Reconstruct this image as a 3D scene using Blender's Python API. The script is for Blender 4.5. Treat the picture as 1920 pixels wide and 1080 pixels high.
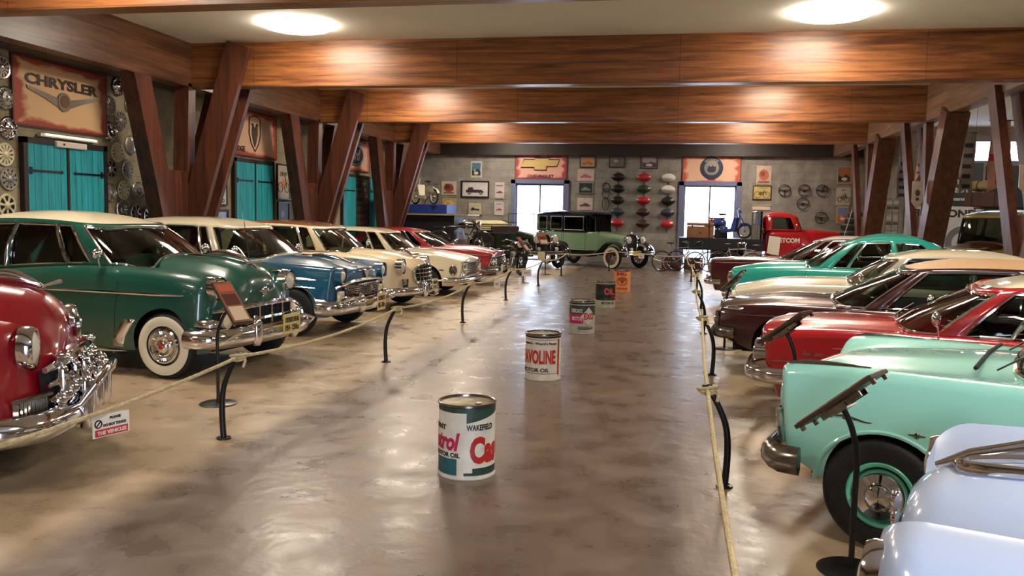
import bpy, bmesh, math, random
import numpy as np
from mathutils import Vector, Matrix
for o in list(bpy.data.objects): bpy.data.objects.remove(o)
S = bpy.context.scene; COL = S.collection
PI = math.pi; sin = math.sin; cos = math.cos
random.seed(7)
# ---------------- camera ----------------
cd = bpy.data.cameras.new('camera'); cam = bpy.data.objects.new('camera', cd); COL.objects.link(cam)
cd.sensor_width = 36; cd.lens = 1600/1920*36; cd.clip_start = .05; cd.clip_end = 300
YAW, PITCH, ROLL = math.radians(10.66), math.radians(-4.92), math.radians(1.1)
F = Vector((-sin(YAW)*cos(PITCH), cos(YAW)*cos(PITCH), sin(PITCH)))
R0 = F.cross(Vector((0, 0, 1))).normalized(); U0 = R0.cross(F)
RR = R0*cos(ROLL)+U0*sin(ROLL); UU = -R0*sin(ROLL)+U0*cos(ROLL)
cam.matrix_world = Matrix(((RR.x, UU.x, -F.x, 0), (RR.y, UU.y, -F.y, 0), (RR.z, UU.z, -F.z, 1.75), (0, 0, 0, 1)))
S.camera = cam
S.view_settings.view_transform = 'Standard'; S.view_settings.look = 'None'
S.view_settings.exposure = 0.72; S.view_settings.gamma = 1; S.view_settings.use_curve_mapping = False
# ---------------- world: bright overcast daylight seen through the openings ----------------
w = bpy.data.worlds.new('World'); S.world = w; w.use_nodes = True
nt = w.node_tree; bgn = nt.nodes['Background']
tc = nt.nodes.new('ShaderNodeTexCoord'); sx = nt.nodes.new('ShaderNodeSeparateXYZ'); rp = nt.nodes.new('ShaderNodeValToRGB')
nt.links.new(tc.outputs['Generated'], sx.inputs[0]); nt.links.new(sx.outputs['Z'], rp.inputs[0]); nt.links.new(rp.outputs[0], bgn.inputs[0])
rp.color_ramp.elements[0].color = (.76, .86, 1, 1); rp.color_ramp.elements[1].color = (.50, .66, 1, 1)
bgn.inputs[1].default_value = 9.0
LAMP_E = 34.0
def portal(name, loc, rot, sx_, sy_):
    l = bpy.data.lights.new(name, 'AREA'); l.shape = 'RECTANGLE'; l.size = sx_; l.size_y = sy_
    l.cycles.is_portal = True
    o = bpy.data.objects.new(name, l); COL.objects.link(o); o.location = loc; o.rotation_euler = rot
    return o
portal('daylight_portal', (-5.15, 33.05, 1.5), (-PI/2, 0, 0), 1.9, 2.9)
portal('daylight_portal', (1.27, 33.05, 1.5), (-PI/2, 0, 0), 1.9, 2.9)
portal('daylight_portal', (2.3, -3.6, 1.55), (PI/2, 0, 0), 3.4, 3.1)
# ---------------- helpers ----------------
def hx(h):
    h = h.lstrip('#'); r = [int(h[i:i+2], 16)/255 for i in (0, 2, 4)]
    return tuple((c/12.92 if c <= .04045 else ((c+.055)/1.055)**2.4) for c in r)+(1,)
MATS = {}
def mat(name, col='#808080', rough=.5, metal=0, coat=0, emit=0, noise=0, nscale=6, bump=0, bscale=30, col2=None, stretch=None, spec=None, rvar=0):
    if name in MATS: return MATS[name]
    m = bpy.data.materials.new(name); m.use_nodes = True; MATS[name] = m
    t = m.node_tree; b = t.nodes['Principled BSDF']
    c = hx(col) if isinstance(col, str) else col
    b.inputs['Base Color'].default_value = c; b.inputs['Roughness'].default_value = rough; b.inputs['Metallic'].default_value = metal
    b.inputs['Coat Weight'].default_value = coat; b.inputs['Coat Roughness'].default_value = .04
    if spec is not None: b.inputs['Specular IOR Level'].default_value = spec
    if emit: b.inputs['Emission Color'].default_value = c; b.inputs['Emission Strength'].default_value = emit
    if noise or bump or rvar:
        tcn = t.nodes.new('ShaderNodeTexCoord'); mp = t.nodes.new('ShaderNodeMapping'); t.links.new(tcn.outputs['Object'], mp.inputs[0])
        if stretch: mp.inputs['Scale'].default_value = stretch
        if noise or rvar:
            n = t.nodes.new('ShaderNodeTexNoise'); n.inputs['Scale'].default_value = nscale; n.inputs['Detail'].default_value = 5; n.inputs['Roughness'].default_value = .6
            t.links.new(mp.outputs[0], n.inputs[0])
        if noise:
            r = t.nodes.new('ShaderNodeValToRGB'); c2 = hx(col2) if col2 else tuple(x*.55 for x in c[:3])+(1,)
            r.color_ramp.elements[0].position = .5-.28/max(noise, .3)*.6; r.color_ramp.elements[1].position = .5+.28/max(noise, .3)*.6
            r.color_ramp.elements[0].color = c2; r.color_ramp.elements[1].color = c
            t.links.new(n.outputs[0], r.inputs[0]); t.links.new(r.outputs[0], b.inputs['Base Color'])
        if rvar:
            a = t.nodes.new('ShaderNodeMath'); a.operation = 'MULTIPLY_ADD'; a.inputs[1].default_value = rvar; a.inputs[2].default_value = rough-rvar/2
            t.links.new(n.outputs[0], a.inputs[0]); t.links.new(a.outputs[0], b.inputs['Roughness'])
        if bump:
            n2 = t.nodes.new('ShaderNodeTexNoise'); n2.inputs['Scale'].default_value = bscale; n2.inputs['Detail'].default_value = 4
            t.links.new(mp.outputs[0], n2.inputs[0]); bp = t.nodes.new('ShaderNodeBump'); bp.inputs['Strength'].default_value = bump; bp.inputs['Distance'].default_value = .02
            t.links.new(n2.outputs[0], bp.inputs['Height']); t.links.new(bp.outputs[0], b.inputs['Normal'])
    return m
def wood(name, axis, dark, light, rough=.33, planks=True):
    """boards running along axis 0/1/2 (object space)"""
    if name in MATS: return MATS[name]
    m = bpy.data.materials.new(name); m.use_nodes = True; MATS[name] = m
    t = m.node_tree; L = t.links.new; b = t.nodes['Principled BSDF']
    tcn = t.nodes.new('ShaderNodeTexCoord'); mp = t.nodes.new('ShaderNodeMapping'); L(tcn.outputs['Object'], mp.inputs[0])
    sc = [9.0, 9.0, 9.0]; sc[axis] = .55; mp.inputs['Scale'].default_value = sc
    n = t.nodes.new('ShaderNodeTexNoise'); n.inputs['Scale'].default_value = 1.2; n.inputs['Detail'].default_value = 7; n.inputs['Roughness'].default_value = .66; n.inputs['Distortion'].default_value = .5
    L(mp.outputs[0], n.inputs[0])
    r = t.nodes.new('ShaderNodeValToRGB'); r.color_ramp.elements[0].position = .36; r.color_ramp.elements[1].position = .66
    r.color_ramp.elements[0].color = hx(dark); r.color_ramp.elements[1].color = hx(light); L(n.outputs[0], r.inputs[0])
    out = r.outputs[0]
    n3 = t.nodes.new('ShaderNodeTexNoise'); n3.inputs['Scale'].default_value = .9; L(tcn.outputs['Object'], n3.inputs[0])
    mx = t.nodes.new('ShaderNodeMix'); mx.data_type = 'RGBA'; mx.blend_type = 'MULTIPLY'; mx.inputs[0].default_value = .35
    L(out, mx.inputs[6]); L(n3.outputs[0], mx.inputs[7]); g = t.nodes.new('ShaderNodeBrightContrast'); g.inputs[1].default_value = .008; L(mx.outputs[2], g.inputs[0]); out = g.outputs[0]
    bp = t.nodes.new('ShaderNodeBump'); bp.inputs['Strength'].default_value = .25; bp.inputs['Distance'].default_value = .01
    L(n.outputs[0], bp.inputs['Height'])
    if planks:
        sp = t.nodes.new('ShaderNodeSeparateXYZ'); L(tcn.outputs['Object'], sp.inputs[0]); cb = t.nodes.new('ShaderNodeCombineXYZ')
        L(sp.outputs[axis], cb.inputs[0]); L(sp.outputs[2 if axis != 2 else 0], cb.inputs[1])
        bk = t.nodes.new('ShaderNodeTexBrick'); bk.inputs['Scale'].default_value = 1; bk.inputs['Brick Width'].default_value = 3.9; bk.inputs['Row Height'].default_value = .81
        bk.offset = 0
        bk.inputs['Mortar Size'].default_value = .006; bk.inputs['Color1'].default_value = (1, 1, 1, 1); bk.inputs['Color2'].default_value = (.8, .8, .8, 1); bk.inputs['Mortar'].default_value = (.25, .25, .25, 1)
        L(cb.outputs[0], bk.inputs[0])
        wv = t.nodes.new('ShaderNodeTexNoise'); mp2 = t.nodes.new('ShaderNodeMapping'); s2 = [5.5, 5.5, 5.5]; s2[axis] = .12; mp2.inputs['Scale'].default_value = s2
        L(tcn.outputs['Object'], mp2.inputs[0]); L(mp2.outputs[0], wv.inputs[0]); wv.inputs['Scale'].default_value = 1; wv.inputs['Detail'].default_value = 1
        rr = t.nodes.new('ShaderNodeValToRGB'); e = rr.color_ramp.elements; e[0].position = .47; e[1].position = .53; e[0].color = (1, 1, 1, 1); e[1].color = (1, 1, 1, 1)
        q = e.new(.5); q.color = (.35, .3, .25, 1); L(wv.outputs[0], rr.inputs[0])
        for src in (bk.outputs[0], rr.outputs[0]):
            m3 = t.nodes.new('ShaderNodeMix'); m3.data_type = 'RGBA'; m3.blend_type = 'MULTIPLY'; m3.inputs[0].default_value = .75; L(out, m3.inputs[6]); L(src, m3.inputs[7]); out = m3.outputs[2]
    L(out, b.inputs['Base Color']); L(bp.outputs[0], b.inputs['Normal']); b.inputs['Roughness'].default_value = rough
    b.inputs['Specular IOR Level'].default_value = .42
    return m
def glassm(name, tint, refl=1.45, rough=.02):
    if name in MATS: return MATS[name]
    m = bpy.data.materials.new(name); m.use_nodes = True; MATS[name] = m; t = m.node_tree; t.nodes.clear()
    o = t.nodes.new('ShaderNodeOutputMaterial'); mx = t.nodes.new('ShaderNodeMixShader'); fr = t.nodes.new('ShaderNodeFresnel'); fr.inputs[0].default_value = refl
    tr = t.nodes.new('ShaderNodeBsdfTransparent'); tr.inputs[0].default_value = hx(tint); gl = t.nodes.new('ShaderNodeBsdfGlossy'); gl.inputs['Roughness'].default_value = rough
    L = t.links.new; L(fr.outputs[0], mx.inputs[0]); L(tr.outputs[0], mx.inputs[1]); L(gl.outputs[0], mx.inputs[2]); L(mx.outputs[0], o.inputs[0])
    return m
def tag(o, label=None, cat=None, group=None, kind=None):
    if label: o['label'] = label
    if cat: o['category'] = cat
    if group: o['group'] = group
    if kind: o['kind'] = kind
    return o
def empty(name, loc=(0, 0, 0), rz=0, label=None, cat=None, group=None):
    o = bpy.data.objects.new(name, None); COL.objects.link(o); o.location = loc; o.rotation_euler = (0, 0, rz); o.empty_display_size = .1
    return tag(o, label, cat, group)
def copy_tree(o, parent=None):
    c = o.copy(); COL.objects.link(c)
    if parent: c.parent = parent
    for ch in o.children: copy_tree(ch, c)
    return c
V = Vector
class MB:
    def __init__(s): s.v = []; s.f = []; s.m = []
    def add(s, vs, fs, mi=0):
        o = len(s.v); s.v += [tuple(p) for p in vs]; s.f += [tuple(i+o for i in f) for f in fs]
        s.m += mi if isinstance(mi, list) else [mi]*len(fs); return s
    def box(s, c, d, rot=None, mi=0):
        x, y, z = [k/2 for k in d]
        p = [V((a*x, b*y, e*z)) for a in (-1, 1) for b in (-1, 1) for e in (-1, 1)]
        if rot is not None:
            M = rot if isinstance(rot, Matrix) else Matrix.Rotation(rot, 3, 'Z')
            p = [M @ q for q in p]
        p = [q+V(c) for q in p]
        return s.add(p, [(0, 1, 3, 2), (4, 6, 7, 5), (0, 4, 5, 1), (2, 3, 7, 6), (0, 2, 6, 4), (1, 5, 7, 3)], mi)
    def grid(s, rows, cu=False, cv=False, mi=0, mf=None):
        n, k = len(rows), len(rows[0]); fs = []; ms = []
        for i in range(n if cu else n-1):
            for j in range(k if cv else k-1):
                a = i*k+j; b = i*k+(j+1) % k; c = ((i+1) % n)*k+(j+1) % k; d = ((i+1) % n)*k+j
                q = mf(i, j) if mf else mi
                if q is None: continue
                fs.append((a, b, c, d)); ms.append(q)
        return s.add([p for r in rows for p in r], fs, ms)
    def tube(s, pts, r, n=8, closed=False, caps=True, mi=0, flat=1.0, up=None):
        pts = [V(p) for p in pts]; k = len(pts); rows = []; pr = None
        for i, p in enumerate(pts):
            a = pts[(i-1) % k] if closed or i else p; b = pts[(i+1) % k] if closed or i < k-1 else p
            t = (b-a); t = t.normalized() if t.length > 1e-9 else V((0, 0, 1))
            if pr is None:
                u = V(up) if up else (V((0, 0, 1)) if abs(t.z) < .9 else V((1, 0, 0)))
            else: u = pr
            u = (u-t*u.dot(t)); u = u.normalized() if u.length > 1e-6 else t.orthogonal().normalized()
            pr = u; w_ = t.cross(u); rr = r[i] if isinstance(r, (list, tuple)) else r
            rows.append([p+u*rr*cos(2*PI*j/n)+w_*rr*flat*sin(2*PI*j/n) for j in range(n)])
        o = len(s.v); s.grid(rows, cu=closed, cv=True, mi=mi)
        if caps and not closed:
            s.f.append(tuple(o+j for j in range(n))[::-1]); s.m.append(mi); s.f.append(tuple(o+(k-1)*n+j for j in range(n))); s.m.append(mi)
        return s
    def sweep(s, pts, sec, up=(0, 0, 1), closed=False, mi=0):
        """sec: list of (side, up) offsets, closed section"""
        pts = [V(p) for p in pts]; k = len(pts); rows = []; n = len(sec)
        for i, p in enumerate(pts):
            a = pts[(i-1) % k] if closed or i else p; b = pts[(i+1) % k] if closed or i < k-1 else p
            t = (b-a).normalized(); u = V(up); w_ = t.cross(u)
            w_ = w_.normalized() if w_.length > 1e-6 else V((1, 0, 0)); u = w_.cross(t)
            rows.append([p+w_*q[0]+u*q[1] for q in sec])
        o = len(s.v); s.grid(rows, cu=closed, cv=True, mi=mi)
        if not closed:
            s.f.append(tuple(o+j for j in range(n))[::-1]); s.m.append(mi); s.f.append(tuple(o+(k-1)*n+j for j in range(n))); s.m.append(mi)
        return s
    def lathe(s, prof, c=(0, 0, 0), axis='z', n=32, mi=0, sy=1.0, closed=False):
        rows = []
        for (r, h) in prof:
            row = []
            for j in range(n):
                a = 2*PI*j/n; x, y = r*cos(a), r*sin(a)*sy
                p = (x, y, h) if axis == 'z' else ((h, x, y) if axis == 'x' else (x, h, y))
                row.append((p[0]+c[0], p[1]+c[1], p[2]+c[2]))
            rows.append(row)
        return s.grid(rows, cu=closed, cv=True, mi=mi)
    def disc(s, c, r, axis='z', n=24, mi=0, h=.0, ry=None):
        ry = ry or r
        def P(a, q):
            x, y = r*cos(a), ry*sin(a)
            p = (x, y, q) if axis == 'z' else ((q, x, y) if axis == 'x' else (x, q, y))
            return (p[0]+c[0], p[1]+c[1], p[2]+c[2])
        if not h: return s.add([P(2*PI*j/n, 0) for j in range(n)], [tuple(range(n))], mi)
        vs = [P(2*PI*j/n, 0) for j in range(n)]+[P(2*PI*j/n, h) for j in range(n)]
        return s.add(vs, [tuple(range(n))[::-1], tuple(range(n, 2*n))]+[(j, (j+1) % n, n+(j+1) % n, n+j) for j in range(n)], mi)
    def ell(s, c, r, n=16, k=10, mi=0, lo=-PI/2, hi=PI/2):
        r = (r, r, r) if not isinstance(r, tuple) else r
        rows = [[(c[0]+r[0]*cos(a)*cos(b), c[1]+r[1]*cos(a)*sin(b), c[2]+r[2]*sin(a)) for b in [2*PI*j/n for j in range(n)]] for a in [lo+(hi-lo)*i/k for i in range(k+1)]]
        return s.grid(rows, cv=True, mi=mi)
    def prism(s, pts, d, mi=0):
        d = V(d); n = len(pts); p = [V(q) for q in pts]
        return s.add(p+[q+d for q in p], [tuple(range(n))[::-1], tuple(range(n, 2*n))]+[(j, (j+1) % n, n+(j+1) % n, n+j) for j in range(n)], mi)
    def xf(s, M):
        s.v = [tuple(M @ V(p)) for p in s.v]; return s
    def mesh(s, name, mats, sharp=38, merge=False):
        me = bpy.data.meshes.new(name); me.from_pydata(s.v, [], s.f)
        mats = mats if isinstance(mats, (list, tuple)) else [mats]
        for m in mats: me.materials.append(m)
        me.polygons.foreach_set('material_index', s.m)
        bm = bmesh.new(); bm.from_mesh(me)
        if merge: bmesh.ops.remove_doubles(bm, verts=bm.verts, dist=.0004)
        bmesh.ops.recalc_face_normals(bm, faces=bm.faces); bm.to_mesh(me); bm.free()
        me.polygons.foreach_set('use_smooth', [True]*len(me.polygons)); me.set_sharp_from_angle(angle=math.radians(sharp)); me.update()
        return me
    def build(s, name, mats, parent=None, loc=(0, 0, 0), rz=0, sharp=38, merge=False, bevel=0, label=None):
        o = bpy.data.objects.new(name, s.mesh(name, mats, sharp, merge)); COL.objects.link(o); o.location = loc; o.rotation_euler = (0, 0, rz)
        if parent: o.parent = parent
        if bevel:
            b = o.modifiers.new('b', 'BEVEL'); b.width = bevel; b.segments = 2; b.limit_method = 'ANGLE'; b.angle_limit = .7
        if label: o['label'] = label
        return o
_tc = {}
def text_geo(s, bold=0, shear=0, ext=.1):
    k = (s, bold, shear, ext)
    if k in _tc: return _tc[k]
    cu = bpy.data.curves.new('t', 'FONT'); cu.body = s; cu.size = 1; cu.extrude = ext; cu.offset = bold; cu.shear = shear; cu.align_x = 'LEFT'; cu.resolution_u = 3
    o = bpy.data.objects.new('t', cu); COL.objects.link(o); dg = bpy.context.evaluated_depsgraph_get()
    me = bpy.data.meshes.new_from_object(o.evaluated_get(dg)); vs = [tuple(v.co) for v in me.vertices]; fs = [tuple(p.vertices) for p in me.polygons]
    bpy.data.objects.remove(o); bpy.data.meshes.remove(me); _tc[k] = (vs, fs); return vs, fs
def letters(mb, s, c, right, up, w_, h_, mi=0, depth=.004, bold=.02, shear=0, cyl=None, arc=None):
    """fit text s into a w_ x h_ rectangle centred at c; cyl=(radius) bends round a vertical cylinder centred at c; arc=(radius,) bends upward"""
    vs, fs = text_geo(s, bold, shear)
    xs = [v[0] for v in vs]; ys = [v[1] for v in vs]; x0, x1, y0, y1 = min(xs), max(xs), min(ys), max(ys)
    right = V(right); up = V(up); nrm = right.cross(up); out = []
    if cyl:
        bm = bmesh.new(); bv = [bm.verts.new(v) for v in vs]
        for f in fs:
            try: bm.faces.new([bv[i] for i in f])
            except Exception: pass
        for q in range(1, 24):
            bmesh.ops.bisect_plane(bm, geom=list(bm.verts)+list(bm.edges)+list(bm.faces), plane_co=(x0+(x1-x0)*q/24, 0, 0), plane_no=(1, 0, 0))
        bm.verts.index_update(); vs = [tuple(v.co) for v in bm.verts]; fs = [tuple(v.index for v in f.verts) for f in bm.faces]; bm.free()
    for v in vs:
        a = ((v[0]-x0)/(x1-x0)-.5)*w_; b = ((v[1]-y0)/(y1-y0)-.5)*h_; e = depth*(.5+v[2]*5)
        if cyl:
            R_, a0 = cyl; t = a0+a/R_; out.append((c[0]+(R_+e)*sin(t), c[1]-(R_+e)*cos(t), c[2]+b))
        elif arc:
            t = a/arc; q = V(c)+right*((arc+b)*sin(t))+up*((arc+b)*cos(t)-arc)+nrm*e; out.append(tuple(q))
        else: out.append(tuple(V(c)+right*a+up*b+nrm*e))
    mb.add(out, fs, mi); return mb
CHROME = mat('chrome', '#dcdce0', .08, 1); CHROME_D = mat('worn_chrome', '#b0aca6', .22, 1, noise=.6, nscale=14, col2='#6a645c')
BLACK = mat('black_paint', '#0c0b0b', .35); RUBBER = mat('tyre_rubber', '#101010', .62, bump=.2, bscale=60); WHITEW = mat('whitewall_rubber', '#d8d0b8', .6)
DARK = mat('dark_interior', '#120f0d', .7); GAP = mat('panel_gap', '#0a0a0a', .8)
LENS = mat('headlamp_lens', '#cfc8b4', .12, spec=1, bump=.3, bscale=90, coat=1); REFL = mat('lamp_reflector', '#e8e6e0', .15, 1)
AMBER = mat('amber_lens', '#b0601c', .2, coat=1)
def smooth(pts, n=6):
    pts = [V(p) for p in pts]; out = []
    for i in range(len(pts)-1):
        a = pts[max(0, i-1)]; b = pts[i]; c_ = pts[i+1]; d = pts[min(len(pts)-1, i+2)]
        for k in range(n):
            t = k/n; out.append(.5*((2*b)+(c_-a)*t+(2*a-5*b+4*c_-d)*t*t+(3*b-a-3*c_+d)*t**3))
    return out+[pts[-1]]
# ---------------- room ----------------
def struct(o): o['kind'] = 'structure'; return o
def floor_mat():
    m = bpy.data.materials.new('polished_concrete'); m.use_nodes = True; t = m.node_tree; L = t.links.new; b = t.nodes['Principled BSDF']
    tcn = t.nodes.new('ShaderNodeTexCoord'); sp = t.nodes.new('ShaderNodeSeparateXYZ'); L(tcn.outputs['Object'], sp.inputs[0])
    n = t.nodes.new('ShaderNodeTexNoise'); n.inputs['Scale'].default_value = .8; n.inputs['Detail'].default_value = 4; n.inputs['Roughness'].default_value = .65; L(tcn.outputs['Object'], n.inputs[0])
    n2 = t.nodes.new('ShaderNodeTexNoise'); n2.inputs['Scale'].default_value = 3.2; n2.inputs['Detail'].default_value = 5; L(tcn.outputs['Object'], n2.inputs[0])
    def ramp(a, c, src, p0=.35, p1=.68):
        r = t.nodes.new('ShaderNodeValToRGB'); e = r.color_ramp.elements; e[0].position = p0; e[1].position = p1; e[0].color = hx(a); e[1].color = hx(c); L(src, r.inputs[0]); return r.outputs[0]
    bay = ramp('#b09b80', '#c0ac8f', n.outputs[0], .25, .75); aisle = ramp('#65554a', '#7c6a5b', n.outputs[0], .22, .80)
    # painted aisle between x=-3.15 and x=.55, slightly ragged edge
    def M(op, a, bb):
        k = t.nodes.new('ShaderNodeMath'); k.operation = op
        for i, q in enumerate((a, bb)):
            if isinstance(q, (int, float)): k.inputs[i].default_value = q
            else: L(q, k.inputs[i])
        return k.outputs[0]
    d = M('ABSOLUTE', M('ADD', sp.outputs[0], 1.3), 0); d = M('ADD', d, M('MULTIPLY', M('SUBTRACT', n2.outputs[0], .5), .12))
    mr = t.nodes.new('ShaderNodeMapRange'); mr.inputs[1].default_value = 1.72; mr.inputs[2].default_value = 2.0; L(d, mr.inputs[0])
    mx = t.nodes.new('ShaderNodeMix'); mx.data_type = 'RGBA'; L(mr.outputs[0], mx.inputs[0]); L(aisle, mx.inputs[6]); L(bay, mx.inputs[7])
    fine = ramp('#c2bab0', '#ffffff', n2.outputs[0], .25, .75); m2 = t.nodes.new('ShaderNodeMix'); m2.data_type = 'RGBA'; m2.blend_type = 'MULTIPLY'; m2.inputs[0].default_value = .7
    L(mx.outputs[2], m2.inputs[6]); L(fine, m2.inputs[7]); L(m2.outputs[2], b.inputs['Base Color'])
    ro = t.nodes.new('ShaderNodeMapRange'); ro.inputs[1].default_value = .25; ro.inputs[2].default_value = .75; ro.inputs[3].default_value = .22; ro.inputs[4].default_value = .40; L(n2.outputs[0], ro.inputs[0]); L(ro.outputs[0], b.inputs['Roughness'])
    bp = t.nodes.new('ShaderNodeBump'); bp.inputs['Strength'].default_value = .22; bp.inputs['Distance'].default_value = .02
    n4 = t.nodes.new('ShaderNodeTexNoise'); n4.inputs['Scale'].default_value = 7; n4.inputs['Detail'].default_value = 5; L(tcn.outputs['Object'], n4.inputs[0]); L(n4.outputs[0], bp.inputs['Height']); L(bp.outputs[0], b.inputs['Normal'])
    b.inputs['Specular IOR Level'].default_value = .6
    return m
def block_mat(name, c1, c2, mortar, ax):
    m = bpy.data.materials.new(name); m.use_nodes = True; t = m.node_tree; L = t.links.new; b = t.nodes['Principled BSDF']
    tcn = t.nodes.new('ShaderNodeTexCoord'); sp = t.nodes.new('ShaderNodeSeparateXYZ'); L(tcn.outputs['Object'], sp.inputs[0]); cb = t.nodes.new('ShaderNodeCombineXYZ'); L(sp.outputs[ax], cb.inputs[0]); L(sp.outputs[2], cb.inputs[1])
    bk = t.nodes.new('ShaderNodeTexBrick'); bk.inputs['Scale'].default_value = 1; bk.inputs['Brick Width'].default_value = .58; bk.inputs['Row Height'].default_value = .29; bk.inputs['Mortar Size'].default_value = .012; bk.inputs['Mortar Smooth'].default_value = .5
    bk.inputs['Color1'].default_value = hx(c1); bk.inputs['Color2'].default_value = hx(c2); bk.inputs['Mortar'].default_value = hx(mortar); L(cb.outputs[0], bk.inputs[0])
    n = t.nodes.new('ShaderNodeTexNoise'); n.inputs['Scale'].default_value = 2.5; n.inputs['Detail'].default_value = 7; L(tcn.outputs['Object'], n.inputs[0])
    r = t.nodes.new('ShaderNodeValToRGB'); r.color_ramp.elements[0].position = .3; r.color_ramp.elements[1].position = .7; r.color_ramp.elements[0].color = (.55, .52, .48, 1); L(n.outputs[0], r.inputs[0])
    mx = t.nodes.new('ShaderNodeMix'); mx.data_type = 'RGBA'; mx.blend_type = 'MULTIPLY'; mx.inputs[0].default_value = .8; L(bk.outputs[0], mx.inputs[6]); L(r.outputs[0], mx.inputs[7]); L(mx.outputs[2], b.inputs['Base Color'])
    b.inputs['Roughness'].default_value = .85; bp = t.nodes.new('ShaderNodeBump'); bp.inputs['Strength'].default_value = .35; bp.inputs['Distance'].default_value = .008
    ad = t.nodes.new('ShaderNodeMath'); ad.operation = 'SUBTRACT'; L(n.outputs[0], ad.inputs[0]); L(bk.outputs[1], ad.inputs[1]); L(ad.outputs[0], bp.inputs['Height']); L(bp.outputs[0], b.inputs['Normal'])
    return m
WL, BW, CZ = -9.9, 32.8, 4.85
FLOORM = floor_mat()
struct(MB().box((3, 15, -.1), (27, 38.4, .2)).build('floor', FLOORM))
struct(MB().box((3, 14.6, CZ+.1), (27, 37.4, .2)).build('ceiling', mat('ceiling_board', '#e0ded6', .8, noise=.5, nscale=.7, col2='#d2d0c6')))
LW = block_mat('block_wall_left', '#9e9274', '#968a6e', '#8a7f66', 1); BWM = block_mat('block_wall_back', '#9e9890', '#96908a', '#8c8680', 0)
struct(MB().box((WL-.1, 14.6, 2.43), (.2, 37.4, 4.86)).build('wall_left', LW))
def wall_y(name, y, x0, x1, th, holes, m):
    """wall facing -Y at y, with openings (xa,xb,za,zb)"""
    b = MB(); hs = sorted(holes); xs = [x0]
    for h in hs: xs += [h[0], h[1]]
    xs.append(x1)
    for i in range(0, len(xs), 2): b.box(((xs[i]+xs[i+1])/2, y+th/2, CZ/2), (xs[i+1]-xs[i], th, CZ))
    for xa, xb, za, zb in hs:
        if za > 0: b.box(((xa+xb)/2, y+th/2, za/2), (xb-xa, th, za))
        if zb < CZ: b.box(((xa+xb)/2, y+th/2, (zb+CZ)/2), (xb-xa, th, CZ-zb))
    return struct(b.build(name, m))
wall_y('wall_back', BW, WL-.2, 7.3, .25, [(-6.1, -4.2, 0, 2.95), (.31, 2.22, 0, 2.97)], BWM)
wall_y('wall_annex', 30.2, 7.3, 16.5, .2, [(8.3, 11.6, 3.72, 4.45)], BWM)
struct(MB().box((7.35, 31.6, CZ/2), (.1, 2.7, CZ)).build('wall_return', BWM))
struct(MB().box((16.4, 14.6, CZ/2), (.2, 37.4, CZ)).build('wall_right', BWM))
wall_y('wall_front', -4, WL-.2, 16.5, .2, [(.6, 4.0, 0, 3.1)], BWM)
# glazed openings
FRAMEM = mat('window_frame_paint', '#6d7190', .5); PANE = glassm('window_pane', '#fbfdff', 1.2)
def glazing(name, x0, x1, z0, z1, y, n=2):
    b = MB(); t = .06
    b.box(((x0+x1)/2, y, z1-t/2), (x1-x0, .1, t)); b.box(((x0+x1)/2, y, z0+t/2), (x1-x0, .1, t))
    for i in range(n+1):
        x = x0+t/2+(x1-x0-t)*i/n; b.box((x, y, (z0+z1)/2), (t if 0 < i < n or n == 2 else t, .098, z1-z0-.002))
    o = struct(b.build(name, FRAMEM)); p = MB().box(((x0+x1)/2, y, (z0+z1)/2), (x1-x0-.05, .012, z1-z0-.05)).build('window_pane', PANE, o)
    return o
glazing('window_1', -6.1, -4.2, 0, 2.95, BW+.1); glazing('window_2', .31, 2.22, 0, 2.97, BW+.1); glazing('window_3', 8.3, 11.6, 3.72, 4.45, 30.28, 3)
for k, (x0, x1) in enumerate([(-6.1, -4.2), (.31, 2.22)]):   # deep reveal casings
    b = MB()
    for x in (x0-.09, x1+.09): b.box((x, BW-.04, 1.55), (.18, .1, 3.1))
    b.box(((x0+x1)/2, BW-.04, 3.04), (x1-x0+.36, .1, .16)); struct(b.build('trim_%d' % (k+1), FRAMEM))
# outside ground
struct(MB().box((3, 46, -.08), (60, 26, .1)).build('ground', mat('outside_paving', '#c9cbc6', .8)))
struct(MB().box((3, -17, -.08), (60, 25.6, .1)).build('ground', MATS['outside_paving']))
# ---------------- beams ----------------
WX = wood('beam_wood_x', 0, '#693818', '#b5723a'); WY = wood('beam_wood_y', 1, '#4c2c1a', '#865738'); WA = wood('arm_wood', 2, '#3e1a0b', '#6c361c', planks=False, rough=.42)
WYR = wood('beam_wood_y_light', 1, '#7a5a48', '#b08c72')
ZB = 4.03
for Y in (-2.85, 3.15, 9.15, 15.15, 21.15, 27.15):
    struct(MB().box((-1.78, Y, (ZB+CZ)/2), (14.6, .3, CZ-ZB)).build('ceiling_beam', WX, bevel=.008))
struct(MB().box((-1.35, 32.65, (ZB+CZ)/2), (17.1, .26, CZ-ZB)).build('ceiling_beam', mat('dark_strip_wood', '#2c1d14', .5, noise=.6, nscale=4)))  # dark strip added for the shadow along the top of the back wall
struct(MB().box((-9.22, 14.3, (ZB+CZ)/2+.003), (.3, 36.4, CZ-ZB-.006)).build('ceiling_beam', WY))
struct(MB().box((5.67, 14.3, (ZB+CZ)/2+.003), (.3, 36.4, CZ-ZB-.006)).build('ceiling_beam', WYR))
struct(MB().box((-9.55, 14.3, 4.28), (.36, 36.4, .5)).build('ceiling_beam', MATS['dark_strip_wood']))
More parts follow.
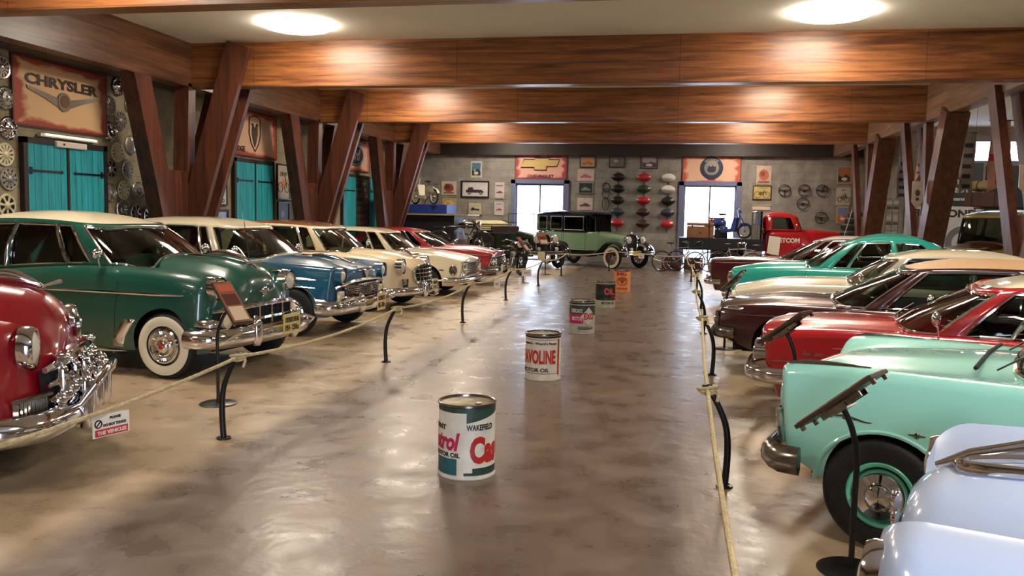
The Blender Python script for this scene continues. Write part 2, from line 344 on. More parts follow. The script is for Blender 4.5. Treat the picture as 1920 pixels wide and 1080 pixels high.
def board(mb, a, b, w_, t, face):
    """rectangular board from a to b; w_ wide in direction perpendicular to 'face' normal, t thick along face"""
    a, b, f = V(a), V(b), V(face); d = (b-a).normalized(); f = (f-d*f.dot(d)).normalized(); s_ = d.cross(f)
    ps = []
    for p in (a, b):
        for i, j in ((-1, -1), (1, -1), (1, 1), (-1, 1)): ps.append(p+s_*w_/2*i+f*t/2*j)
    return mb.add(ps, [(0, 1, 2, 3), (7, 6, 5, 4), (0, 4, 5, 1), (1, 5, 6, 2), (2, 6, 7, 3), (3, 7, 4, 0)])
def column(x, y, side, label):
    t = empty('timber_column', (x, y, 0), 0, label, 'column', 'branching timber columns')
    m = WA
    tr = MB()   # tapered trunk
    def ring(z, hx_, hy): return [(-hx_, -hy, z), (hx_, -hy, z), (hx_, hy, z), (-hx_, hy, z)]
    zt = 2.45 if side > 0 else 1.9; ht = .62 if side > 0 else .50
    yo = -.35 if side > 0 else 0
    tr.grid([ring(0, .15, .25), ring(.9, .15, .29), ring(zt, .139, ht)], cv=True); tr.add(ring(0, .15, .25), [(3, 2, 1, 0)]); tr.add(ring(zt, .139, ht), [(0, 1, 2, 3)])
    tr.v = [(v[0], v[1]+yo, v[2]) for v in tr.v]; tr.build('trunk', m, t, sharp=20)
    if side < 0:
        for xo in (-.19, .19):
            board(MB(), (xo, .14, .9), (xo, 1.62, 4.10), .34, .14, (1, 0, 0)).build('arm', m, t)
        board(MB(), (0, -.16, .9), (0, -1.60, 4.10), .44, .46, (1, 0, 0)).build('arm', m, t)
        board(MB(), (0, .05, 1.5), (0, .35, 4.035), .26, .16, (1, 0, 0)).build('post', m, t); return t
    for sg in (-1, 1):
        board(MB(), (.0, -.35+sg*.20, 1.0), (.0, (-1.55 if sg < 0 else 1.27), 4.16), .44, .285, (1, 0, 0)).build('arm', m, t)
    if y > 12: board(MB(), (side*.02, -.12, .95), (side*1.20, -.135, 4.78), .46, .12, (0, 1, 0)).build('arm', m, t)
    if y > 12: board(MB(), (side*-.02, .36, .95), (side*1.16, .40, 4.78), .46, .12, (0, 1, 0)).build('arm', m, t)
    board(MB(), (side*.0, -.1, 1.5), (side*.0, .02, 4.10), .3, .24, (0, 1, 0)).build('post', m, t)
    return t
for Y, l in ((3, 'branching brown timber column at far left behind the camera'), (8.3, 'branching brown timber column beside the red car, left of the frame'), (15, 'branching brown timber column nearest on the left, beside the hubcap wall'), (21, 'branching brown timber column in the middle of the left row'), (27, 'branching brown timber column farthest on the left, behind the moped')):
    column(-9.22, Y, 1, l)
for Y, l in ((9, 'branching timber column on the right, out of view near the camera'), (15, 'branching timber column cut by the right edge of the photo'), (21, 'wide branching timber column on the right behind the aqua car'), (27, 'branching timber column on the right beside the tyre stack')):
    column(5.67, Y, -1, l)
# ---------------- lamps ----------------
lampm = mat('lamp_diffuser', (1, .88, .73, 1), .4, emit=LAMP_E)
proto = None
for j, Y in enumerate((1.6, 7.6, 13.62, 19.6, 25.6, 30.4)):
    for i, X in enumerate((-6.3, 2.2)+((11.0,) if j in (2, 4) else ())):
        if proto is None:
            proto = empty('ceiling_lamp', (0, 0, 0))
            MB().lathe([(0, 0), (.40, 0), (.42, -.02), (.40, -.028), (.38, -.03)], n=40).build('lamp_base', mat('lamp_white', '#e8e4d8', .4), proto)
            MB().lathe([(0, -.105), (.3, -.10), (.46, -.09), (.54, -.07), (.565, -.05), (.54, -.03), (.40, -.024)], n=40).build('diffuser', lampm, proto); o = proto  # diffuser made wider than the fitting to take in the lamp's bloom
        else: o = copy_tree(proto)
        o.location = (X, Y, CZ)
        where = ('above the near left cars', 'above the near right cars', 'over the right side hall')[i]
        row = ('behind the camera', 'just above the top of view', 'in the nearest visible ceiling bay', 'in the second ceiling bay', 'in the third ceiling bay', 'by the back wall')[j]
        tag(o, 'round glowing ceiling lamp %s, %s' % (('left', 'right', 'side hall')[i], row), 'ceiling lamp', 'round ceiling lamps')
# ---------------- cars ----------------
def curve(keys):
    xs = np.array([k[0] for k in keys], float); ys = np.array([k[1] for k in keys], float); o = np.argsort(xs); xs = xs[o]; ys = ys[o]
    n = len(xs); h = np.diff(xs); d = np.diff(ys)/h; m = np.zeros(n); m[0] = d[0]; m[-1] = d[-1]
    for i in range(1, n-1): m[i] = 0 if d[i-1]*d[i] <= 0 else 2*d[i-1]*d[i]/(d[i-1]+d[i])
    def f(x):
        if x <= xs[0]: return float(ys[0])
        if x >= xs[-1]: return float(ys[-1])
        i = int(np.searchsorted(xs, x))-1; t = (x-xs[i])/h[i]
        return float((1+2*t)*(1-t)**2*ys[i]+t*(1-t)**2*h[i]*m[i]+t*t*(3-2*t)*ys[i+1]+t*t*(t-1)*h[i]*m[i+1])
    return f
def sstep(t): t = min(1, max(0, t)); return t*t*(3-2*t)
class Car:
    """local frame: x forward, origin on the ground below the front axle"""
    def __init__(s, **k):
        d = dict(wb=2.9, nose=.8, tail=-4.2, sill=.27, rw=.34, ra=.42, cr=.09, tuck=.05, tumble=.03, hw=.42, vd=.03, hc=.05, rn=.10, sweep=.18, sp=2.6, lean=0, lf=.6, rlip=True,
                 archf=1.0, wcar=.9, chin=0, arch2=None, floor=.42)
        d.update(k); s.__dict__.update(d)
        s.fW = curve(s.W); s.fZF = curve(s.ZF); s.fZC = curve(s.ZC)
        s.fS = curve(s.SILL) if hasattr(s, 'SILL') else (lambda x: s.sill)
        s.fvd = curve(s.VD) if hasattr(s, 'VD') else (lambda x: s.vd)
    def inset(s, x):
        t = 0
        if x > s.nose-s.rn: q = (x-(s.nose-s.rn))/s.rn; t = s.rn*(1-math.sqrt(max(0, 1-q*q)))
        rt = .18
        if x < s.tail+rt: q = ((s.tail+rt)-x)/rt; t = rt*(1-math.sqrt(max(0, 1-q*q)))
        return t
    def dims(s, x):
        i = s.inset(x); W_ = s.fW(x)-i; return W_, s.fZF(x)-i*.9, s.fZC(x)-i*.9, s.fS(x)+i*.6, min(s.cr, (s.fZF(x)-s.fS(x))*.45)
    def yat(s, W_, z, sl, zt):
        q = (z-sl)/max(.05, zt-sl); return W_*(1-s.tuck*max(0, 1-q*1.6)**2-s.tumble*max(0, min(q, 1.3))**2)
    def arch(s, x):
        z = 0
        for xa, r in ((0, s.ra), (-s.wb, s.arch2 or s.ra)):
            if abs(x-xa) < r: z = max(z, s.rw+math.sqrt(r*r-(x-xa)**2)*s.archf)
        return z
    def shift(s, x, y, z, W_):
        b = sstep((x-(s.nose-s.lf))/s.lf) if x > s.nose-s.lf else 0
        sh = -s.sweep*(min(1.1, abs(y)/W_))**s.sp*b+s.lean*(z-.6)*b
        if s.chin: sh -= s.chin*max(0, .55-z)*b
        b2 = sstep(((s.tail+.6)-x)/.6); return sh+.12*(abs(y)/W_)**2.4*b2
    def section(s, x, inside=False):
        W_, zf, zc, sl, cr = s.dims(x); zt = zf-cr; zb = max(sl, s.arch(x)); zb = min(zb, zt-.02); P = []
        NS = 9
        for i in range(NS+1):
            z = zb+(zt-zb)*i/NS; P.append((s.yat(W_, z, sl, zt), z))
        yt = s.yat(W_, zt, sl, zt)
        for a in (22, 45, 68, 90): a = math.radians(a); P.append((yt-cr+cr*cos(a), zt+cr*sin(a)))
        y0 = yt-cr; NT = 14
        if inside:
            for q in ((y0-.015, zf), (y0-.02, s.floor)): P.append(q)
            for j in range(3, NT+1): P.append((y0*(1-(j-2)/(NT-2)), s.floor))
        else:
            for j in range(1, NT+1): u = j/NT; P.append((y0*(1-u), s.ztop(x, y0*(1-u))))
        return P, W_
    def ztop(s, x, y):
        W_, zf, zc, sl, cr = s.dims(x); zt = zf-cr; y0 = s.yat(W_, zt, sl, zt)-cr; u = 1-abs(y)/y0; uh = 1-s.hw
        if u <= 0: return zf
        ze = zc-s.hc
        if u < uh: return zf+(ze-zf)*sstep(u/uh)-s.fvd(x)*sin(PI*u/uh)**1.2
        q = (u-uh)/(1-uh); return ze+s.hc*math.sqrt(max(0, 1-(1-q)**2.2))
    def sidey(s, x, z):
        W_, zf, zc, sl, cr = s.dims(x); return s.yat(W_, z, sl, zf-cr)
    def surf(s, x, y):   # point on upper surface incl. nose shift
        W_, *_ = s.dims(x); z = s.ztop(x, y); return V((x+s.shift(x, y, z, W_), y, z))
    def front(s, y, z, off=0):
        """point on the nose face"""
        W_ = s.fW(s.nose)-s.rn*.6; return V((s.nose+s.shift(s.nose, y, z, W_)+off, y, z))
    def body(s, root, mats, gh=None, name='body'):
        xs = set(np.round(np.arange(s.tail, s.nose+.001, .11), 4))
        for xa, r in ((0, s.ra), (-s.wb, s.arch2 or s.ra)):
            for a in np.linspace(0, PI, 25): xs.add(round(xa+r*cos(a)*.9999, 4))
            xs.add(xa-r-.002); xs.add(xa+r+.002)
        for q in np.linspace(0, 1, 7): xs.add(round(s.nose-s.rn*(1-q), 4)); xs.add(round(s.tail+.18*q, 4))
        cab = None
        if gh: cab = (gh['dc']+.12, gh['wc']-.05); xs |= {cab[0], cab[0]+.01, cab[1], cab[1]-.01}
        xs = sorted(x for x in xs if s.tail <= x <= s.nose); b = MB(); rows = []; ins = []
        for x in xs:
            inside = bool(cab and cab[0]+.005 < x < cab[1]-.005); ins.append(inside); P, W_ = s.section(x, inside)
            half = [V((x+s.shift(x, y, z, W_), y, z)) for y, z in P]
            rows.append(half)
        K = len(rows[0]); two = getattr(s, 'split', None)
        def mf(i, j):
            if (ins[i] or ins[i+1]) and j >= 13: return 1
            if two:
                p = rows[i][j]; q = rows[i+1][j]
                r = two((p.x+q.x)/2, (p.z+rows[i][min(j+1, K-1)].z)/2, j)
                if r: return r
            return 0
        b.grid(rows, mf=mf)
        b.grid([[V((p.x, -p.y, p.z)) for p in r] for r in rows], mf=mf)
        # nose and tail caps
        for idx in (0, len(xs)-1):
            x = xs[idx]; P, W_ = s.section(x); NS = 9; side = P[:NS+5]; top = P[NS+4:]; zb = P[0][1]; yS = [p[0] for p in side]; zS = [p[1] for p in side]; ztp = zS[-1]
            g = []
            for (ty, tz) in top:
                row = []
                for (sy_, sz) in side:
                    f = (sz-zb)/(ztp-zb); z = zb+(tz-zb)*f; y = sy_*(ty/top[0][0]); row.append(V((x+s.shift(x, y, z, W_), y, z)))
                g.append(row)
            b.grid(g); b.grid([[V((p.x, -p.y, p.z)) for p in r] for r in g])
        o = b.build(name, mats, root, merge=True, sharp=getattr(s, 'sharp', 32))
        # underside and wheel wells
        u = MB(); wi = s.fW(-1)-.34
        u.box(((s.nose+s.tail)/2, 0, .36), (s.nose-s.tail-.5, wi*2, .2)); u.box((-s.wb/2, 0, .34), (s.wb-2*s.ra-.06, (s.fW(-1)-.08)*2, .1))
        for xa in (0, -s.wb): u.box((xa, 0, s.rw+s.ra*.55), (s.ra*2.3, wi*2-.1, s.ra*1.0))
        u.box((s.nose-.3, 0, .42), (.3, wi*2, .3))
        u.build('underbody', DARK, root)
        return o
def lip(c, root, m, r=.014):
    for sg in (-1, 1):
        for xa in (0, -c.wb):
            b = MB(); P = []
            for a in np.linspace(.05, PI-.05, 22):
                x = xa+c.ra*cos(a); z = c.rw+c.ra*sin(a)*c.archf; P.append((x, sg*(c.sidey(x, z)+.002), z))
            b.tube(P, r, 6); b.build('wheel_arch_lip', m, root)
def greenhouse(c, g, root, paint, glass, chrome=True, roofm=None, trimm=None):
    """g: wf,wc windshield base centre/corner x; rf,rc roof front; rb,rbc roof rear; db,dc rear glass base; yb,yr half widths; zr roof edge z; zt crown z; side: list of (t0,t1)"""
    yb, yr = g['yb'], g['yr']; pf = g.get('pf', .55); pr = g.get('pr', .6)
    def loop(t, c0, cc, d0, dc_, yh):   # t 0..3
        if t <= 1: a = t*PI/2; return cc+(c0-cc)*cos(a)**pf if cos(a) > 1e-6 else cc, yh*sin(a)**pf if t > 0 else 0
        if t <= 2: return cc+(dc_-cc)*(t-1), yh
        a = (3-t)*PI/2; return (dc_+(d0-dc_)*(cos(a)**pr if cos(a) > 1e-6 else 0)), yh*(sin(a)**pr if a > 1e-6 else 0)
    xm = (g['rc']+g['rbc'])/2; hl = (g['rc']-g['rbc'])/2
    def base(t):
        x, y = loop(t, g['wf'], g['wc'], g['db'], g['dc'], yb); y0 = min(y, c.dims(x)[0]-c.cr*.6)
        z = c.ztop(x, y0) if t < .97 or t > 2.03 else c.fZF(x)
        zz = c.fZF(x)
        if .6 < t < 1: z = z+(zz-z)*sstep((t-.6)/.4)
        if 2 < t < 2.4: z = zz+(z-zz)*sstep((t-2)/.4)
        return V((x, y0, z-.008+g.get('lift', 0)))
    def roofp(t):
        x, y = loop(t, g['rf'], g['rc'], g['rb'], g['rbc'], yr); q = (x-xm)/(hl+.25); return V((x, y, g['zr']-g.get('rd', .05)*q*q))
    def P(t, v, off=0):
        a, b_ = base(t), roofp(t); p = a.lerp(b_, v); n = V((p.x-xm, p.y*2.2, 0)); n = n.normalized() if n.length else n
        return p+n*(g.get('bulge', .03)*sin(PI*v)+off)
    v0, v1 = g.get('v0', .05), g.get('v1', .93)
    spans = [('windshield', 0, g.get('ws', .86))]+[('side_window', a, b_) for a, b_ in g['side']]+[('rear_window', g.get('bw', 2.25), 3)]
    ts = set(np.linspace(0, 3, 61))
    for _, a, b_ in spans: ts |= {a, b_}
    ts = sorted(ts); ts = [t for i, t in enumerate(ts) if i == 0 or t-ts[i-1] > .004 or any(abs(t-q) < 1e-9 for s_ in spans for q in s_[1:])]
    vs = [0, v0, .3, .55, .8, v1, 1]
    sh = MB()
    for sg in (1, -1):
        rows = [[(lambda p: (p.x, sg*p.y, p.z))(P(t, v)) for v in vs] for t in ts]
        def mf(i, j):
            tm = (ts[i]+ts[i+1])/2
            if any(a < tm < b_ for _, a, b_ in spans) and 1 <= j <= 4: return None
            return 0
        sh.grid(rows, mf=mf)
    o = sh.build('window_pillars', paint, root, merge=True); so = o.modifiers.new('s', 'SOLIDIFY'); so.thickness = .03; so.offset = 0
    for nm, a, b_ in spans:
        n = max(3, int((b_-a)*18)); tt = [a+(b_-a)*i/n for i in range(n+1)]; vv = [v0-.01, .3, .55, .8, v1+.01]
        if nm == 'side_window': sides = (1, -1)
        else: sides = (0,)
        for sg in sides:
            gm = MB(); tm = MB()
            if sg:
                gm.grid([[(lambda p: (p.x, sg*p.y, p.z))(P(t, v, -.006)) for v in vv] for t in tt])
                edge = [P(a, v, .012) for v in np.linspace(v0, v1, 5)]+[P(t, v1, .012) for t in tt[1:]]+[P(b_, v, .012) for v in np.linspace(v1, v0, 5)[1:]]+[P(t, v0, .012) for t in tt[::-1][1:-1]]
                edge = [(p.x, sg*p.y, p.z) for p in edge]
            else:
                full = ([(-t, -1) for t in tt[::-1]]+[(t, 1) for t in tt[1:]]) if nm == 'windshield' else ([(t, 1) for t in tt]+[(t, -1) for t in tt[::-1][1:]])
                def Q(t, s_, v, off=-.006): p = P(abs(t), v, off); return (p.x, s_*p.y, p.z)
                gm.grid([[Q(t, s_, v) for v in vv] for t, s_ in full])
                f0, f1 = full[0], full[-1]
                edge = [Q(*f0, v, .012) for v in np.linspace(v0, v1, 5)]+[Q(t, s_, v1, .012) for t, s_ in full[1:]]+[Q(*f1, v, .012) for v in np.linspace(v1, v0, 5)[1:]]+[Q(t, s_, v0, .012) for t, s_ in full[::-1][1:-1]]
            go = gm.build(nm, glass, root, merge=True)
            if chrome: tm.tube(edge, g.get('tr', .011), 6, closed=True); tm.build('window_trim', trimm or CHROME, go)
    # roof
    rm = MB(); N = 40; ring = [roofp(3*i/N) for i in range(N+1)]; full = ring+[V((p.x, -p.y, p.z)) for p in ring[::-1][1:-1]]
    zt = g['zt']; rows = []
    for k_, q in enumerate([1.012, 1.0, .97, .9, .8, .66, .5, .33, .16, .02]):
        row = []
        for p in full:
            qx = q; row.append((xm+(p.x-xm)*qx, p.y*q, (p.z-.028 if k_ == 0 else p.z+(zt-p.z)*(1-max(0, min(q, 1))**g.get('rp', 2.6)))))
        rows.append(row)
    rm.grid(rows, cv=True)
    rm.build('roof', roofm or paint, root)
    if chrome:
        gt = MB()
        for sg in (1, -1): gt.tube([(p.x, sg*(p.y+.014), p.z-.012) for p in [roofp(t) for t in np.linspace(.9, 2.1, 24)]], .008, 6)
        gt.build('drip_rail', trimm or CHROME, root)
    hd = MB(); hd.grid([[(xm+(p.x-xm)*q*.97, p.y*q*.96, p.z-.03) for p in full] for q in (1, .5, .02)], cv=True); hd.build('headlining', mat('headlining', '#8d8474', .9), root)
    return P
def seats(c, root, xf_, m, zb=.44, zt=.98, wheel_side=1, dash=True, yb=.62, rear=True, dashx=None, wm=None):
    def bench(x, nm):
        b = MB(); pr = [(x+.5, zb), (x+.52, zb+.14), (x+.46, zb+.17), (x+.12, zb+.13), (x-.03, zt-.05), (x-.08, zt), (x-.15, zt-.02), (x-.12, zb)]
        b.prism([(q[0], -yb, q[1]) for q in pr], (0, yb*2, 0)); b.build(nm, m, root, bevel=.03)
    bench(xf_, 'front_seat')
    if rear: bench(xf_-.95, 'rear_seat')
    dx = dashx if dashx is not None else xf_+1.0; sy_ = -.36   # right-hand drive
    b = MB(); pts = []
    M = Matrix.Translation((dx-.28, sy_, zt-.08)) @ Matrix.Rotation(math.radians(-62), 4, 'Y')
    ringp = [M @ V((.21*cos(a), .21*sin(a), 0)) for a in np.linspace(0, 2*PI, 28)[:-1]]
    b.tube(ringp, .011, 6, closed=True); cp = M @ V((0, 0, -.03))
    for a in (0, 2.2, 4.1): b.tube([M @ V((.2*cos(a), .2*sin(a), 0)), cp], .009, 5)
    b.tube([cp, M @ V((0, 0, -.35))], .02, 8); b.build('steering_wheel', wm or mat('steering_wheel', '#1a1615', .35), root)
_wm = {}
def wheels(c, root, R_=.335, style='cap', paint=None, ww=False, wd=.17, track=None, cap=CHROME, emblem=None):
    key = (R_, style, paint.name if paint else '', ww, emblem.name if emblem else '')
    if key not in _wm:
        rr = R_*.56; d = {}
        d['tyre'] = MB().lathe([(rr, -.07), (rr+.01, -.085), (R_*.80, -.09), (R_*.93, -.075), (R_*.985, -.05), (R_, -.02), (R_, .02), (R_*.985, .05), (R_*.93, .075), (R_*.80, .09), (rr+.01, .085), (rr, .07)], axis='y', n=48, closed=True).mesh('tyre', RUBBER)
        if ww: d['whitewall'] = MB().lathe([(rr+.012, -.0865), (R_*.70, -.0935), (R_*.86, -.090), (R_*.88, -.086)], axis='y', n=48).mesh('whitewall', WHITEW)
        d['rim'] = MB().lathe([(rr+.006, -.075), (rr-.004, -.085), (rr-.02, -.078), (rr-.03, -.045), (rr-.05, -.03), (rr*.55, -.055), (rr*.5, -.07), (.001, -.07)], axis='y', n=48).mesh('rim', paint or CHROME_D)
        h = MB()
        if style == 'big': h.lathe([(rr*.80, -.062), (rr*.80, -.085), (rr*.70, -.115), (rr*.44, -.122), (rr*.40, -.114), (rr*.34, -.13), (rr*.16, -.138), (.001, -.140)], axis='y', n=48)
        if style == 'full':
            h.lathe([(rr-.012, -.088), (rr-.03, -.098), (rr*.80, -.086), (rr*.62, -.082), (rr*.55, -.10), (rr*.50, -.108), (rr*.36, -.104), (rr*.30, -.118), (rr*.2, -.128), (.001, -.132)], axis='y', n=48)
            for i in range(40):
                a = 2*PI*i/40; h.box((rr*.72*cos(a), -.088, rr*.72*sin(a)), (rr*.16, .006, .007), Matrix.Rotation(-a, 3, 'Y'))
        elif style == 'dog':
            h.lathe([(rr*.60, -.066), (rr*.60, -.085), (rr*.52, -.11), (rr*.34, -.118), (rr*.30, -.112), (rr*.26, -.125), (rr*.14, -.132), (.001, -.134)], axis='y', n=40)
        elif style == 'spoke':
            h.lathe([(.05, -.05), (.05, -.11), (.03, -.13), (.001, -.133)], axis='y', n=24)
        d['hubcap'] = h.mesh('hubcap', cap)
        if emblem: d['hub_emblem'] = MB().lathe([(rr*.16, -.129), (rr*.12, -.136), (.001, -.137)], axis='y', n=20).mesh('hub_emblem', emblem)
        _wm[key] = d
    d = _wm[key]; tr = track or (c.fW(0)-.12)
    for xa in (0, -c.wb):
        for sg in (-1, 1):
            w_ = bpy.data.objects.new('wheel', d['tyre']); COL.objects.link(w_); w_.parent = root; w_.location = (xa, sg*tr, R_); w_.rotation_euler = (0, 0, 0 if sg < 0 else PI)
            for nm in d:
                if nm != 'tyre': q = bpy.data.objects.new(nm, d[nm]); COL.objects.link(q); q.parent = w_
def headlamp(root, p, r, yaw=0, hood=0, m=CHROME, ry=None, name='headlight'):
    """chrome ring with a domed ribbed lens, facing +x"""
    b = MB(); ry = ry or r; k = ry/r
    b.lathe([(r*.82, .01), (r*.86, .03), (r*.98, .032), (r*1.08, .012), (r*1.1, -.03), (r*1.04, -.06)], axis='x', n=28, sy=k); b.disc((-.01, 0, 0), r*.95, 'x', ry=ry*.95)
    o = b.build(name, m, root, loc=p, rz=yaw)
    MB().lathe([(r*.86, .014), (r*.7, .032), (r*.4, .046), (.001, .052)], axis='x', n=24, sy=k).build('lens', LENS, o)
    if hood: MB().lathe([(r*1.1, -.08), (r*1.13, hood)], axis='x', n=28, sy=k).build('hood', m, o)
    return o
def bumper(root, c, z, h=.13, out=.10, wrap=.35, m=CHROME, depth=.05, wy=None, name='front_bumper', dz=0, sect='round', curl=0):
    wy = wy or (c.fW(0)+.03); pts = []
    for t in np.linspace(-1, 1, 33):
        y = t*wy; W_ = c.fW(c.nose)
        x = c.nose-c.sweep*(min(1, abs(t)))**2.2+out
        e = max(0, abs(t)-.86)/.14
        x -= e**1.7*wrap*.45
        y = math.copysign(min(abs(y), wy-.0+0), y); pts.append((x, y, z+dz*abs(t)**2))
    pts = [(pts[0][0]-wrap*.55, pts[0][1], pts[0][2])]+pts+[(pts[-1][0]-wrap*.55, pts[-1][1], pts[-1][2])]
    if sect == 'round': sec = [(depth*cos(a)*.6*(1 if cos(a) > 0 else .4), h/2*sin(a)) for a in np.linspace(0, 2*PI, 13)[:-1]]
    else: sec = [(-.01, -h/2), (depth*.5, -h/2+.01), (depth*.55, -h*.12), (depth*.8, 0), (depth*.55, h*.12), (depth*.5, h/2-.01), (-.01, h/2)]
    sec = [(a, b_) for a, b_ in sec]
    return MB().sweep(pts, sec).build(name, m, root)
def guard(root, p, h=.26, w_=.07, m=CHROME, name='bumper_guard'):
    b = MB(); rows = []
    for z, k in ((-.5, .7), (-.35, 1), (0, 1.05), (.3, .9), (.45, .6), (.5, .2)):
        rows.append([(p[0]+.035*k+.05*k*cos(a), p[1]+w_*k*.6*sin(a), p[2]+z*h) for a in np.linspace(0, 2*PI, 13)[:-1]])
    b.grid(rows, cv=True); return b.build(name, m, root)
def line(c, root, pts, r=.012, m=CHROME, name='side_trim', flat=1.0, both=True, n=6):
    """moulding on the flank through (x,z) points"""
    f = curve(sorted(pts)) if len(pts) > 2 else None
    for sg in ((1, -1) if both else (1,)):
        P = []; b = MB()
        xa, xb = pts[0][0], pts[-1][0]
        for i in range(25):
            x = xa+(xb-xa)*i/24; z = f(x) if f else pts[0][1]+(pts[1][1]-pts[0][1])*i/24
            P.append((x+c.shift(x, 1, z, 1.0)*(1 if x > c.nose-.5 else 0), sg*(c.sidey(x, z)+.004), z))
        k = len(P); rs = [r*min(1, .25+6*min(i, k-1-i)/k) for i in range(k)]
        b.tube(P, rs, n, flat=flat, up=(0, 1, 0)); b.build(name, m, root)
def gaps(c, root, xs_, z0=None, z1=None):
    b = MB()
    for x in xs_:
        for sg in (1, -1):
            P = []
            W_, zf, zc, sl, cr = c.dims(x); za = max(sl, c.arch(x))+.01
            for z in np.linspace(za, zf-cr, 12): P.append((x+.06*sin((z-za)*1.2), sg*(c.sidey(x, z)+.0008), z))
            b.tube(P, .0035, 4)
    return b.build('door_gap', GAP, root)
def handle(c, root, x, z):
    b = MB()
    for sg in (1, -1):
        y = c.sidey(x, z); b.tube([(x-.07, sg*(y+.005), z), (x-.06, sg*(y+.03), z), (x+.06, sg*(y+.032), z+.004), (x+.08, sg*(y+.005), z+.004)], .011, 8)
    return b.build('door_handle', CHROME, root)
def wipers(c, root, P_, m=None):
    pass
def hoodorn(c, root, x, l=.4, h=.06, m=CHROME):
    p = c.surf(x, 0); b = MB(); rows = []
    for t in np.linspace(0, 1, 12):
        w_ = .035*sin(PI*min(1, t*.9+.1))**.7+.002; hh = h*(sin(PI*(t*.8+.15)))**1.2+.006; xx = x-l+l*1.15*t; z = c.ztop(min(xx, c.nose-.02), 0)
        rows.append([(xx, w_*cos(a), z+hh*.45+hh*.55*sin(a)) for a in np.linspace(0, 2*PI, 11)[:-1]])
    b.grid(rows, cv=True)
    b.tube([(x+.05, -.16, p.z+.02), (x+.13, 0, p.z+.04), (x+.05, .16, p.z+.02)], [.006, .018, .006], 8)
    return b.build('hood_ornament', m, root)
def plate(root, p, s1, s2, w_=.42, h=.2, tilt=0, m='#c8b878', ink='#4a3420', yaw=0, name='number_plate'):
    o = MB().box((0, 0, 0), (.008, w_, h)).build(name, mat('plate_'+m[1:], m, .5), root, loc=p, rz=yaw, bevel=.003); o.rotation_euler = (tilt, 0, yaw)
    b = MB()
    if s1: letters(b, s1, (.005, 0, h*.2), (0, 1, 0), (0, 0, 1), w_*.82, h*.26)
    if s2: letters(b, s2, (.005, 0, -h*.2), (0, 1, 0), (0, 0, 1), w_*.82, h*.30)
    if s1 or s2: b.build('lettering', mat('plate_ink_'+ink[1:], ink, .5), o)
    return o
def mirror(c, root, x, sg=-1, h=.12):
    y = c.sidey(x, c.fZF(x)-.1)-.05; z = c.fZF(x)
    b = MB(); b.tube([(x, sg*y, z-.02), (x+.02, sg*(y+.05), z+h*.7)], .008, 6); b.ell((x+.03, sg*(y+.06), z+h), (.035, .075, .06)); return b.build('wing_mirror', CHROME, root)
def carpaint(name, col, rough=.28, metal=.0): return mat(name, col, rough, metal, coat=1, noise=.3, nscale=2.5, col2=None) if False else mat(name, col, rough, metal, coat=1)
GL = glassm('car_glass', '#a8b5ac', 1.5)
def place(o, x, y, rz=0): o.location = (x, y, 0); o.rotation_euler = (0, 0, rz)
CREAM = carpaint('cream_roof_paint', '#f0e4c4')
SEATM = mat('seat_cloth', '#5a4c3e', .85); SEATR = mat('seat_vinyl_red', '#5c1418', .6); SEATT = mat('seat_vinyl_teal', '#3c5f58', .6)
REDP = mat('red_badge', '#a01818', .3, coat=1)
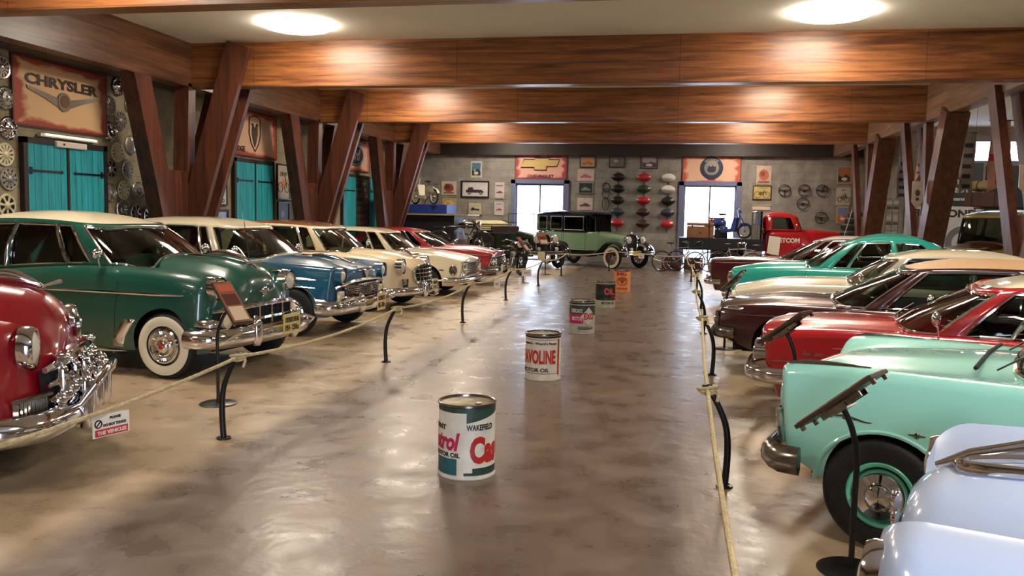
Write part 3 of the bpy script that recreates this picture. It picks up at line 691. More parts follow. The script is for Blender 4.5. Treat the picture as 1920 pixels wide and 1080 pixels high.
def chevy54():   # green, cream roof
    root = empty('vintage_car', (0, 0, 0), 0, 'dark green 1950s sedan with cream roof, chrome toothed grille and whitewall tyres', 'car', 'classic cars in the left row')
    c = Car(wb=2.92, nose=.60, tail=-4.1, sill=.27, rw=.345, ra=.385, cr=.16, tuck=.07, tumble=.05, hw=.50, hc=.13, sweep=.16, sp=2.6, lean=-.05, rn=.13,
            W=[(-4.1, .80), (-3, .93), (-1.2, .93), (0, .93), (.4, .90), (.6, .86)], ZF=[(-4.1, .86), (-3, .98), (-2, 1.08), (-.9, 1.14), (-.3, 1.13), (.2, 1.10), (.6, 1.03)],
            ZC=[(-4.1, .9), (-3.4, 1.12), (-.7, 1.23), (0, 1.22), (.35, 1.17), (.6, 1.05)], VD=[(-4, .0), (-.9, .01), (-.3, .06), (.6, .11)])
    g = dict(wf=-.5, wc=-.92, rf=-1.12, rc=-1.38, rb=-2.95, rbc=-2.75, db=-3.45, dc=-3.2, yb=.76, yr=.60, zr=1.60, zt=1.70, side=[(1.04, 1.16), (1.18, 1.52), (1.55, 1.86)], ws=.88, bulge=.05, v0=.05, v1=.90, tr=.014, rp=2.2)
    P = carpaint('green_car_paint', '#0e4c40', .3); c.body(root, [P, DARK], g); greenhouse(c, g, root, P, GL, roofm=CREAM)
    seats(c, root, -1.9, SEATM, zt=1.02, dashx=-.85); wheels(c, root, .345, 'full', ww=True, emblem=REDP, track=.83); gaps(c, root, (-.62, -1.95, -3.0)); handle(c, root, -1.75, .96)
    line(c, root, [(.30, .865), (-.9, .87), (-2.6, .865)], .016); line(c, root, [(-.5, .26), (-2.4, .26)], .02, name='sill_moulding')
    # stone guard on the rear of the front wheel arch
    for sg in (1, -1):
        b = MB(); b.grid([[(x+.03*k, sg*(c.sidey(x, z)+.006), z) for k, x in enumerate((-.50+q, -.60+q, -.70+q))] for z, q in ((.30, -.03), (.42, 0.02), (.55, .12), (.60, .16))])
        o = b.build('stone_guard', CHROME, root); so = o.modifiers.new('s', 'SOLIDIFY'); so.thickness = .012
    for sg in (1, -1):
        headlamp(root, tuple(c.front(sg*.66, .93, .0)), .105, hood=.03)
        MB().ell(tuple(c.front(sg*.66, 1.045, -.10)), (.14, .07, .02)).build('headlight_visor', CHROME, root)
    # grille: dark mouth, wide chrome lips, five teeth
    b = MB(); f = lambda y, z, o=0: tuple(c.front(y, z, o))
    ys = np.linspace(-.72, .72, 25); b.grid([[f(y, z, .006) for y in ys] for z in (.46, .58, .70)]); gr = b.build('grille', GAP, root)
    b = MB()
    for z0, r in ((.735, .032), (.585, .02), (.455, .03)):
        b.tube([f(y, z0-(.03 if z0 > .7 else 0)*(abs(y)/.7)**2, .03) for y in np.linspace(-.76, .76, 25)], [r*(1-.5*(abs(y)/.76)**4) for y in np.linspace(-.76, .76, 25)], 8, flat=.8)
    for y in (-.44, -.22, 0, .22, .44):
        p = c.front(y, .6); b.box((p.x+.05, y, .60), (.07, .028, .24))
    b.build('grille_bar', CHROME, gr)
    for sg in (1, -1):
        b = MB(); p = c.front(sg*.77, .57); b.ell((p.x-.04, p.y, .57), (.16, .12, .075)); b.build('parking_lamp_pod', CHROME, root)
        p = c.front(sg*.62, .60); MB().lathe([(.085, -.01), (.08, .03), (.04, .045), (.001, .05)], axis='x', n=20).build('parking_lamp', mat('lamp_clear', '#d8c8a8', .15, coat=1), root, loc=(p.x+.02, p.y, .60))
    bumper(root, c, .43, h=.20, out=.10, wrap=.25, depth=.14, wy=.93)
    for y in (-.36, .36): guard(root, (c.nose+.10, y, .48), .32, .10)
    for sg in (1, -1): b = MB(); b.tube([(c.nose+.06, sg*.82, .42), (c.nose+.17, sg*.74, .50), (c.nose+.19, sg*.52, .56), (c.nose+.19, sg*.36, .56)], .016, 8); b.build('bumper_rail', CHROME, root)
    hoodorn(c, root, .42, .55, .09); b = MB(); p = c.front(0, .86); b.ell((p.x+.01, 0, .87), (.02, .07, .05)); b.tube([(p.x+.015, -.16, .88), (p.x+.03, 0, .85), (p.x+.015, .16, .88)], .012, 6); b.build('hood_emblem', CHROME, root)
    MB().tube([c.surf(.45, 0)+V((0, 0, .012)), c.surf(.1, 0)+V((0, 0, .012)), c.surf(-.45, 0)+V((0, 0, .012))], .010, 6).build('hood_moulding', CHROME, root)
    plate(root, (c.nose+.22, .18, .50), 'CHEVROLET BELAIR', '1954 - 2350cc', .34, .22)
    mirror(c, root, -.85, -1); mirror(c, root, -.85, 1)
    MB().tube([c.surf(.0, .62), c.surf(.0, .62)+V((-.15, .02, .95))], .004, 5).build('aerial', CHROME, root)
    place(root, -4.98, 8.72, math.radians(-6)); return root
def chevy56():
    root = empty('vintage_car', (0, 0, 0), 0, 'blue 1950s sedan with cream roof, mesh grille and hooded headlights', 'car', 'classic cars in the left row')
    c = Car(wb=2.92, nose=.66, tail=-4.1, sill=.28, rw=.34, ra=.39, cr=.07, tuck=.06, tumble=.03, hw=.55, hc=.03, sweep=.10, sp=3, lean=.12, rn=.06,
            W=[(-4.1, .88), (-1.2, .94), (0, .94), (.66, .90)], ZF=[(-4.1, .98), (-2.5, 1.02), (-.9, 1.04), (0, 1.02), (.66, .98)],
            ZC=[(-4.1, .98), (-3.2, 1.03), (-.7, 1.10), (0, 1.08), (.66, .93)], VD=[(-4, .0), (-.9, .01), (.0, .05), (.66, .07)])
    g = dict(wf=-.52, wc=-1.02, rf=-1.15, rc=-1.32, rb=-2.95, rbc=-2.85, db=-3.45, dc=-3.1, yb=.78, yr=.62, zr=1.55, zt=1.63, side=[(1.13, 1.2), (1.22, 1.55), (1.58, 1.9)], ws=1.06, bulge=.04, tr=.014, v1=.9)
    P = carpaint('blue_car_paint', '#195878', .3); c.body(root, [P, DARK], g); greenhouse(c, g, root, CREAM, GL, roofm=CREAM)
    seats(c, root, -1.9, mat('seat_tan', '#7a5a38', .7), zt=1.0, dashx=-.85); wheels(c, root, .34, 'full', track=.84); gaps(c, root, (-.7, -1.95)); handle(c, root, -1.75, .9)
    lip(c, root, CHROME, .012)
    line(c, root, [(.40, .80), (-.8, .84), (-2.4, .80)], .028); line(c, root, [(.40, .69), (-.8, .73), (-2.4, .7)], .014)
    line(c, root, [(.62, .52), (.38, .52)], .012)
    f = lambda y, z, o=0: tuple(c.front(y, z, o))
    for sg in (1, -1):
        headlamp(root, f(sg*.72, .86, .015), .105, hood=.05, ry=.105, m=P)
        b = MB(); b.lathe([(.112, -.02), (.118, .04), (.104, .045)], axis='x', n=28, c=f(sg*.72, .86, .02)); b.build('headlight_bezel', CHROME, root)
    b = MB(); ys = np.linspace(-.66, .66, 25); b.grid([[f(y, z, .008) for y in ys] for z in (.44, .56, .70)]); gr = b.build('grille', GAP, root)
    b = MB()
    for z in np.linspace(.47, .68, 8): b.tube([f(y, z, .02) for y in np.linspace(-.62, .62, 13)], .006, 5)
    for y in np.linspace(-.6, .6, 30): b.tube([f(y, .45, .02), f(y, .70, .02)], .0045, 4)
    top = [f(y, .775-.075*(abs(y)/.8)**3, .03) for y in np.linspace(-.84, .84, 25)]; b.tube(top, .026, 8); b.tube([f(y, .715-.02*abs(y), .03) for y in np.linspace(-.66, .66, 15)], .014, 6)
    b.build('grille_mesh', CHROME, gr)
    for sg in (1, -1):
        p = f(sg*.70, .56, .02); b = MB(); b.box((p[0]+.01, p[1], .56), (.05, .17, .17)); q = b.build('parking_lamp', AMBER if 0 else mat('lamp_clear', '#d8c8a8', .15, coat=1), root, bevel=.02)
        MB().ell((p[0]+.06, p[1]-sg*.02, .55), (.11, .03, .03)).build('parking_lamp_bullet', CHROME, q)
    bumper(root, c, .42, h=.20, out=.08, wrap=.25, depth=.12, wy=.95)
    for sg in (1, -1): b = MB(); b.tube([(c.nose+.02, sg*.9, .50), (c.nose+.15, sg*.78, .55), (c.nose+.19, sg*.6, .55), (c.nose+.20, sg*.3, .50)], .022, 8); b.build('bumper_rail', CHROME, root)
    for y in (-.33, .33): guard(root, (c.nose+.09, y, .46), .28, .12)
    for sg in (1, -1): b = MB(); b.ell((c.nose+.17, sg*.56, .50), (.10, .07, .07)); b.build('bumper_bullet', CHROME, root)
    p = f(0, .86, .01); b = MB(); b.prism([(p[0], -.10, .90), (p[0], .10, .90), (p[0], 0, .77)], (.02, 0, 0)); b.tube([(p[0]+.02, -.22, .93), (p[0]+.03, 0, .885), (p[0]+.02, .22, .93)], .014, 6); b.build('hood_emblem', CHROME, root)
    hoodorn(c, root, .45, .6, .05)
    o = plate(root, (c.nose+.24, .12, .44), 'CHEVROLET', '1956 - 3850cc', .30, .26, m='#d0b97c')
    mirror(c, root, -.9, -1, .14); mirror(c, root, -.9, 1)
    place(root, -5.12, 11.9, math.radians(-3)); return root
def rambler():
    root = empty('vintage_car', (0, 0, 0), 0, 'cream and tan 1950s sedan with brown roof and barred oval grille', 'car', 'classic cars in the left row')
    c = Car(wb=2.7, nose=.78, tail=-3.9, sill=.25, rw=.33, ra=.40, cr=.15, tuck=.05, tumble=.06, hw=.5, hc=.10, sweep=.30, sp=2.2, lean=-.08, rn=.16,
            W=[(-3.9, .80), (-1.2, .91), (0, .91), (.78, .80)], ZF=[(-3.9, .85), (-2.5, .98), (-.9, 1.03), (0, .98), (.78, .88)],
            ZC=[(-3.9, .9), (-3.1, 1.05), (-.7, 1.08), (0, 1.05), (.78, .90)], VD=[(-4, .0), (-.9, .01), (.0, .03), (.78, .06)])
    g = dict(wf=-.55, wc=-.95, rf=-1.08, rc=-1.25, rb=-2.95, rbc=-2.8, db=-3.35, dc=-3.05, yb=.76, yr=.62, zr=1.50, zt=1.57, side=[(1.03, 1.14), (1.16, 1.5), (1.53, 1.88)], ws=.9, bulge=.03, v1=.9, tr=.014)
    P = carpaint('cream_tan_paint', '#dfc9a4', .3); BR = carpaint('brown_roof_paint', '#7d5230', .35)
    c.body(root, [P, DARK], g); greenhouse(c, g, root, P, GL, roofm=BR)
    seats(c, root, -1.85, SEATR, zt=1.05, dashx=-.85); wheels(c, root, .33, 'dog', track=.80); gaps(c, root, (-.65, -1.9)); line(c, root, [(.55, .80), (-.6, .86), (-2.5, .84)], .01)
    f = lambda y, z, o=0: tuple(c.front(y, z, o))
    for sg in (1, -1):
        headlamp(root, f(sg*.62, .80, .02), .11, hood=.04, ry=.12)
        MB().lathe([(.06, 0), (.06, .03), (.03, .045), (.001, .05)], axis='x', n=18).build('fog_lamp', CHROME, root, loc=f(sg*.58, .52, .0))
    b = MB(); n = 36
    def E(k, r, o): a = 2*PI*k/n; y = .40*r*(abs(cos(a))**.7*math.copysign(1, cos(a))); z = .64+.17*r*(abs(sin(a))**.7*math.copysign(1, sin(a))); return f(y, z, o)
    b.grid([[E(k, r, .03) for k in range(n)] for r in (1, .6, .02)], cv=True); gr = b.build('grille', GAP, root)
    b = MB(); b.tube([E(k, 1.03, .04) for k in range(n)], .022, 8, closed=True)
    for z in (.53, .60, .67, .74): hwid = .40*(max(.05, 1-(abs(z-.64)/.19)**2.4))**.5; b.tube([f(y, z, .06) for y in np.linspace(-hwid, hwid, 9)], .013, 6)
    for y in np.linspace(-.3, .3, 7): hh = .17*(1-(abs(y)/.42)**2.6)**.5; b.tube([f(y, .64-hh, .05), f(y, .64+hh, .05)], .009, 5)
    b.build('grille_bar', CHROME, gr)
    bumper(root, c, .36, h=.15, out=.05, wrap=.5, depth=.11, wy=.90)
    for y in (-.26, .30): guard(root, (c.nose+.06, y, .40), .30, .09)
    MB().tube([(c.nose+.16, -.26, .30), (c.nose+.19, -.05, .26), (c.nose+.19, .15, .28), (c.nose+.17, .30, .36)], .012, 6).build('bumper_rail', CHROME, root)
    b = MB(); p = c.surf(.60, 0); b.box((p.x, 0, p.z+.008), (.02, .20, .014)); b.build('hood_scoop', GAP, root)
    hoodorn(c, root, .50, .3, .10)
    plate(root, (c.nose+.15, .12, .44), 'RAMBLER', '1953', .28, .22, m='#cbbd85')
    mirror(c, root, -.75, 1)
    place(root, -5.22, 15.05, math.radians(-3)); return root
def valiant():
    root = empty('vintage_car', (0, 0, 0), 0, 'plain cream 1960s sedan with boxy slab sides and a chrome lattice nose', 'car', 'classic cars in the left row')
    c = Car(wb=2.7, nose=.82, tail=-3.8, sill=.22, rw=.31, ra=.37, cr=.05, tuck=.09, tumble=.05, hw=.6, hc=.03, sweep=.05, sp=3, lean=-.03, rn=.04, chin=.3,
            W=[(-3.8, .82), (-1.2, .89), (0, .89), (.82, .84)], ZF=[(-3.8, .86), (-2.5, .92), (-.9, .94), (0, .90), (.82, .77)],
            ZC=[(-3.8, .88), (-3.1, .93), (-.7, .98), (0, .95), (.82, .79)], VD=[(-4, .0), (.82, .01)])
    g = dict(wf=-.50, wc=-.85, rf=-1.0, rc=-1.2, rb=-2.6, rbc=-2.5, db=-3.2, dc=-2.9, yb=.74, yr=.58, zr=1.36, zt=1.42, side=[(1.03, 1.16), (1.18, 1.5), (1.53, 1.85)], ws=.93, bulge=.03, tr=.012)
    P = carpaint('ivory_paint', '#ece0bf', .3); c.body(root, [P, DARK], g); greenhouse(c, g, root, P, GL, roofm=P)
    seats(c, root, -1.75, SEATM, zt=.95, dashx=-.75); wheels(c, root, .31, 'dog', track=.78); gaps(c, root, (-.6, -1.8))
    f = lambda y, z, o=0: tuple(c.front(y, z, o))
    line(c, root, [(.70, .34), (-.3, .34)], .02, m=P); 
    for sg in (1, -1):
        o = MB().lathe([(.085, 0), (.085, .02), (.07, .03), (.06, .01), (.001, .02)], axis='y', n=24, sy=1.25).build('side_lamp', CHROME_D, root, loc=(.60, sg*(c.sidey(.6, .56)-.005), .56)); o.scale = (1, sg, 1)
        headlamp(root, f(sg*.62, .58, .01), .09)
    b = MB(); b.grid([[f(y, z, .01) for y in np.linspace(-.46, .46, 13)] for z in (.44, .58, .70)]); gr = b.build('grille', GAP, root)
    b = MB()
    for z in np.linspace(.45, .70, 8): b.tube([f(y, z, .02) for y in np.linspace(-.48, .48, 9)], .007, 5)
    for y in np.linspace(-.45, .45, 13): b.tube([f(y, .45, .02), f(y, .70, .02)], .006, 5)
    b.tube([f(-.8, .44, .03), f(-.8, .72, .03), f(.8, .72, .03), f(.8, .44, .03)], .018, 6, closed=True); b.build('grille_mesh', CHROME, gr)
    bumper(root, c, .36, h=.11, out=.05, wrap=.4, depth=.08, wy=.86)
    MB().box((.35, -c.sidey(.35, .56)-.004, .56), (.10, .01, .022)).build('side_badge', GAP, root)
    place(root, -5.12, 18.15, 0); return root
def comet():
    root = empty('vintage_car', (0, 0, 0), 0, 'red 1960s saloon with recessed paired headlights, last in the left row', 'car', 'classic cars in the left row')
    c = Car(wb=2.7, nose=.82, tail=-3.9, sill=.24, rw=.31, ra=.37, cr=.05, tuck=.08, tumble=.06, hw=.6, hc=.03, sweep=.06, sp=3, lean=.12, rn=.04, chin=.35,
            W=[(-3.9, .84), (-1.2, .91), (0, .91), (.82, .87)], ZF=[(-3.9, .86), (-2.5, .90), (-.9, .92), (0, .90), (.82, .80)],
            ZC=[(-3.9, .88), (-3.1, .93), (-.7, .97), (0, .96), (.82, .83)], VD=[(-4, .0), (.2, .03), (.82, .03)])
    g = dict(wf=-.45, wc=-.85, rf=-1.15, rc=-1.35, rb=-2.6, rbc=-2.5, db=-3.2, dc=-2.9, yb=.76, yr=.58, zr=1.32, zt=1.38, side=[(1.05, 1.16), (1.18, 1.5), (1.53, 1.85)], ws=.93, bulge=.03, tr=.014)
    P = carpaint('cherry_red_paint', '#9c1a24', .3); c.body(root, [P, DARK], g); greenhouse(c, g, root, P, GL, roofm=P)
    seats(c, root, -1.75, SEATM, zt=.95, dashx=-.75); wheels(c, root, .31, 'dog', track=.80); gaps(c, root, (-.6, -1.8)); line(c, root, [(.78, .74), (-.9, .80), (-2.6, .80)], .012)
    f = lambda y, z, o=0: tuple(c.front(y, z, o))
    b = MB(); b.grid([[f(y, z, .008) for y in np.linspace(-.80, .80, 17)] for z in (.48, .58, .68)]); gr = b.build('grille', GAP, root)
    b = MB(); b.tube([f(-.82, .47, .02), f(-.80, .70, .02), f(0, .69, .02), f(.80, .70, .02), f(.82, .47, .02), f(0, .47, .02)], .014, 6, closed=True)
    for z in (.53, .58, .63): b.tube([f(-.42, z, .02), f(.42, z, .02)], .007, 5)
    b.build('grille_mesh', CHROME, gr)
    for sg in (1, -1):
        for y in (.72, .52): headlamp(root, f(sg*y, .59, .02), .075)
    bumper(root, c, .38, h=.13, out=.06, wrap=.4, depth=.09, wy=.88, m=CHROME_D)
    hoodorn(c, root, .7, .15, .04)
    for y in (-.3, .5): plate(root, (c.nose+.14, y, .42), 'VAUXHALL' if y > 0 else '', '1968' if y > 0 else '', .2, .18, m='#cbbd85')
    place(root, -5.15, 21.15, 0); return root
def chevy50():
    root = empty('vintage_car', (0, 0, 0), 0, 'red rounded 1950s car nose with heavy chrome bumper, cut by the left edge', 'car', 'classic cars in the left row')
    c = Car(wb=2.92, nose=.66, tail=-4.1, sill=.27, rw=.345, ra=.40, cr=.17, tuck=.08, tumble=.06, hw=.46, hc=.15, sweep=.20, sp=2.4, lean=-.10, rn=.15,
            W=[(-4.1, .78), (-1.2, .93), (0, .93), (.66, .84)], ZF=[(-4.1, .88), (-2, 1.04), (-.9, 1.08), (0, 1.08), (.66, 1.00)],
            ZC=[(-4.1, .9), (-3.4, 1.1), (-.7, 1.24), (0, 1.24), (.4, 1.19), (.66, 1.05)], VD=[(-4, .0), (-.9, .02), (-.3, .08), (.66, .13)])
    g = dict(wf=-.55, wc=-.95, rf=-1.15, rc=-1.40, rb=-3.0, rbc=-2.8, db=-3.5, dc=-3.2, yb=.74, yr=.58, zr=1.60, zt=1.70, side=[(1.04, 1.16), (1.18, 1.52), (1.55, 1.86)], ws=.85, bulge=.05, tr=.014)
    P = carpaint('crimson_paint', '#8a0f1c', .28); c.body(root, [P, DARK], g); greenhouse(c, g, root, P, GL, roofm=P)
    seats(c, root, -1.9, SEATM, zt=1.02, dashx=-.85); wheels(c, root, .345, 'full', ww=True, track=.83, emblem=REDP); gaps(c, root, (-.62, -1.95)); line(c, root, [(.12, .66), (-.6, .68)], .012)
    f = lambda y, z, o=0: tuple(c.front(y, z, o))
    for sg in (1, -1): headlamp(root, f(sg*.66, .86, .015), .112, ry=.13, hood=.0)
    b = MB(); ys = np.linspace(-.62, .62, 25); b.grid([[f(y, z, .008) for y in ys] for z in (.42, .54, .70)]); gr = b.build('grille', GAP, root)
    b = MB()
    for z0, r in ((.76, .034), (.655, .026), (.56, .026), (.47, .03)):
        yy = np.linspace(-.62, .62, 21); b.tube([f(y, z0-.05*(abs(y)/.6)**2, .045) for y in yy], [r*(1-.4*(abs(y)/.62)**4) for y in yy], 8)
    for y in np.linspace(-.5, .5, 7): p = c.front(y, .6); b.ell((p.x+.06, y, .61), (.05, .028, .13), 10, 8)
    b.build('grille_bar', CHROME, gr)
    for sg in (1, -1):   # ribbed lamp panel low on each fender
        q = MB(); M_ = []
        for k in range(9):
            y = .62+.025*k; p = c.front(sg*y, .46); q.box((p.x+.02, p.y, .47), (.03, .012, .14))
        for z in (.41, .44, .47, .50, .53): q.tube([f(sg*.62, z, .03), f(sg*.82, z, .03)], .006, 5)
        q.tube([f(sg*.58, .555, .04), f(sg*.86, .555, .03)], .016, 6); q.build('lamp_grille', CHROME_D, root)
        b = MB(); b.box((0, 0, 0), (.08, .20, .07)); b.build('badge_bar', CHROME, root, loc=f(sg*.44, .76, .06), bevel=.02)
        b = MB()
        for k in range(5): pp = c.front(sg*(.34+.05*k), .66); b.ell((pp.x+.10-.01*k, pp.y, .62-.03*k), (.06, .045, .05), 10, 8)
        b.build('chrome_scroll', CHROME, gr)
    bumper(root, c, .38, h=.19, out=.05, wrap=.3, depth=.14, wy=.92)
    b = MB()
    b.tube([(c.nose+.04, -.42, .40), (c.nose+.16, -.40, .56), (c.nose+.19, -.2, .62), (c.nose+.19, .2, .62), (c.nose+.16, .40, .56), (c.nose+.04, .42, .40)], .03, 10); b.build('bumper_rail', CHROME, root)
    for y in (-.36, .36): guard(root, (c.nose+.07, y, .47), .40, .11)
    for y in (-.12, .12): guard(root, (c.nose+.09, y, .50), .30, .08)
    b = MB(); p = c.front(0, .93); b.lathe([(.001, .03), (.05, .025), (.07, 0)], axis='x', n=20, c=(p.x-.01, 0, .95)); b.tube([f(0, .84, .02), f(0, .95, .03), f(0, 1.03, .01)], [.02, .03, .012], 8); b.build('hood_emblem', CHROME, root)
    hoodorn(c, root, .42, .35, .09)
    place(root, -4.68, 4.98, math.radians(28)); return root
GR = 'classic cars in the right row'
def pale_blue():
    root = empty('vintage_car', (0, 0, 0), 0, 'pale blue car front with winged chrome hood ornament, cut by the bottom right corner', 'car', GR)
    c = Car(wb=2.9, nose=.74, tail=-3.9, sill=.27, rw=.34, ra=.39, cr=.19, tuck=.07, tumble=.05, hw=.40, hc=.16, sweep=.01, sp=2.6, lean=.02, rn=.14,
            W=[(-3.9, .80), (-1.2, .94), (0, .94), (.74, .88)], ZF=[(-3.9, .9), (-2, 1.0), (-.9, 1.02), (0, 1.0), (.74, .97)],
            ZC=[(-3.9, .9), (-3.2, 1.03), (-.7, 1.06), (0, 1.04), (.4, 1.01), (.74, .93)], VD=[(-4, .0), (-.9, .04), (0, .13), (.74, .17)])
    g = dict(wf=-.55, wc=-.95, rf=-1.1, rc=-1.35, rb=-2.8, rbc=-2.6, db=-3.3, dc=-3.0, yb=.74, yr=.58, zr=1.50, zt=1.58, side=[(1.04, 1.16), (1.18, 1.52), (1.55, 1.86)], ws=.88, bulge=.04, tr=.014)
    P = carpaint('pale_blue_paint', '#b4c4e2', .25); c.body(root, [P, DARK], g); greenhouse(c, g, root, P, GL, roofm=P)
    seats(c, root, -1.9, SEATM, zt=1.0, dashx=-.85); wheels(c, root, .34, 'dog', paint=P, track=.83); gaps(c, root, (-.65, -1.9))
    f = lambda y, z, o=0: tuple(c.front(y, z, o))
    for sg in (1, -1): headlamp(root, f(sg*.67, .79, -.02), .085, ry=.11, hood=.0, m=CHROME)
    b = MB(); b.grid([[f(y, z, .008) for y in np.linspace(-.48, .48, 13)] for z in (.44, .54, .66)]); gr = b.build('grille', GAP, root)
    b = MB()
    for z in (.44, .50, .56, .62, .68): b.tube([f(y, z, .03) for y in np.linspace(-.5, .5, 11)], .016, 6)
    b.build('grille_bar', CHROME, gr)
    bumper(root, c, .38, h=.16, out=.03, wrap=.2, depth=.10, wy=.84)
    # hood ornament: chrome bird body with two swept wings lying on the hood
    b = MB(); x0 = .60; z0 = c.ztop(.3, 0)
    zz = lambda x, y: c.ztop(x, y)
    b.tube([(x0+.06, 0, zz(x0+.04, 0)+.01), (x0-.04, 0, zz(x0-.04, 0)+.03), (x0-.2, 0, zz(x0-.2, 0)+.05), (x0-.5, 0, zz(x0-.5, 0)+.04), (x0-.85, 0, zz(x0-.85, 0)+.015)], [.010, .024, .028, .022, .006], 10, flat=.9)
    for sg in (1, -1):
        W1 = smooth([(x0+.0, sg*.02, zz(x0, .02)+.015), (x0-.06, sg*.10, zz(x0-.06, .10)+.02), (x0-.35, sg*.15, zz(x0-.35, .15)+.02), (x0-.75, sg*.14, zz(x0-.75, .14)+.012)], 5); b.tube(W1, [.012+.010*sin(PI*min(1, .2+i/len(W1))) for i in range(len(W1))], 8, flat=.6)
        W2 = smooth([(x0-.04, sg*.04, zz(x0-.04, .04)+.03), (x0-.2, sg*.07, zz(x0-.2, .07)+.035), (x0-.5, sg*.08, zz(x0-.5, .08)+.03)], 5); b.tube(W2, [.010*sin(PI*min(1, .25+.75*i/len(W2)))+.003 for i in range(len(W2))], 8)
    b.build('hood_ornament', CHROME, root)
    b = MB()
    for k in range(5): p = c.front(.12-.01*k, .86-.07*k, .012); b.ell((p.x, p.y, p.z), (.018, .03, .036), 8, 6)
    b.tube([tuple(c.front(.12, .86, .012)), tuple(c.front(.08, .58, .012))], .012, 6); b.v = b.v
    b.build('nose_trim', CHROME, root)
    place(root, 1.48, 2.70, math.radians(158)); return root
def mint():
    root = empty('vintage_car', (0, 0, 0), 0, 'pale mint green 1950s car with dark tyre, green wheel and fender badges', 'car', GR)
    c = Car(wb=2.67, nose=.60, tail=-3.9, sill=.26, rw=.31, ra=.355, cr=.07, tuck=.06, tumble=.05, hw=.40, hc=.02, sweep=.06, sp=3, lean=.10, rn=.05, archf=.95,
            W=[(-3.9, .80), (-1.2, .86), (0, .86), (.6, .83)], ZF=[(-3.9, .96), (-2.5, .97), (-.8, .965), (0, .965), (.45, .955), (.6, .93)],
            ZC=[(-3.9, .93), (-3.2, .98), (-.7, 1.02), (0, .98), (.35, .94), (.6, .84)], VD=[(-4, .0), (-.9, .01), (0, .035), (.6, .05)], SILL=[(-3.9, .27), (.2, .27), (.38, .34), (.6, .44)])
    g = dict(wf=-.52, wc=-.98, rf=-1.05, rc=-1.2, rb=-2.6, rbc=-2.5, db=-3.15, dc=-2.85, yb=.72, yr=.57, zr=1.40, zt=1.47, side=[(1.10, 1.2), (1.22, 1.52), (1.55, 1.88)], ws=1.02, bulge=.05, tr=.014, v1=.9)
    P = carpaint('mint_paint', '#a0e6da', .25); c.body(root, [P, DARK], g); greenhouse(c, g, root, P, GL, roofm=P)
    seats(c, root, -1.75, SEATT, zt=1.0, dashx=-.8); wheels(c, root, .31, 'big', paint=carpaint('green_wheel_paint', '#6cc9ac', .3), track=.76); gaps(c, root, (-.68, -1.8)); lip(c, root, P, .013)
    f = lambda y, z, o=0: tuple(c.front(y, z, o))
    for sg in (1, -1): headlamp(root, f(sg*.66, .76, -.04), .105, hood=.0, m=P)
    for sg in (1, -1): MB().tube([f(sg*.52, .58, .02), f(sg*.56, .66, .03), f(sg*.72, .66, .03), f(sg*.78, .58, .02), f(sg*.75, .50, .02)], .02, 8).build('indicator_surround', CHROME, root)
    b = MB(); b.grid([[f(y, z, .008) for y in np.linspace(-.6, .6, 13)] for z in (.52, .62, .70)]); gr = b.build('grille', GAP, root)
    b = MB(); b.tube([f(-.62, .52, .02), f(-.6, .72, .02), f(.6, .72, .02), f(.62, .52, .02)], .018, 6, closed=True)
    for y in np.linspace(-.5, .5, 15): b.tube([f(y, .53, .02), f(y, .71, .02)], .008, 5)
    b.build('grille_bar', CHROME, gr)
    bumper(root, c, .43, h=.16, out=.05, wrap=.18, depth=.10, wy=.90, m=CHROME_D)
    # chrome spears along the fender crests, winged motor badges on the flank
    for sg in (1, -1):
        MB().tube([c.surf(x, sg*.74)+V((0, 0, .004)) for x in np.linspace(.55, .1, 8)], [.004, .014, .016, .015, .013, .010, .007, .003], 6).build('fender_spear', CHROME_D, root)
        y = c.sidey(.2, .74)+.003
        b = MB(); b.tube([(.28, sg*y, .70), (.20, sg*y, .708), (.10, sg*(y+.002), .688), (-.02, sg*(y+.002), .686)], [.004, .008, .007, .003], 6)
        for x in np.linspace(.2, .0, 5): b.ell((x, sg*y, .695), (.014, .005, .010), 8, 6)
        b.build('fender_badge', CHROME_D, root)
        for x in (-.16, -.36, -.56):
            b = MB(); y = c.sidey(x, .68)+.003; b.ell((x, sg*y, .66-.01*abs(x)), (.014, .006, .017), 8, 6); b.ell((x, sg*y, .66-.01*abs(x)), (.045, .004, .006), 8, 6); b.build('star_badge', CHROME_D, root)
    # air intake and wiper in front of the windshield
    b = MB(); p = c.surf(-.35, .30); b.tube([(p.x-.02, -.55, p.z+.01), (p.x-.02, 0, c.ztop(p.x, 0)+.012), (p.x-.02, .55, p.z+.01)], .012, 6); b.build('cowl_vent', GAP, root)
    for y in (-.1, .45):
        q = c.surf(-.5, y); MB().tube([q+V((.04, 0, .012)), q+V((-.10, .12, .12)), q+V((-.2, .3, .2))], .006, 5).build('wiper', BLACK, root)
    place(root, 1.47, 5.44, math.radians(155)); return root
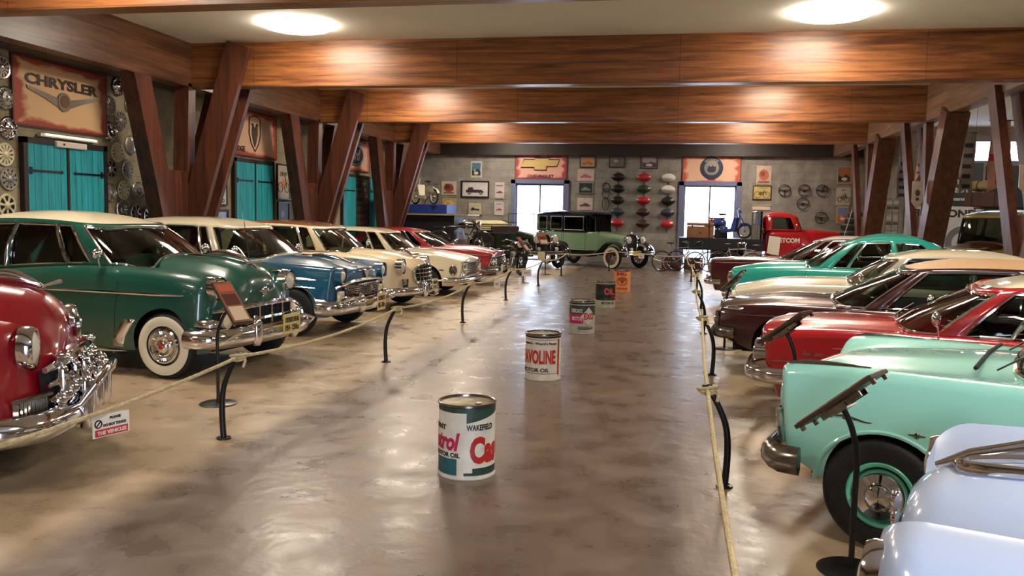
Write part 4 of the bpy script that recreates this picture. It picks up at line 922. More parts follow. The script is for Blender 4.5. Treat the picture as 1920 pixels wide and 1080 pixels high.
def red_ek():
    root = empty('vintage_car', (0, 0, 0), 0, 'red 1960s coupe with cream roof, chrome bumper and open quarter window', 'car', GR)
    c = Car(wb=2.78, nose=.78, tail=-3.9, sill=.25, rw=.31, ra=.37, cr=.07, tuck=.09, tumble=.06, hw=.55, hc=.03, sweep=.10, sp=2.6, lean=.10, rn=.07, chin=.30,
            W=[(-3.9, .82), (-1.2, .89), (0, .89), (.78, .84)], ZF=[(-3.9, .82), (-2.5, .85), (-.8, .87), (0, .87), (.78, .82)],
            ZC=[(-3.9, .83), (-3.2, .90), (-.7, .93), (0, .92), (.5, .89), (.78, .82)], VD=[(-4, .0), (.0, .01), (.78, .03)])
    g = dict(wf=-.30, wc=-.72, rf=-.95, rc=-1.14, rb=-2.75, rbc=-2.6, db=-3.2, dc=-2.95, yb=.74, yr=.58, zr=1.28, zt=1.37, side=[(1.03, 1.17), (1.18, 1.56), (1.6, 1.86)], ws=.92, bulge=.05, tr=.012, v1=.88, rp=2.2)
    P = carpaint('bright_red_paint', '#a8141c', .25); c.body(root, [P, DARK], g); greenhouse(c, g, root, P, GL, roofm=CREAM)
    seats(c, root, -1.75, SEATR, zt=.9, zb=.36, dashx=-.72); wheels(c, root, .31, 'dog', track=.79); gaps(c, root, (-.6, -1.9)); mirror(c, root, -.62, 1, .14); mirror(c, root, -.62, -1, .14)
    line(c, root, [(.74, .575), (-.8, .60), (-2.6, .62)], .014); line(c, root, [(.15, .72), (-.9, .745)], .006, name='crease_line')
    f = lambda y, z, o=0: tuple(c.front(y, z, o))
    for sg in (1, -1):
        headlamp(root, f(sg*.67, .62, .03), .105, hood=.02)
        b = MB(); letters(b, 'falcon', (.30 if sg > 0 else .3, sg*(c.sidey(.3, .66)+.006), .665), (-sg, 0, 0), (0, 0, 1), .16, .035, shear=.4, bold=0); b.build('script_badge', CHROME, root)
    b = MB(); b.grid([[f(y, z, .008) for y in np.linspace(-.5, .5, 13)] for z in (.53, .62, .70)]); gr = b.build('grille', GAP, root)
    b = MB()
    for z in (.53, .57, .61, .65, .69): b.tube([f(y, z, .02) for y in np.linspace(-.55, .55, 9)], .009, 5)
    b.build('grille_bar', CHROME, gr)
    bumper(root, c, .46, h=.14, out=.08, wrap=.30, depth=.10, wy=.88)
    for y in (-.2, .35): q = c.surf(-.32, y); MB().tube([q+V((.02, 0, .012)), q+V((-.12, -.15, .10))], .007, 5).build('wiper', CHROME_D, root)
    place(root, 1.64, 7.99, math.radians(166)); return root
def dark_maroon():
    root = empty('vintage_car', (0, 0, 0), 0, 'dark maroon sedan with beige vinyl roof and blunt square front fender', 'car', GR)
    c = Car(wb=2.85, nose=.76, tail=-4.0, sill=.24, rw=.32, ra=.40, cr=.035, tuck=.10, tumble=.06, hw=.62, hc=.03, sweep=.03, sp=3, lean=.06, rn=.03, chin=.2, sharp=25,
            W=[(-4, .86), (-1.2, .93), (0, .93), (.76, .90)], ZF=[(-4, .80), (-2.5, .83), (-.8, .83), (0, .83), (.55, .80), (.76, .75)],
            ZC=[(-4, .82), (-3.2, .88), (-.7, .90), (0, .90), (.76, .80)], VD=[(-4, .0), (.76, .02)], SILL=[(-4, .25), (.2, .25), (.45, .32), (.76, .44)])
    g = dict(wf=-.40, wc=-.86, rf=-1.15, rc=-1.34, rb=-2.9, rbc=-2.75, db=-3.3, dc=-3.05, yb=.78, yr=.62, zr=1.29, zt=1.37, side=[(1.04, 1.6), (1.63, 1.86)], ws=.95, bulge=.03, tr=.014, v1=.9)
    P = carpaint('dark_maroon_paint', '#350c12', .25); BG = mat('beige_vinyl', '#c7a27a', .55, bump=.15, bscale=220)
    c.body(root, [P, DARK], g); greenhouse(c, g, root, P, GL, roofm=BG)
    seats(c, root, -1.85, mat('seat_dark_green', '#1d2a22', .7), zt=.92, zb=.36, dashx=-.78); wheels(c, root, .32, 'full', track=.82); gaps(c, root, (-.62, -1.95))
    line(c, root, [(.70, .70), (-.4, .715), (-2.6, .73)], .005, m=CHROME_D, name='crease_line')
    f = lambda y, z, o=0: tuple(c.front(y, z, o))
    b = MB(); b.grid([[f(y, z, .008) for y in np.linspace(-.85, .85, 17)] for z in (.55, .62, .70)]); gr = b.build('grille', GAP, root)
    b = MB(); b.tube([f(-.87, .54, .02), f(-.87, .72, .02), f(.87, .72, .02), f(.87, .54, .02)], .016, 6, closed=True)
    for z in (.58, .62, .66): b.tube([f(-.42, z, .02), f(.42, z, .02)], .007, 5)
    b.build('grille_bar', CHROME_D, gr)
    for sg in (1, -1):
        for y in (.74, .54): headlamp(root, f(sg*y, .63, .015), .075)
        MB().ell((.56, sg*(c.sidey(.56, .77)-.03), .765), (.13, .05, .03)).build('fender_marker', CHROME, root)
        y = c.sidey(.02, .66); MB().ell((.02-.2, sg*(y+.004), .635), (.10, .01, .022), 12, 8).build('side_marker', CHROME_D, root)
        p = c.surf(-.55, sg*.80); MB().box((p.x, p.y, p.z+.02), (.16, .07, .03)).build('cowl_trim', CHROME, root, bevel=.01)
    bumper(root, c, .50, h=.13, out=.05, wrap=.22, depth=.08, wy=.90, m=CHROME_D, sect='round')
    place(root, 1.42, 10.38, math.radians(168)); return root
def cream_car():
    root = empty('vintage_car', (0, 0, 0), 0, 'long low cream car between the dark maroon sedan and the aqua car', 'car', GR)
    c = Car(wb=2.85, nose=.80, tail=-4.0, sill=.25, rw=.32, ra=.38, cr=.07, tuck=.08, tumble=.06, hw=.5, hc=.04, sweep=.10, sp=2.6, lean=.02, rn=.06, chin=.2,
            W=[(-4, .84), (-1.2, .91), (0, .91), (.8, .86)], ZF=[(-4, .82), (-2.5, .86), (-.8, .88), (0, .86), (.8, .76)],
            ZC=[(-4, .84), (-3.2, .90), (-.9, .95), (0, .92), (.8, .77)], VD=[(-4, .0), (.0, .02), (.8, .04)])
    g = dict(wf=-.75, wc=-1.12, rf=-1.30, rc=-1.5, rb=-3.0, rbc=-2.85, db=-3.4, dc=-3.15, yb=.76, yr=.60, zr=1.32, zt=1.39, side=[(1.04, 1.55), (1.58, 1.86)], ws=.92, bulge=.04, tr=.02, v1=.88)
    P = carpaint('cream_paint', '#eadfc6', .25); c.body(root, [P, DARK], g); greenhouse(c, g, root, P, GL, roofm=CREAM)
    seats(c, root, -2.0, SEATT, zt=.93, zb=.36, dashx=-1.0); wheels(c, root, .32, 'dog', track=.80); gaps(c, root, (-.75, -2.0)); mirror(c, root, -.95, 1, .13)
    f = lambda y, z, o=0: tuple(c.front(y, z, o)); line(c, root, [(.76, .62), (-.8, .66), (-2.8, .66)], .012)
    for sg in (1, -1): headlamp(root, f(sg*.70, .62, .0), .10, hood=.03, m=P)
    b = MB(); b.grid([[f(y, z, .008) for y in np.linspace(-.55, .55, 13)] for z in (.50, .58, .68)]); gr = b.build('grille', GAP, root)
    b = MB()
    for z in (.50, .55, .60, .65, .70): b.tube([f(y, z, .02) for y in np.linspace(-.58, .58, 9)], .01, 5)
    b.build('grille_bar', CHROME, gr)
    bumper(root, c, .44, h=.13, out=.10, wrap=.30, depth=.09, wy=.90); [guard(root, (c.nose+.08, y, .48), .24, .08) for y in (-.35, .35)]
    place(root, 1.72, 13.05, math.radians(170)); return root
def aqua():
    root = empty('vintage_car', (0, 0, 0), 0, 'aqua green 1950s sedan with rounded aqua roof sloping to the rear', 'car', GR)
    c = Car(wb=2.62, nose=.72, tail=-3.8, sill=.28, rw=.33, ra=.38, cr=.10, tuck=.07, tumble=.05, hw=.42, hc=.08, sweep=.08, sp=2.6, lean=.04, rn=.07, chin=.1,
            W=[(-3.8, .76), (-1.2, .84), (0, .84), (.72, .80)], ZF=[(-3.8, .80), (-2.5, .93), (-.8, .95), (0, .93), (.72, .85)],
            ZC=[(-3.8, .84), (-3.2, 1.05), (-.8, 1.03), (0, 1.00), (.72, .86)], VD=[(-4, .0), (.0, .05), (.72, .08)])
    g = dict(wf=-.55, wc=-.90, rf=-1.20, rc=-1.40, rb=-2.55, rbc=-2.45, db=-3.45, dc=-3.15, yb=.70, yr=.55, zr=1.46, zt=1.56, side=[(1.04, 1.14), (1.16, 1.46), (1.52, 1.84)], ws=.9, bulge=.05, tr=.010, v1=.87, rp=2.0, rd=.09)
    P = carpaint('aqua_paint', '#1fa292', .27); c.body(root, [P, DARK], g); greenhouse(c, g, root, P, GL, roofm=P)
    seats(c, root, -1.75, SEATM, zt=1.0, zb=.40, dashx=-.8); wheels(c, root, .33, 'dog', track=.76); gaps(c, root, (-.62, -1.75))
    f = lambda y, z, o=0: tuple(c.front(y, z, o))
    for sg in (1, -1): headlamp(root, f(sg*.64, .72, .0), .10, hood=.03)
    b = MB(); b.grid([[f(y, z, .008) for y in np.linspace(-.45, .45, 13)] for z in (.48, .58, .70)]); gr = b.build('grille', GAP, root)
    b = MB()
    for y in np.linspace(-.42, .42, 13): b.tube([f(y, .46, .02), f(y, .72, .02)], .011, 5)
    b.build('grille_bar', CHROME, gr)
    bumper(root, c, .42, h=.12, out=.09, wrap=.30, depth=.09, wy=.84)
    place(root, 1.78, 16.0, math.radians(170)); return root
def maroon_far():
    root = empty('vintage_car', (0, 0, 0), 0, 'maroon car with white roof farthest up the right row beside the truck', 'car', GR)
    c = Car(wb=2.75, nose=.80, tail=-3.9, sill=.26, rw=.32, ra=.38, cr=.06, tuck=.08, tumble=.05, hw=.55, hc=.03, sweep=.06, sp=2.6, lean=.06, rn=.05, chin=.25,
            W=[(-3.9, .84), (-1.2, .91), (0, .91), (.8, .87)], ZF=[(-3.9, .86), (-2.5, .93), (-.8, .94), (0, .93), (.8, .88)],
            ZC=[(-3.9, .86), (-3.2, .93), (-.7, .97), (0, .96), (.8, .90)], VD=[(-4, .0), (.8, .02)])
    g = dict(wf=-.60, wc=-.95, rf=-1.30, rc=-1.5, rb=-2.6, rbc=-2.5, db=-3.1, dc=-2.85, yb=.76, yr=.60, zr=1.38, zt=1.45, side=[(1.03, 1.14), (1.16, 1.6), (1.64, 1.86)], ws=.92, bulge=.03, tr=.012)
    P = carpaint('maroon_paint', '#4a0e14', .3); c.body(root, [P, DARK], g); greenhouse(c, g, root, P, GL, roofm=carpaint('white_roof_paint', '#e4dcd0'))
    seats(c, root, -1.85, SEATR, zt=1.0, zb=.40, dashx=-.85); wheels(c, root, .32, 'dog', track=.80); gaps(c, root, (-.65, -1.9)); line(c, root, [(.7, .84), (-.9, .88)], .01)
    f = lambda y, z, o=0: tuple(c.front(y, z, o))
    for sg in (1, -1): headlamp(root, f(sg*.68, .72, .0), .10, hood=.02)
    b = MB(); b.grid([[f(y, z, .008) for y in np.linspace(-.5, .5, 13)] for z in (.58, .66, .76)]); gr = b.build('grille', GAP, root)
    b = MB(); [b.tube([f(y, z, .02) for y in np.linspace(-.52, .52, 9)], .009, 5) for z in (.58, .64, .70, .76)]; b.build('grille_bar', CHROME, gr)
    bumper(root, c, .44, h=.12, out=.08, wrap=.30, depth=.08, wy=.88)
    plate(root, (c.nose+.12, 0, .46), '', '', .3, .14, m='#d8d0c0')
    place(root, 1.65, 18.95, math.radians(170)); return root
for fn in (chevy50, chevy54, chevy56, rambler, valiant, comet, pale_blue, mint, red_ek, dark_maroon, cream_car, aqua, maroon_far): fn()
# ---------------- aisle furniture ----------------
ROPE = mat('cotton_rope', '#d9c9a2', .85, bump=.6, bscale=120, noise=.8, nscale=40, col2='#a8966c')
PH = .66
def post_proto(side):
    o = empty('rope_post', (0, 0, 0))
    P = smooth([(0, 0, 0), (-.012*side, 0, .2), (0, 0, .38), (.05*side, 0, .52), (.13*side, 0, PH)], 5)
    MB().tube(P, [.024-.006*i/len(P) for i in range(len(P))], 12).build('post', BLACK, o)
    b = MB(); b.disc((0, 0, 0), .055, h=.012); 
    for a in range(4): b.disc((.038*cos(a*PI/2+.7), .038*sin(a*PI/2+.7), .012), .008, n=8, h=.006)
    b.build('base_plate', BLACK, o)
    b = MB(); b.tube([(.13*side+.03*cos(a), .03*sin(a), PH) for a in np.linspace(0, 2*PI, 15)[:-1]], .008, 6, closed=True); b.build('rope_eye', BLACK, o)
    return o
LP = [(-3.33, 2.2), (-3.33, 5.89), (-3.26, 9.44), (-3.29, 13.26), (-3.33, 17.04), (-3.26, 20.83), (-3.18, 24.64), (-2.01, 27.51)]
RP = [(.36, 1.9), (.38, 5.63), (.47, 9.71), (.49, 13.2), (.56, 16.9), (.56, 20.4), (.5, 24.0)]
near = ['by the camera', 'beside the green sedan', 'beside the blue sedan', 'beside the tan-roofed cream sedan', 'beside the boxy cream sedan', 'beside the red saloon', 'before the black tourer', 'before the green limousine']
nearR = ['by the camera, out of view', 'between the mint car and the rope', 'beside the dark maroon sedan', 'beside the long cream car', 'beside the aqua car', 'beside the far maroon car', 'nearest the bicycles']
for PS, side, nm in ((LP, 1, near), (RP, -1, nearR)):
    pr = post_proto(side)
    for i, (x, y) in enumerate(PS):
        o = pr if i == 0 else copy_tree(pr); o.location = (x, y, 0)
        tag(o, 'curved black rope post on the %s side, %s' % ('left' if side > 0 else 'right', nm[i]), 'rope post', 'curved rope posts')
def rope(PS, side, label, tail=None):
    P = []; T = [V((x+.13*side, y, PH-.02)) for x, y in PS]
    if tail: T += [V(q) for q in tail]
    for a, b_ in zip(T[:-1], T[1:]):
        for k in range(12): t = k/12; q = a.lerp(b_, t); q.z -= .07*min(1, (b_-a).length/3.6)*4*t*(1-t); P.append(q)
    P.append(T[-1]); o = MB().tube(P, .0135, 8).build('barrier_rope', ROPE); tag(o, label, 'rope')
    for k, p in enumerate(T[:len(PS)]):
        b = MB()
        for q in range(3): b.tube([p+V((.045*cos(a)*(1+.2*q), .05*sin(a), .012*(q-1)+.01*sin(a+q))) for a in np.linspace(0, 2*PI, 14)[:-1]], .011, 6, closed=True)
        b.tube([p+V((.04, 0, 0)), p+V((.07, -.03, -.02)), p+V((.06, -.05, -.07))], .011, 6); b.build('rope_knot', ROPE, o)
rope(LP, 1, 'cream cotton rope strung along the left row of posts', tail=[(-.9, 27.6, .58), (.35, 25.9, .62)])
rope(RP, -1, 'cream cotton rope strung along the right row of posts')
# warning plates hanging on the rope
def tagplate(x, y, z, w_, h_, label, red=True, rz=0, t='', tilt=0):
    o = MB().box((0, 0, 0), (w_, .006, h_)).build('warning_plate', mat('plate_white', '#e6dfd4', .4), loc=(x, y, z), rz=rz); o.rotation_euler = (0, tilt, rz); tag(o, label, 'sign')
    if red:
        MB().box((.0, -.004, -h_*.30), (w_*.9, .003, h_*.32)).build('red_band', mat('sign_red', '#c2353c', .4), o)
        b = MB(); letters(b, 'PLEASE', (w_*.1, -.004, h_*.32), (1, 0, 0), (0, 0, 1), w_*.30, h_*.12); letters(b, 'DO NOT TOUCH', (w_*.08, -.004, h_*.02), (1, 0, 0), (0, 0, 1), w_*.62, h_*.13); b.build('lettering', BLACK, o)
        b = MB(); letters(b, 'THE VEHICLES', (0, -.006, -h_*.30), (1, 0, 0), (0, 0, 1), w_*.8, h_*.17); b.build('lettering', MATS['plate_white'], o)
        b = MB(); b.tube([(-w_*.36+h_*.17*cos(a), -.005, h_*.12+h_*.17*sin(a)) for a in np.linspace(0, 2*PI, 17)[:-1]], .004, 5, closed=True); b.tube([(-w_*.36-h_*.1, -.005, h_*.02), (-w_*.36+h_*.1, -.005, h_*.22)], .004, 5); b.build('hand_symbol', BLACK, o)
    else:
        b = MB(); letters(b, 'NO', (0, -.004, 0), (1, 0, 0), (0, 0, 1), w_*.5, h_*.3); b.build('lettering', mat('faded_ink', '#7a5a48', .5), o)
tagplate(-3.22, 4.42, .475, .24, .13, 'white and red warning plate hanging on the rope by the red car', rz=math.radians(72))
tagplate(-3.16, 15.3, .475, .12, .16, 'small pale tag on the rope before the tan-roofed cream sedan', False, rz=math.radians(20))
tagplate(-3.18, 18.6, .47, .22, .15, 'small pale sign on the rope before the boxy cream sedan', False, rz=math.radians(20))
tagplate(-1.0, 27.55, .50, .18, .14, 'small pale tag on the rope before the green limousine', False, rz=0)
# ---------------- oil drums ----------------
def drum(x, y, label, deco, body='#d9d2c4', R_=.19, H_=.50, lid=True):
    o = empty('oil_drum', (x, y, 0), 0, label, 'oil drum', 'row of old oil drums down the aisle')
    a0 = math.atan2(-x, y)
    m = mat('drum_paint_'+body[1:], body, .45, noise=.5, nscale=9, col2=None if 0 else '#%02x%02x%02x' % tuple(int(int(body[i:i+2], 16)*.80) for i in (1, 3, 5)))
    MB().lathe([(.001, .012), (R_-.01, .012), (R_+.003, 0), (R_+.006, .008), (R_, .02), (R_, H_*.97), (R_-.002, H_-.012)], n=56).build('drum_body', m, o)
    MB().lathe([(R_+.001, H_-.022), (R_+.007, H_-.016), (R_+.007, H_-.003), (R_+.001, H_), (R_-.006, H_-.004), (R_-.010, H_-.022)], n=56).build('rim', CHROME_D, o)
    if lid:
        MB().lathe([(R_-.006, H_-.02), (R_-.02, H_-.014), (.06, H_-.012), (.001, H_-.010)], n=48).build('lid', mat('drum_lid_rusty', '#b9ae92', .4, .4, noise=.9, nscale=12, col2='#6b5134'), o)
        MB().disc((.09, -.06, H_-.013), .022, n=16, h=.012).build('bung', CHROME_D, o)
    else: MB().lathe([(R_-.006, H_-.02), (R_-.01, H_-.2), (.001, H_-.2)], n=40).build('open_inside', mat('drum_inside', '#3c352c', .7), o)
    deco(o, R_, H_, a0); return o
def patch(o, R_, a, b_, z0, z1, m, nm='paint_band', n=20, sl=0, off=.0012):
    """painted panel on the drum between angles a..b; sl slants the lower/upper edge"""
    g = [[((R_+off)*sin(a+(b_-a)*i/n), -(R_+off)*cos(a+(b_-a)*i/n), z) for z in (z0+sl*i/n, z1)] for i in range(n+1)]
    return MB().grid(g).build(nm, m, o)
def T(o, R_, H_, s, ang, z, w_, h_, m, shear=0, bold=.03, nm='lettering'):
    b = MB(); letters(b, s, (0, 0, z), (1, 0, 0), (0, 0, 1), w_, h_, depth=.0016, bold=bold, shear=shear, cyl=(R_+.0016, ang)); return b.build(nm, m, o)
dR = mat('drum_red', '#c22a22', .4, noise=.6, nscale=20, col2='#9c2420'); dM = mat('drum_magenta', '#b3214e', .4); dG = mat('drum_green', '#2f4a40', .5, noise=.7, nscale=18, col2='#1d2b25'); dT = mat('drum_teal', '#2e6a70', .5, noise=.7, nscale=16, col2='#1f474e'); dK = mat('drum_black', '#191715', .5); dW = mat('drum_white', '#ddd8cc', .5, noise=.5, nscale=14, col2='#b7b0a0')
def castrol(o, R_, H_, a):
    patch(o, R_, a-1.7, a-.02, .448, .478, dG); patch(o, R_, a-1.7, a-.35, .03, .14, dT); patch(o, R_, a-.02, a+1.7, .38, .478, dG, sl=.07)
    patch(o, R_, a-.1, a+1.7, .03, .05, dG, sl=0); patch(o, R_, a+.2, a+1.7, .03, .08, dG, n=24); 
    T(o, R_, H_, 'WAKEFIELD', a+.50, .352, .20, .04, dK, shear=0, bold=.03)
    T(o, R_, H_, 'Cas', a+.72, .20, .235, .185, dR, bold=.05); T(o, R_, H_, 'trol', a+2.1, .21, .24, .16, dR, bold=.05)
    T(o, R_, H_, 'Castrol', a-1.18, .255, .36, .125, dM, bold=.04, shear=.25); T(o, R_, H_, 'PATENT', a-1.35, .345, .21, .035, dK); T(o, R_, H_, 'MOTOR OIL', a-.86, .165, .24, .032, dK)
drum(-1.33, 5.52, 'oil drum nearest the camera, with red script lettering and white, green and teal paint', castrol)
def havo(o, R_, H_, a):
    for z in (.075, .435): T_ = patch(o, R_, a-1.6, a+.98, z, z+.005, dK, 'black_line')
    patch(o, R_, a+.94, a+.98, .075, .44, dK, 'black_line'); patch(o, R_, a+.99, a+1.1, .05, .45, dR, 'red_line')
    T(o, R_, H_, "Indian's - World's Finest", a-.22, .40, .40, .026, dK); T(o, R_, H_, 'HAVOLINE', a-.42, .255, .45, .15, dR, bold=.04); T(o, R_, H_, 'MOTOR OIL', a-.52, .115, .34, .042, dK, bold=.03)
    patch(o, R_, a-1.6, a+1.6, .455, .475, dK, 'black_line')
drum(-1.34, 9.0, 'cream oil drum with red capital lettering, second from the camera', havo, '#cfc4b2')
def exo(o, R_, H_, a):
    patch(o, R_, a-1.6, a+1.6, .28, .43, dG); patch(o, R_, a-1.6, a+.1, .16, .30, dM, 'red_patch'); patch(o, R_, a-1.6, a+1.6, .445, .47, dK)
    g = []; n = 12
    for i in range(n+1):
        t = -1+2*i/n; hh = .135*(1-abs(t)); g.append([((R_+.003)*sin(a+.52+t*.62), -(R_+.003)*cos(a+.52+t*.62), .27-hh), ((R_+.003)*sin(a+.52+t*.62), -(R_+.003)*cos(a+.52+t*.62), .27+hh)])
    MB().grid(g).build('diamond', dW, o)
    b = MB(); letters(b, 'EXO', (0, 0, .27), (1, 0, 0), (0, 0, 1), .17, .10, depth=.0016, bold=.04, cyl=(R_+.005, a+.56)); b.build('lettering', dR, o)
    T(o, R_, H_, 'MOTOR', a-.45, .235, .17, .06, dW, shear=.2); T(o, R_, H_, 'LUBRICANTS', a-.5, .35, .2, .06, dW, shear=.2); T(o, R_, H_, 'JOHANNESBURG', a+.3, .095, .22, .034, dW if 0 else dK)
    patch(o, R_, a-.3, a+.95, .075, .115, dK, 'black_line'); T(o, R_, H_, 'JOHANNESBURG', a+.3, .096, .21, .026, dW)
drum(-1.31, 12.69, 'black, white and red oil drum with a white diamond, third from the camera', exo, '#a8a294')
def oil(o, R_, H_, a):
    patch(o, R_, a-1.6, a+1.6, .15, .46, dK); T(o, R_, H_, 'OIL', a+.45, .32, .22, .13, mat('drum_pink', '#c94f4c', .5), shear=-.2, bold=.04); T(o, R_, H_, 'RACING', a-.7, .3, .2, .08, dG, shear=.2); T(o, R_, H_, 'SUPER', a+.9, .2, .12, .06, dR)
    T(o, R_, H_, 'MOTOR OIL', a+.3, .10, .26, .05, dK, shear=.15); patch(o, R_, a-.6, a+.9, .16, .19, dG)
drum(-1.26, 16.44, 'dark oil drum with slanted pink lettering, fourth from the camera', oil, '#a9a48c', lid=False)
def shell(o, R_, H_, a):
    yl = mat('drum_red_ink', '#a82316', .5); T(o, R_, H_, 'SHELL', a-.05, .42, .27, .075, yl, bold=.05); T(o, R_, H_, 'MOTOR OIL', a, .075, .27, .045, yl, bold=.03)
    b = MB()
    def Q(u, v, k=0): t = a+u/R_; return ((R_+.003+k)*sin(t), -(R_+.003+k)*cos(t), .255+v)
    b.tube([Q(.115*cos(q), .095*sin(q)) for q in np.linspace(0, 2*PI, 25)[:-1]], .009, 6, closed=True)
    for q in np.linspace(-1.0, 1.0, 7): b.tube([Q(.0, -.07), Q(.085*sin(q), -.07+.135*cos(q*.7))], .005, 5)
    b.tube([Q(.085*sin(q), -.07+.135*cos(q*.7)) for q in np.linspace(-1.2, 1.2, 13)], .007, 5); b.build('shell_emblem', yl, o)
drum(-1.16, 20.15, 'orange oil drum with a shell emblem, farthest from the camera', shell, '#e08a4a')
# ---------------- information stands ----------------
def stand(x, y, board_c, L_, W_, slope, label, look=1, facing=0, pole=None, texty=True):
    """slanted board on a bent pole over a round base; look=+1 board drops toward +x"""
    o = empty('information_stand', (x, y, 0), 0, label, 'information stand')
    MB().lathe([(.001, .016), (.15, .014), (.165, .006), (.165, 0), (.001, 0)], n=36).build('base', BLACK, o)
    bx, bz = board_c[0]-x, board_c[1]
    P = smooth([(0, 0, .01), (0, 0, .35), (0.0, 0, bz-.30), (bx*.35, 0, bz-.14), (bx, 0, bz-.02)], 6); MB().tube(P, .015, 10).build('pole', BLACK, o)
    M = Matrix.Translation((bx, 0, bz)) @ Matrix.Rotation(facing, 4, 'Z') @ Matrix.Rotation(look*slope, 4, 'Y')
    tr = MB().box((0, 0, 0), (L_, W_, .022)); tr.xf(M); tr.build('board_tray', mat('stand_tray', '#3a2c22', .4), o, bevel=.004)
    b = MB(); b.box((0, 0, .013), (L_*.94, W_*.92, .004)); b.xf(M); q = b.build('card', mat('card_tan', '#8a5a3c', .6), o)
    for (cx, l_, nm, cc) in ((-.33*L_, .18*L_, 'heading', '#b4543c'), (-.06*L_, .26*L_, 'photo', '#54201a'), (.27*L_, .32*L_, 'caption', '#c9b396')):
        b = MB(); b.box((look*cx, 0, .0165), (l_, W_*.74, .003)); b.xf(M); b.build(nm, mat('card_'+nm, cc, .6), q)
    b = MB(); b.box((0, W_*.2, -.03), (L_*.5, .02, .03)); b.box((0, -W_*.2, -.03), (L_*.5, .02, .03)); b.box((0, 0, -.04), (.06, W_*.6, .03))
    for a in (-1, 1): b.box((a*L_*.46, W_*.35, -.02), (.02, .02, .03)); b.box((a*L_*.46, -W_*.35, -.02), (.02, .02, .03))
    b.xf(M); b.build('board_bracket', CHROME_D, o)
    return o
stand(-3.98, 6.95, (-3.84, .92), .47, .20, math.radians(47), 'information stand with brown card before the green sedan', facing=math.radians(-25))
stand(.93, 4.40, (.84, .87), .47, .24, math.radians(41), 'information stand in front of the mint green car', look=-1, facing=math.radians(-30))
stand(.93, 6.62, (.84, .95), .42, .22, math.radians(38), 'information stand in front of the red coupe', look=-1, facing=math.radians(-30))
stand(.72, 11.75, (.80, .93), .40, .26, math.radians(45), 'information stand in front of the long cream car', look=-1, facing=math.radians(-15))
stand(-3.78, 21.6, (-3.80, 1.00), .46, .22, math.radians(48), 'information stand before the black motorcycle wheel', facing=math.radians(-15))
stand(-3.70, 24.9, (-3.80, 1.05), .42, .30, math.radians(50), 'information stand with photo card before the black tourer', facing=math.radians(-50))
# ---------------- walls: shutters, signs, posters ----------------
TEAL = wood('teal_boards', 2, '#0d8a98', '#2ab8c6', rough=.55, planks=False); DKW = mat('dark_frame_wood', '#2c1f1a', .5, noise=.5, nscale=8)
def shutter_leaf(parent, y0, y1, z0, z1, x=WL+.06, hinge=-1, rz=None):
    b = MB(); n = max(3, round((y1-y0)/.14))
    for i in range(n):
        w_ = (y1-y0)/n; b.box((x, y0+w_*(i+.5), (z0+z1)/2), (.035, w_-.008, z1-z0))
    o = b.build('shutter', TEAL, parent)
    for z in (z1-.42, z0+.35):
        q = MB(); L_ = (y1-y0)*.82; s_ = y0+.02 if hinge < 0 else y1-.02; d = 1 if hinge < 0 else -1
        q.box((x+.024, s_+d*L_/2, z), (.012, L_, .035)); q.box((x+.024, s_+d*.04, z), (.014, .05, .11)); q.prism([(x+.02, s_+d*L_, z-.03), (x+.02, s_+d*(L_+.05), z), (x+.02, s_+d*L_, z+.03)], (.012, 0, 0)); q.build('strap_hinge', BLACK, o)
    return o
def teal_door(k, y0, y1, z1, leaves):
    o = MB(); t = .09
    for y in (y0+t/2, y1-t/2): o.box((WL+.04, y, z1/2), (.10, t, z1))
    o.box((WL+.04, (y0+y1)/2, z1-t/2), (.10, y1-y0, t)); o.box((WL+.045, (y0+y1)/2, z1/2), (.09, .05, z1-t)) if leaves == 2 else None
    f = o.build('door_%d' % k, DKW); struct(f); ym = (y0+y1)/2
    shutter_leaf(f, y0+t, ym-.03, .05, z1-t, hinge=-1)
    if leaves == 2: shutter_leaf(f, ym+.03, y1-t, .05, z1-t, hinge=1)
    return f
teal_door(1, 11.55, 13.52, 2.80, 2); teal_door(2, 17.95, 19.92, 2.93, 2)
